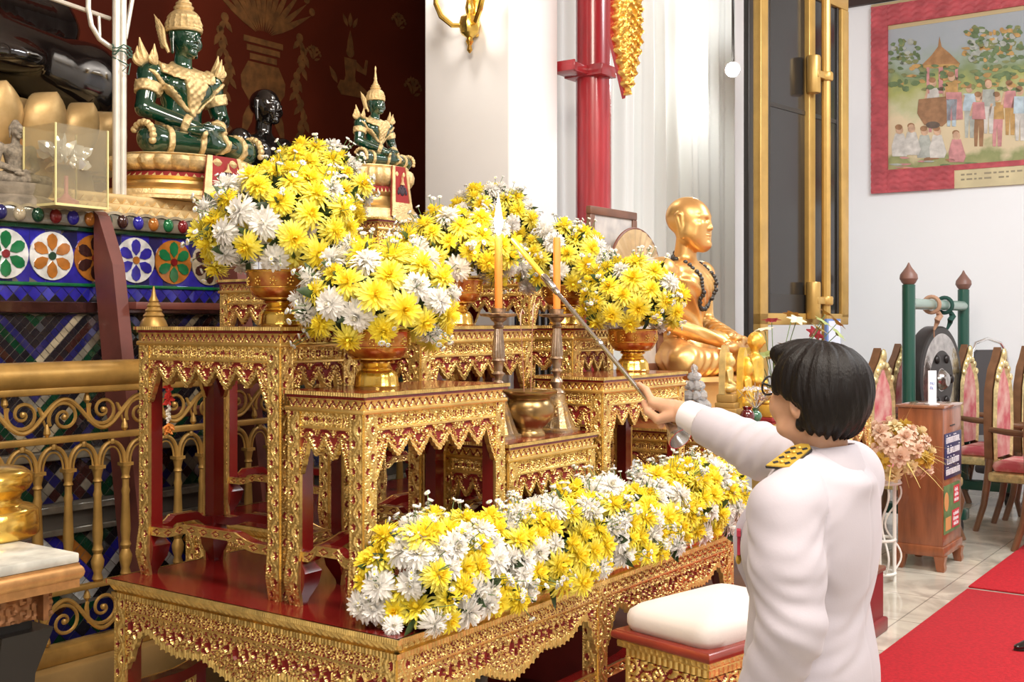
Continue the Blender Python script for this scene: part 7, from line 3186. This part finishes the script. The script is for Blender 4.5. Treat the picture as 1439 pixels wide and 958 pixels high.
# glasses
g = Geo()
for q in (-1, 1):
    ring = [tuple(hp(q * .033 + .025 * math.cos(TAU * k / 24), -.108 + .006 * abs(math.cos(TAU * k / 24)), 1.408 + .019 * math.sin(TAU * k / 24))) for k in range(24)]
    g.tube(ring, .0022, 8, closed=True)
    g.tube([hp(q * .058, -.102, 1.416), hp(q * .074, -.085, 1.417), hp(q * .080, -.01, 1.412), hp(q * .078, .015, 1.395)], .0024, 8)
g.tube([hp(-.009, -.108, 1.412), hp(0, -.112, 1.415), hp(.009, -.108, 1.412)], .002, 8)
obj('glasses', g, M['blacklac'], person)

# jacket
j = Sdf((-.46, -.56, .60), (.34, .27, 1.345), .0046)
j.chain([(0, -.012, .68), (0, -.012, .85), (0, -.016, .98), (0, -.012, 1.10), (0, .0, 1.18)], [.180, .170, .146, .150, .136], .05, sq=((0, 1, 0), 1.46))
j.limb((-.140, .012, 1.205), (.140, .012, 1.205), .062, .062, .05)
j.limb((-.095, .006, 1.236), (.095, .006, 1.236), .042, .042, .04)
j.ell((0, .014, 1.245), (.082, .066, .030), .03)
j.ell((0, .022, 1.232), (.102, .088, .030), .03)
j.ell((0, -.085, 1.10), (.12, .055, .085), .05)
j.ell((0, .060, 1.12), (.14, .045, .11), .05)
j.chain([shR, elR, shR.lerp(wl, .0) * 0 + elR.lerp(wl, .80)], [.074, .060, .049], .03)
j.chain([(.166, .0, 1.190), (.190, .018, 1.09), elL, elL.lerp(wrL, .93)], [.070, .069, .060, .050], .016)
# folds: bunching at the elbows and armpits, long soft drags on the back
X, Y, Z = j._grid((slice(None),) * 3)


def dist(p):
    return np.sqrt((X - p[0]) ** 2 + (Y - p[1]) ** 2 + (Z - p[2]) ** 2)


def fold(p, d, wl_, amp, rad):
    d = Vector(d).normalized()
    ph = X * d.x + Y * d.y + Z * d.z
    return amp * np.sin(TAU * ph / wl_ + 3 * np.sin(19 * (X + Z))) * np.exp(-(dist(p) / rad) ** 2)


dis = fold(elL, (.1, .6, 1), .040, .0034, .09) + fold((.19, .0, 1.12), (.6, .2, 1), .043, .0028, .075) + fold(elR, (elR - shR).normalized() + Vector((0, 0, .35)), .045, .0042, .09)
dis = dis + fold((-.17, -.06, 1.20), (.3, 1, .5), .040, .006, .07) + fold((.15, .03, .93), (.3, .5, 1), .034, .0022, .10) + fold((0, .14, .95), (.5, 0, 1), .11, .0022, .2)
dis = dis + fold((.13, -.05, .80), (1, .2, .4), .08, .003, .15)
j.F = (j.F + dis).astype(np.float32)
# crisp cuffs and hem


def cut_local(s, p, nn, lo, hi):
    sl = s._sl(np.array(lo), np.array(hi), 0)
    x, y, z = s._grid(sl)
    nn = Vector(nn).normalized()
    d = (x - p[0]) * nn.x + (y - p[1]) * nn.y + (z - p[2]) * nn.z
    s.F[sl] = np.maximum(s.F[sl], d.astype(np.float32))


pcut = elR.lerp(wl, .70)
cut_local(j, pcut, wl - elR, (-.46, -.56, 1.15), (-.20, -.27, 1.345))
cut_local(j, elL.lerp(wrL, .92), wrL - elL, (.12, -.16, .62), (.30, .06, .84))
cut_local(j, (0, 0, .655), (0, 0, -1), (-.3, -.3, .6), (.13, .27, .7))
# seam grooves: armhole of the near sleeve, centre back
ra = np.abs((X - .135) * .93 + (Z - 1.2) * .30)
j.F = (j.F + .0028 * np.exp(-(ra / .004) ** 2) * (Z > 1.10) * (X > .05)).astype(np.float32)
j.F = (j.F + .0020 * np.exp(-(X / .004) ** 2) * (Y > .02)).astype(np.float32)
rp = np.abs(Z - .885 - .12 * (Y + .1))
j.F = (j.F + .0030 * np.exp(-(rp / .004) ** 2) * (Y < -.05) * (X > .06) * (X < .15)).astype(np.float32)


def front_y(x, z):
    ix, iz = int(round((x - j.lo[0]) / j.res)), int(round((z - j.lo[2]) / j.res))
    ys = np.nonzero(j.F[ix, :, iz] < 0)[0]
    ys = [q for q in ys if j.ax[1][q] > -.19]
    return j.ax[1][ys[0]] if len(ys) else -.10


LAPEL = [[(q, t_, front_y(q * (.030 * (1 - t_) + .030), 1.245 - .30 * t_)) for t_ in np.linspace(0, 1, 10)] for q in (-1, 1)]
MEDY = front_y(.085, 1.115)
obj('jacket', j.geo(), M['uniform'], person, smooth=180)
del j

# collar: turned-down band round the neck
g = Geo()
R = []
th = np.linspace(0, TAU, 49)[:-1]
for rad, z, dz in ((.060, 1.262, .0), (.059, 1.292, .006), (.062, 1.300, .008), (.068, 1.296, .008), (.086, 1.256, .0), (.090, 1.240, .0), (.080, 1.236, 0)):
    R.append([(rad * math.sin(a) * 1.03, .014 + rad * math.cos(a) * .95, z + dz * math.cos(a) - (.010 if math.cos(a) < -.6 else 0)) for a in th])
g.loft(np.array(R), cap=False)
obj('collar', g, M['uniform'], person, smooth=60)
# lapel along the front opening
g = Geo()
for q in (-1, 1):
    R = []
    for _q, t_, yf in LAPEL[0 if q < 0 else 1]:
        z = 1.245 - .30 * t_
        x0, x1 = q * (.030 * (1 - t_) + .004), q * (.030 * (1 - t_) + .012 + .052 * math.sin(PI * min(1, t_ * 1.05)) ** .8)
        R.append([(x0, yf - .014, z), (x1, yf - .010, z), (x1, yf + .010, z), (x0, yf + .010, z)])
    g.loft(np.array(R), cap=True)
obj('lapel', g, M['uniform'], person, smooth=60)
# shirt cuff and sleeve lining of the raised arm
g = Geo()
a0, a1 = elR.lerp(wl, .66), elR.lerp(wl, .955)
g.tube([a0, a0.lerp(a1, .5), a1], [.043, .040, .037], 28)
obj('shirt_cuff', g, mat('shirt_white', (.70, .66, .69), .7), person, smooth=60)
# epaulettes
for q in (-1, 1):
    a, c = Vector((q * .140, -.022, 1.266)), Vector((q * .070, .004, 1.304))
    d = (c - a)
    side = Vector((0, 1, 0))
    up = d.cross(side) * (-1 if q > 0 else 1)
    up = (up if up.z > 0 else -up).normalized()
    g = Geo()
    for lift, hw, th_, mi in ((.0, .026, .005, 1), (.005, .0235, .003, 0)):
        pts = [(-.0, -hw), (-.0, hw), (.85, hw * .86), (1.0, hw * .35), (1.0, -hw * .35), (.85, -hw * .86)]
        lo_ = [a + d * s_ + side * w_ + up * lift for s_, w_ in pts]
        hi_ = [p + up * th_ for p in lo_]
        k = len(pts)
        F = [tuple(range(k)), tuple(range(2 * k - 1, k - 1, -1))] + [(i, k + i, k + (i + 1) % k, (i + 1) % k) for i in range(k)]
        g.add([tuple(p) for p in lo_ + hi_], F, mi)
    # raised leaf pattern on dark ground
    for s_ in (.14, .36, .58, .78):
        for w_ in (-.012, .012):
            p = a + d * s_ + side * w_ + up * .0085
            g.add([tuple(p + d * .07), tuple(p + side * .007), tuple(p - d * .07), tuple(p - side * .007)], [(0, 1, 2, 3), (3, 2, 1, 0)], 1)
        p = a + d * (s_ + .03) + up * .008
        g.ball(tuple(p), (.006, .006, .004), 8, 6, 0)
    o = obj('epaulette', g, [M['board'], M['boarddark']], person, smooth=30)
    o['label'] = 'gold shoulder board with dark edge'
# ribbon bar and medal on the near breast
g = Geo()
p = Vector((.085, MEDY - .004, 1.125))
g.box(-.020, .020, -.004, .004, -.006, .006, 0, T=Matrix.Translation(p) @ Matrix.Rotation(.45, 4, 'Z'))
g.box(-.010, .010, -.003, .003, -.045, -.006, 0, T=Matrix.Translation(p) @ Matrix.Rotation(.45, 4, 'Z'))
g.ball(tuple(p + Vector((0, 0, -.055))), (.011, .004, .011), 10, 6, 1)
obj('medal_ribbon', g, [mat('ribbon_red', (.42, .02, .05), .6), M['board']], person)
# skirt and shoes, below the frame
g = Geo()
R = []
th = np.linspace(0, TAU, 41)[:-1]
for z, rx, ry in ((.72, .165, .125), (.62, .175, .135), (.45, .165, .13), (.36, .16, .13), (.362, .15, .12), (.60, .13, .10)):
    R.append([(rx * math.cos(a), .008 + ry * math.sin(a), z) for a in th])
g.loft(np.array(R), cap=True)
obj('skirt', g, M['uniform'], person, smooth=60)
for q in (-1, 1):
    s = Sdf((q * .085 - .07, -.22, -.005), (q * .085 + .07, .12, .12), .0045)
    s.limb((q * .08, .03, .048), (q * .083, -.05, .040), .042, .040, .02).limb((q * .083, -.05, .036), (q * .086, -.165, .024), .040, .020, .02)
    s.cut((0, 0, .013), (0, 0, -1))
    s.ell((q * .08, .0, .10), (.030, .065, .05), .006, op='sub')
    obj('shoe', s.geo(), M['blackgloss'], person, smooth=180)

# ------------------------------------------------------------------ the lighter rod in her hand
t = thing('candle_lighter', 'long metal candle lighter with yellow taper and bell end, held to the flame', 'candle lighter', RE, 0)
v = RT - RE
Lr = v.length
FR = frame((0, 0, 0), RD)


def rz(a):
    return Lr * a


g = Geo()
g.tube([FR @ Vector((0, 0, rz(.02))), FR @ Vector((0, 0, rz(.40))), FR @ Vector((0, 0, rz(.68)))], .0062, 12)
g.lathe([(.0062, rz(.39)), (.0085, rz(.395)), (.0085, rz(.41)), (.0062, rz(.415))], 12, T=FR)
g.lathe([(.0062, rz(.665)), (.0095, rz(.675)), (.0095, rz(.690)), (.0075, rz(.695)), (.0105, rz(.70)), (.0105, rz(.765)), (.0085, rz(.77)), (.005, rz(.769))], 16, T=FR)
obj('tube', g, M['steel'], t)
g = Geo()
g.lathe([(.0082, rz(.765)), (.0082, rz(.985)), (.004, rz(.998)), (0, rz(1.0))], 14, T=FR)
obj('wax_taper', g, M['yellowax'], t)
g = Geo()
g.lathe([(0, rz(.035)), (.006, rz(.03)), (.008, rz(.012)), (.014, rz(-.004)), (.024, rz(-.022)), (.031, rz(-.040)), (.0325, rz(-.048)), (.030, rz(-.048)), (.022, rz(-.026)), (.010, rz(-.006)), (0, rz(0))], 28, T=FR)
obj('bell', g, M['steel'], t)

# ------------------------------------------------------------------ second person, seated at the right edge of the picture
p = at(1464, 600, 7.85)
t = thing('person', 'person in a white uniform sitting in a gilded chair, cut by the right edge', 'person', (p.x, p.y, 0), math.radians(50))
s = Sdf((-.36, -.75, -.01), (.36, .22, 1.42), .009)
s.chain([(0, -.10, .58), (0, -.08, .80), (0, -.08, .99)], [.13, .12, .12], .05)
s.limb((0, -.08, 1.02), (0, -.09, 1.14), .05, .048, .03)
s.ell((0, -.10, 1.24), (.075, .092, .115), .02).ell((0, -.19, 1.225), (.012, .016, .022), .012).ell((0, -.15, 1.17), (.045, .04, .03), .02)
for q in (-1, 1):
    s.ell((q * .077, -.09, 1.235), (.012, .02, .03), .008)
    s.chain([(q * .17, -.08, 1.0), (q * .23, -.12, .76), (q * .16, -.38, .66)], [.05, .042, .030], .02)
    s.limb((q * .155, -.40, .655), (q * .13, -.47, .64), .032, .028, .012, sq=((0, 0, 1), 1.6))
    for k in range(4):
        x = q * (.15 - .018 * k)
        s.chain([(x, -.46, .645), (x - q * .005, -.50, .632), (x - q * .006, -.515, .605)], [.010, .009, .008], .005)
    s.chain([(q * .15, -.42, .66), (q * .118, -.45, .65), (q * .105, -.475, .638)], [.013, .011, .009], .006)
    s.chain([(q * .10, -.12, .60), (q * .13, -.54, .58), (q * .13, -.56, .09)], [.085, .065, .04], .03)
    s.limb((q * .13, -.54, .05), (q * .14, -.68, .035), .04, .03, .02)
obj('body', s.geo(), M['skin'], t, smooth=180)
s = Sdf((-.38, -.80, .10), (.38, .22, 1.16), .009)
s.chain([(0, -.10, .58), (0, -.08, .80), (0, -.08, 1.0)], [.17, .155, .15], .05, sq=((0, 1, 0), 1.25))
s.limb((-.15, -.08, 1.04), (.15, -.08, 1.04), .065, .065, .05).ell((0, -.085, 1.09), (.07, .065, .03), .02)
for q in (-1, 1):
    s.chain([(q * .18, -.08, 1.01), (q * .24, -.12, .76), (q * .165, -.36, .665)], [.075, .062, .050], .02)
    s.chain([(q * .10, -.12, .60), (q * .13, -.56, .585), (q * .13, -.57, .16)], [.11, .085, .07], .03)
obj('uniform', s.geo(), M['uniform'], t, smooth=180)
s = Sdf((-.14, -.26, 1.1), (.14, .06, 1.42), .007)
s.ell((0, -.085, 1.275), (.088, .098, .10), .02).ell((0, -.18, 1.20), (.07, .06, .075), .015, op='sub')
obj('hair', s.geo(), M['hair'], t, smooth=180)
for q in (-1, 1):
    s = Sdf((q * .135 - .07, -.76, -.005), (q * .135 + .07, -.46, .13), .006)
    s.limb((q * .13, -.52, .05), (q * .14, -.69, .035), .05, .036, .02)
    s.cut((0, 0, .006), (0, 0, -1))
    obj('shoe', s.geo(), M['blackgloss'], t, smooth=180)
w = bpy.data.worlds.new('world')
scene.world = w
w.use_nodes = True
w.node_tree.nodes['Background'].inputs[0].default_value = (1.0, 0.95, 0.88, 1)
w.node_tree.nodes['Background'].inputs[1].default_value = 0.25


def area(name, loc, target, size, power, col=(1, 1, 1), sy=None):
    l = bpy.data.lights.new(name, 'AREA')
    l.energy = power
    l.color = col
    l.size = size
    if sy:
        l.shape = 'RECTANGLE'
        l.size_y = sy
    o = bpy.data.objects.new(name, l)
    COL.objects.link(o)
    o.location = loc
    d = Vector(target) - Vector(loc)
    o.rotation_euler = d.to_track_quat('-Z', 'Y').to_euler()
    return o


area('ceiling_lamp', (2.4, 1.0, 4.7), (0.5, 3.2, 1.0), 1.8, 175, (1, 0.94, 0.86))
area('ceiling_lamp', (-0.3, 1.3, 4.6), (-0.1, 3.3, 1.2), 1.4, 125, (1, 0.90, 0.77))
area('ceiling_lamp', (4.4, 5.2, 4.8), (4.4, 7.0, 0.5), 2.0, 240, (0.93, 0.97, 1.0))
area('camera_flash', (0.25, -0.1, 2.3), (-0.1, 3.0, 1.2), 0.35, 14, (1, 0.97, 0.93))
l = bpy.data.lights.new('sconce_glow', 'POINT')
l.energy = 22
l.color = (1, .93, .84)
l.shadow_soft_size = .08
o = bpy.data.objects.new('sconce_glow', l)
COL.objects.link(o)
o.location = sp + Vector((0, 0, zs + .55)) + Vector((-UX * .35, -UY * .35, 0))

l = bpy.data.lights.new('glare_light', 'POINT')
l.energy = 20  # added light that brightens the curtain around the glare
l.color = (1, .98, .95)
l.shadow_soft_size = .05
o = bpy.data.objects.new('glare_light', l)
COL.objects.link(o)
o.location = SPOT
# ================================================================== camera and rendering
cam = bpy.data.cameras.new('camera')
co = bpy.data.objects.new('camera', cam)
COL.objects.link(co)
co.location = (0, 0, CAM_Z)
co.rotation_euler = (PI / 2, 0, 0)
cam.sensor_width = 36
cam.lens = FPX / 1439 * 36
cam.shift_y = -(479 - HY) / 1439
cam.clip_start = 0.05
cam.clip_end = 100
scene.camera = co
vs = scene.view_settings
vs.view_transform = 'Standard'
vs.look = 'None'
vs.gamma = 1
vs.use_curve_mapping = False
vs.exposure = 0.3
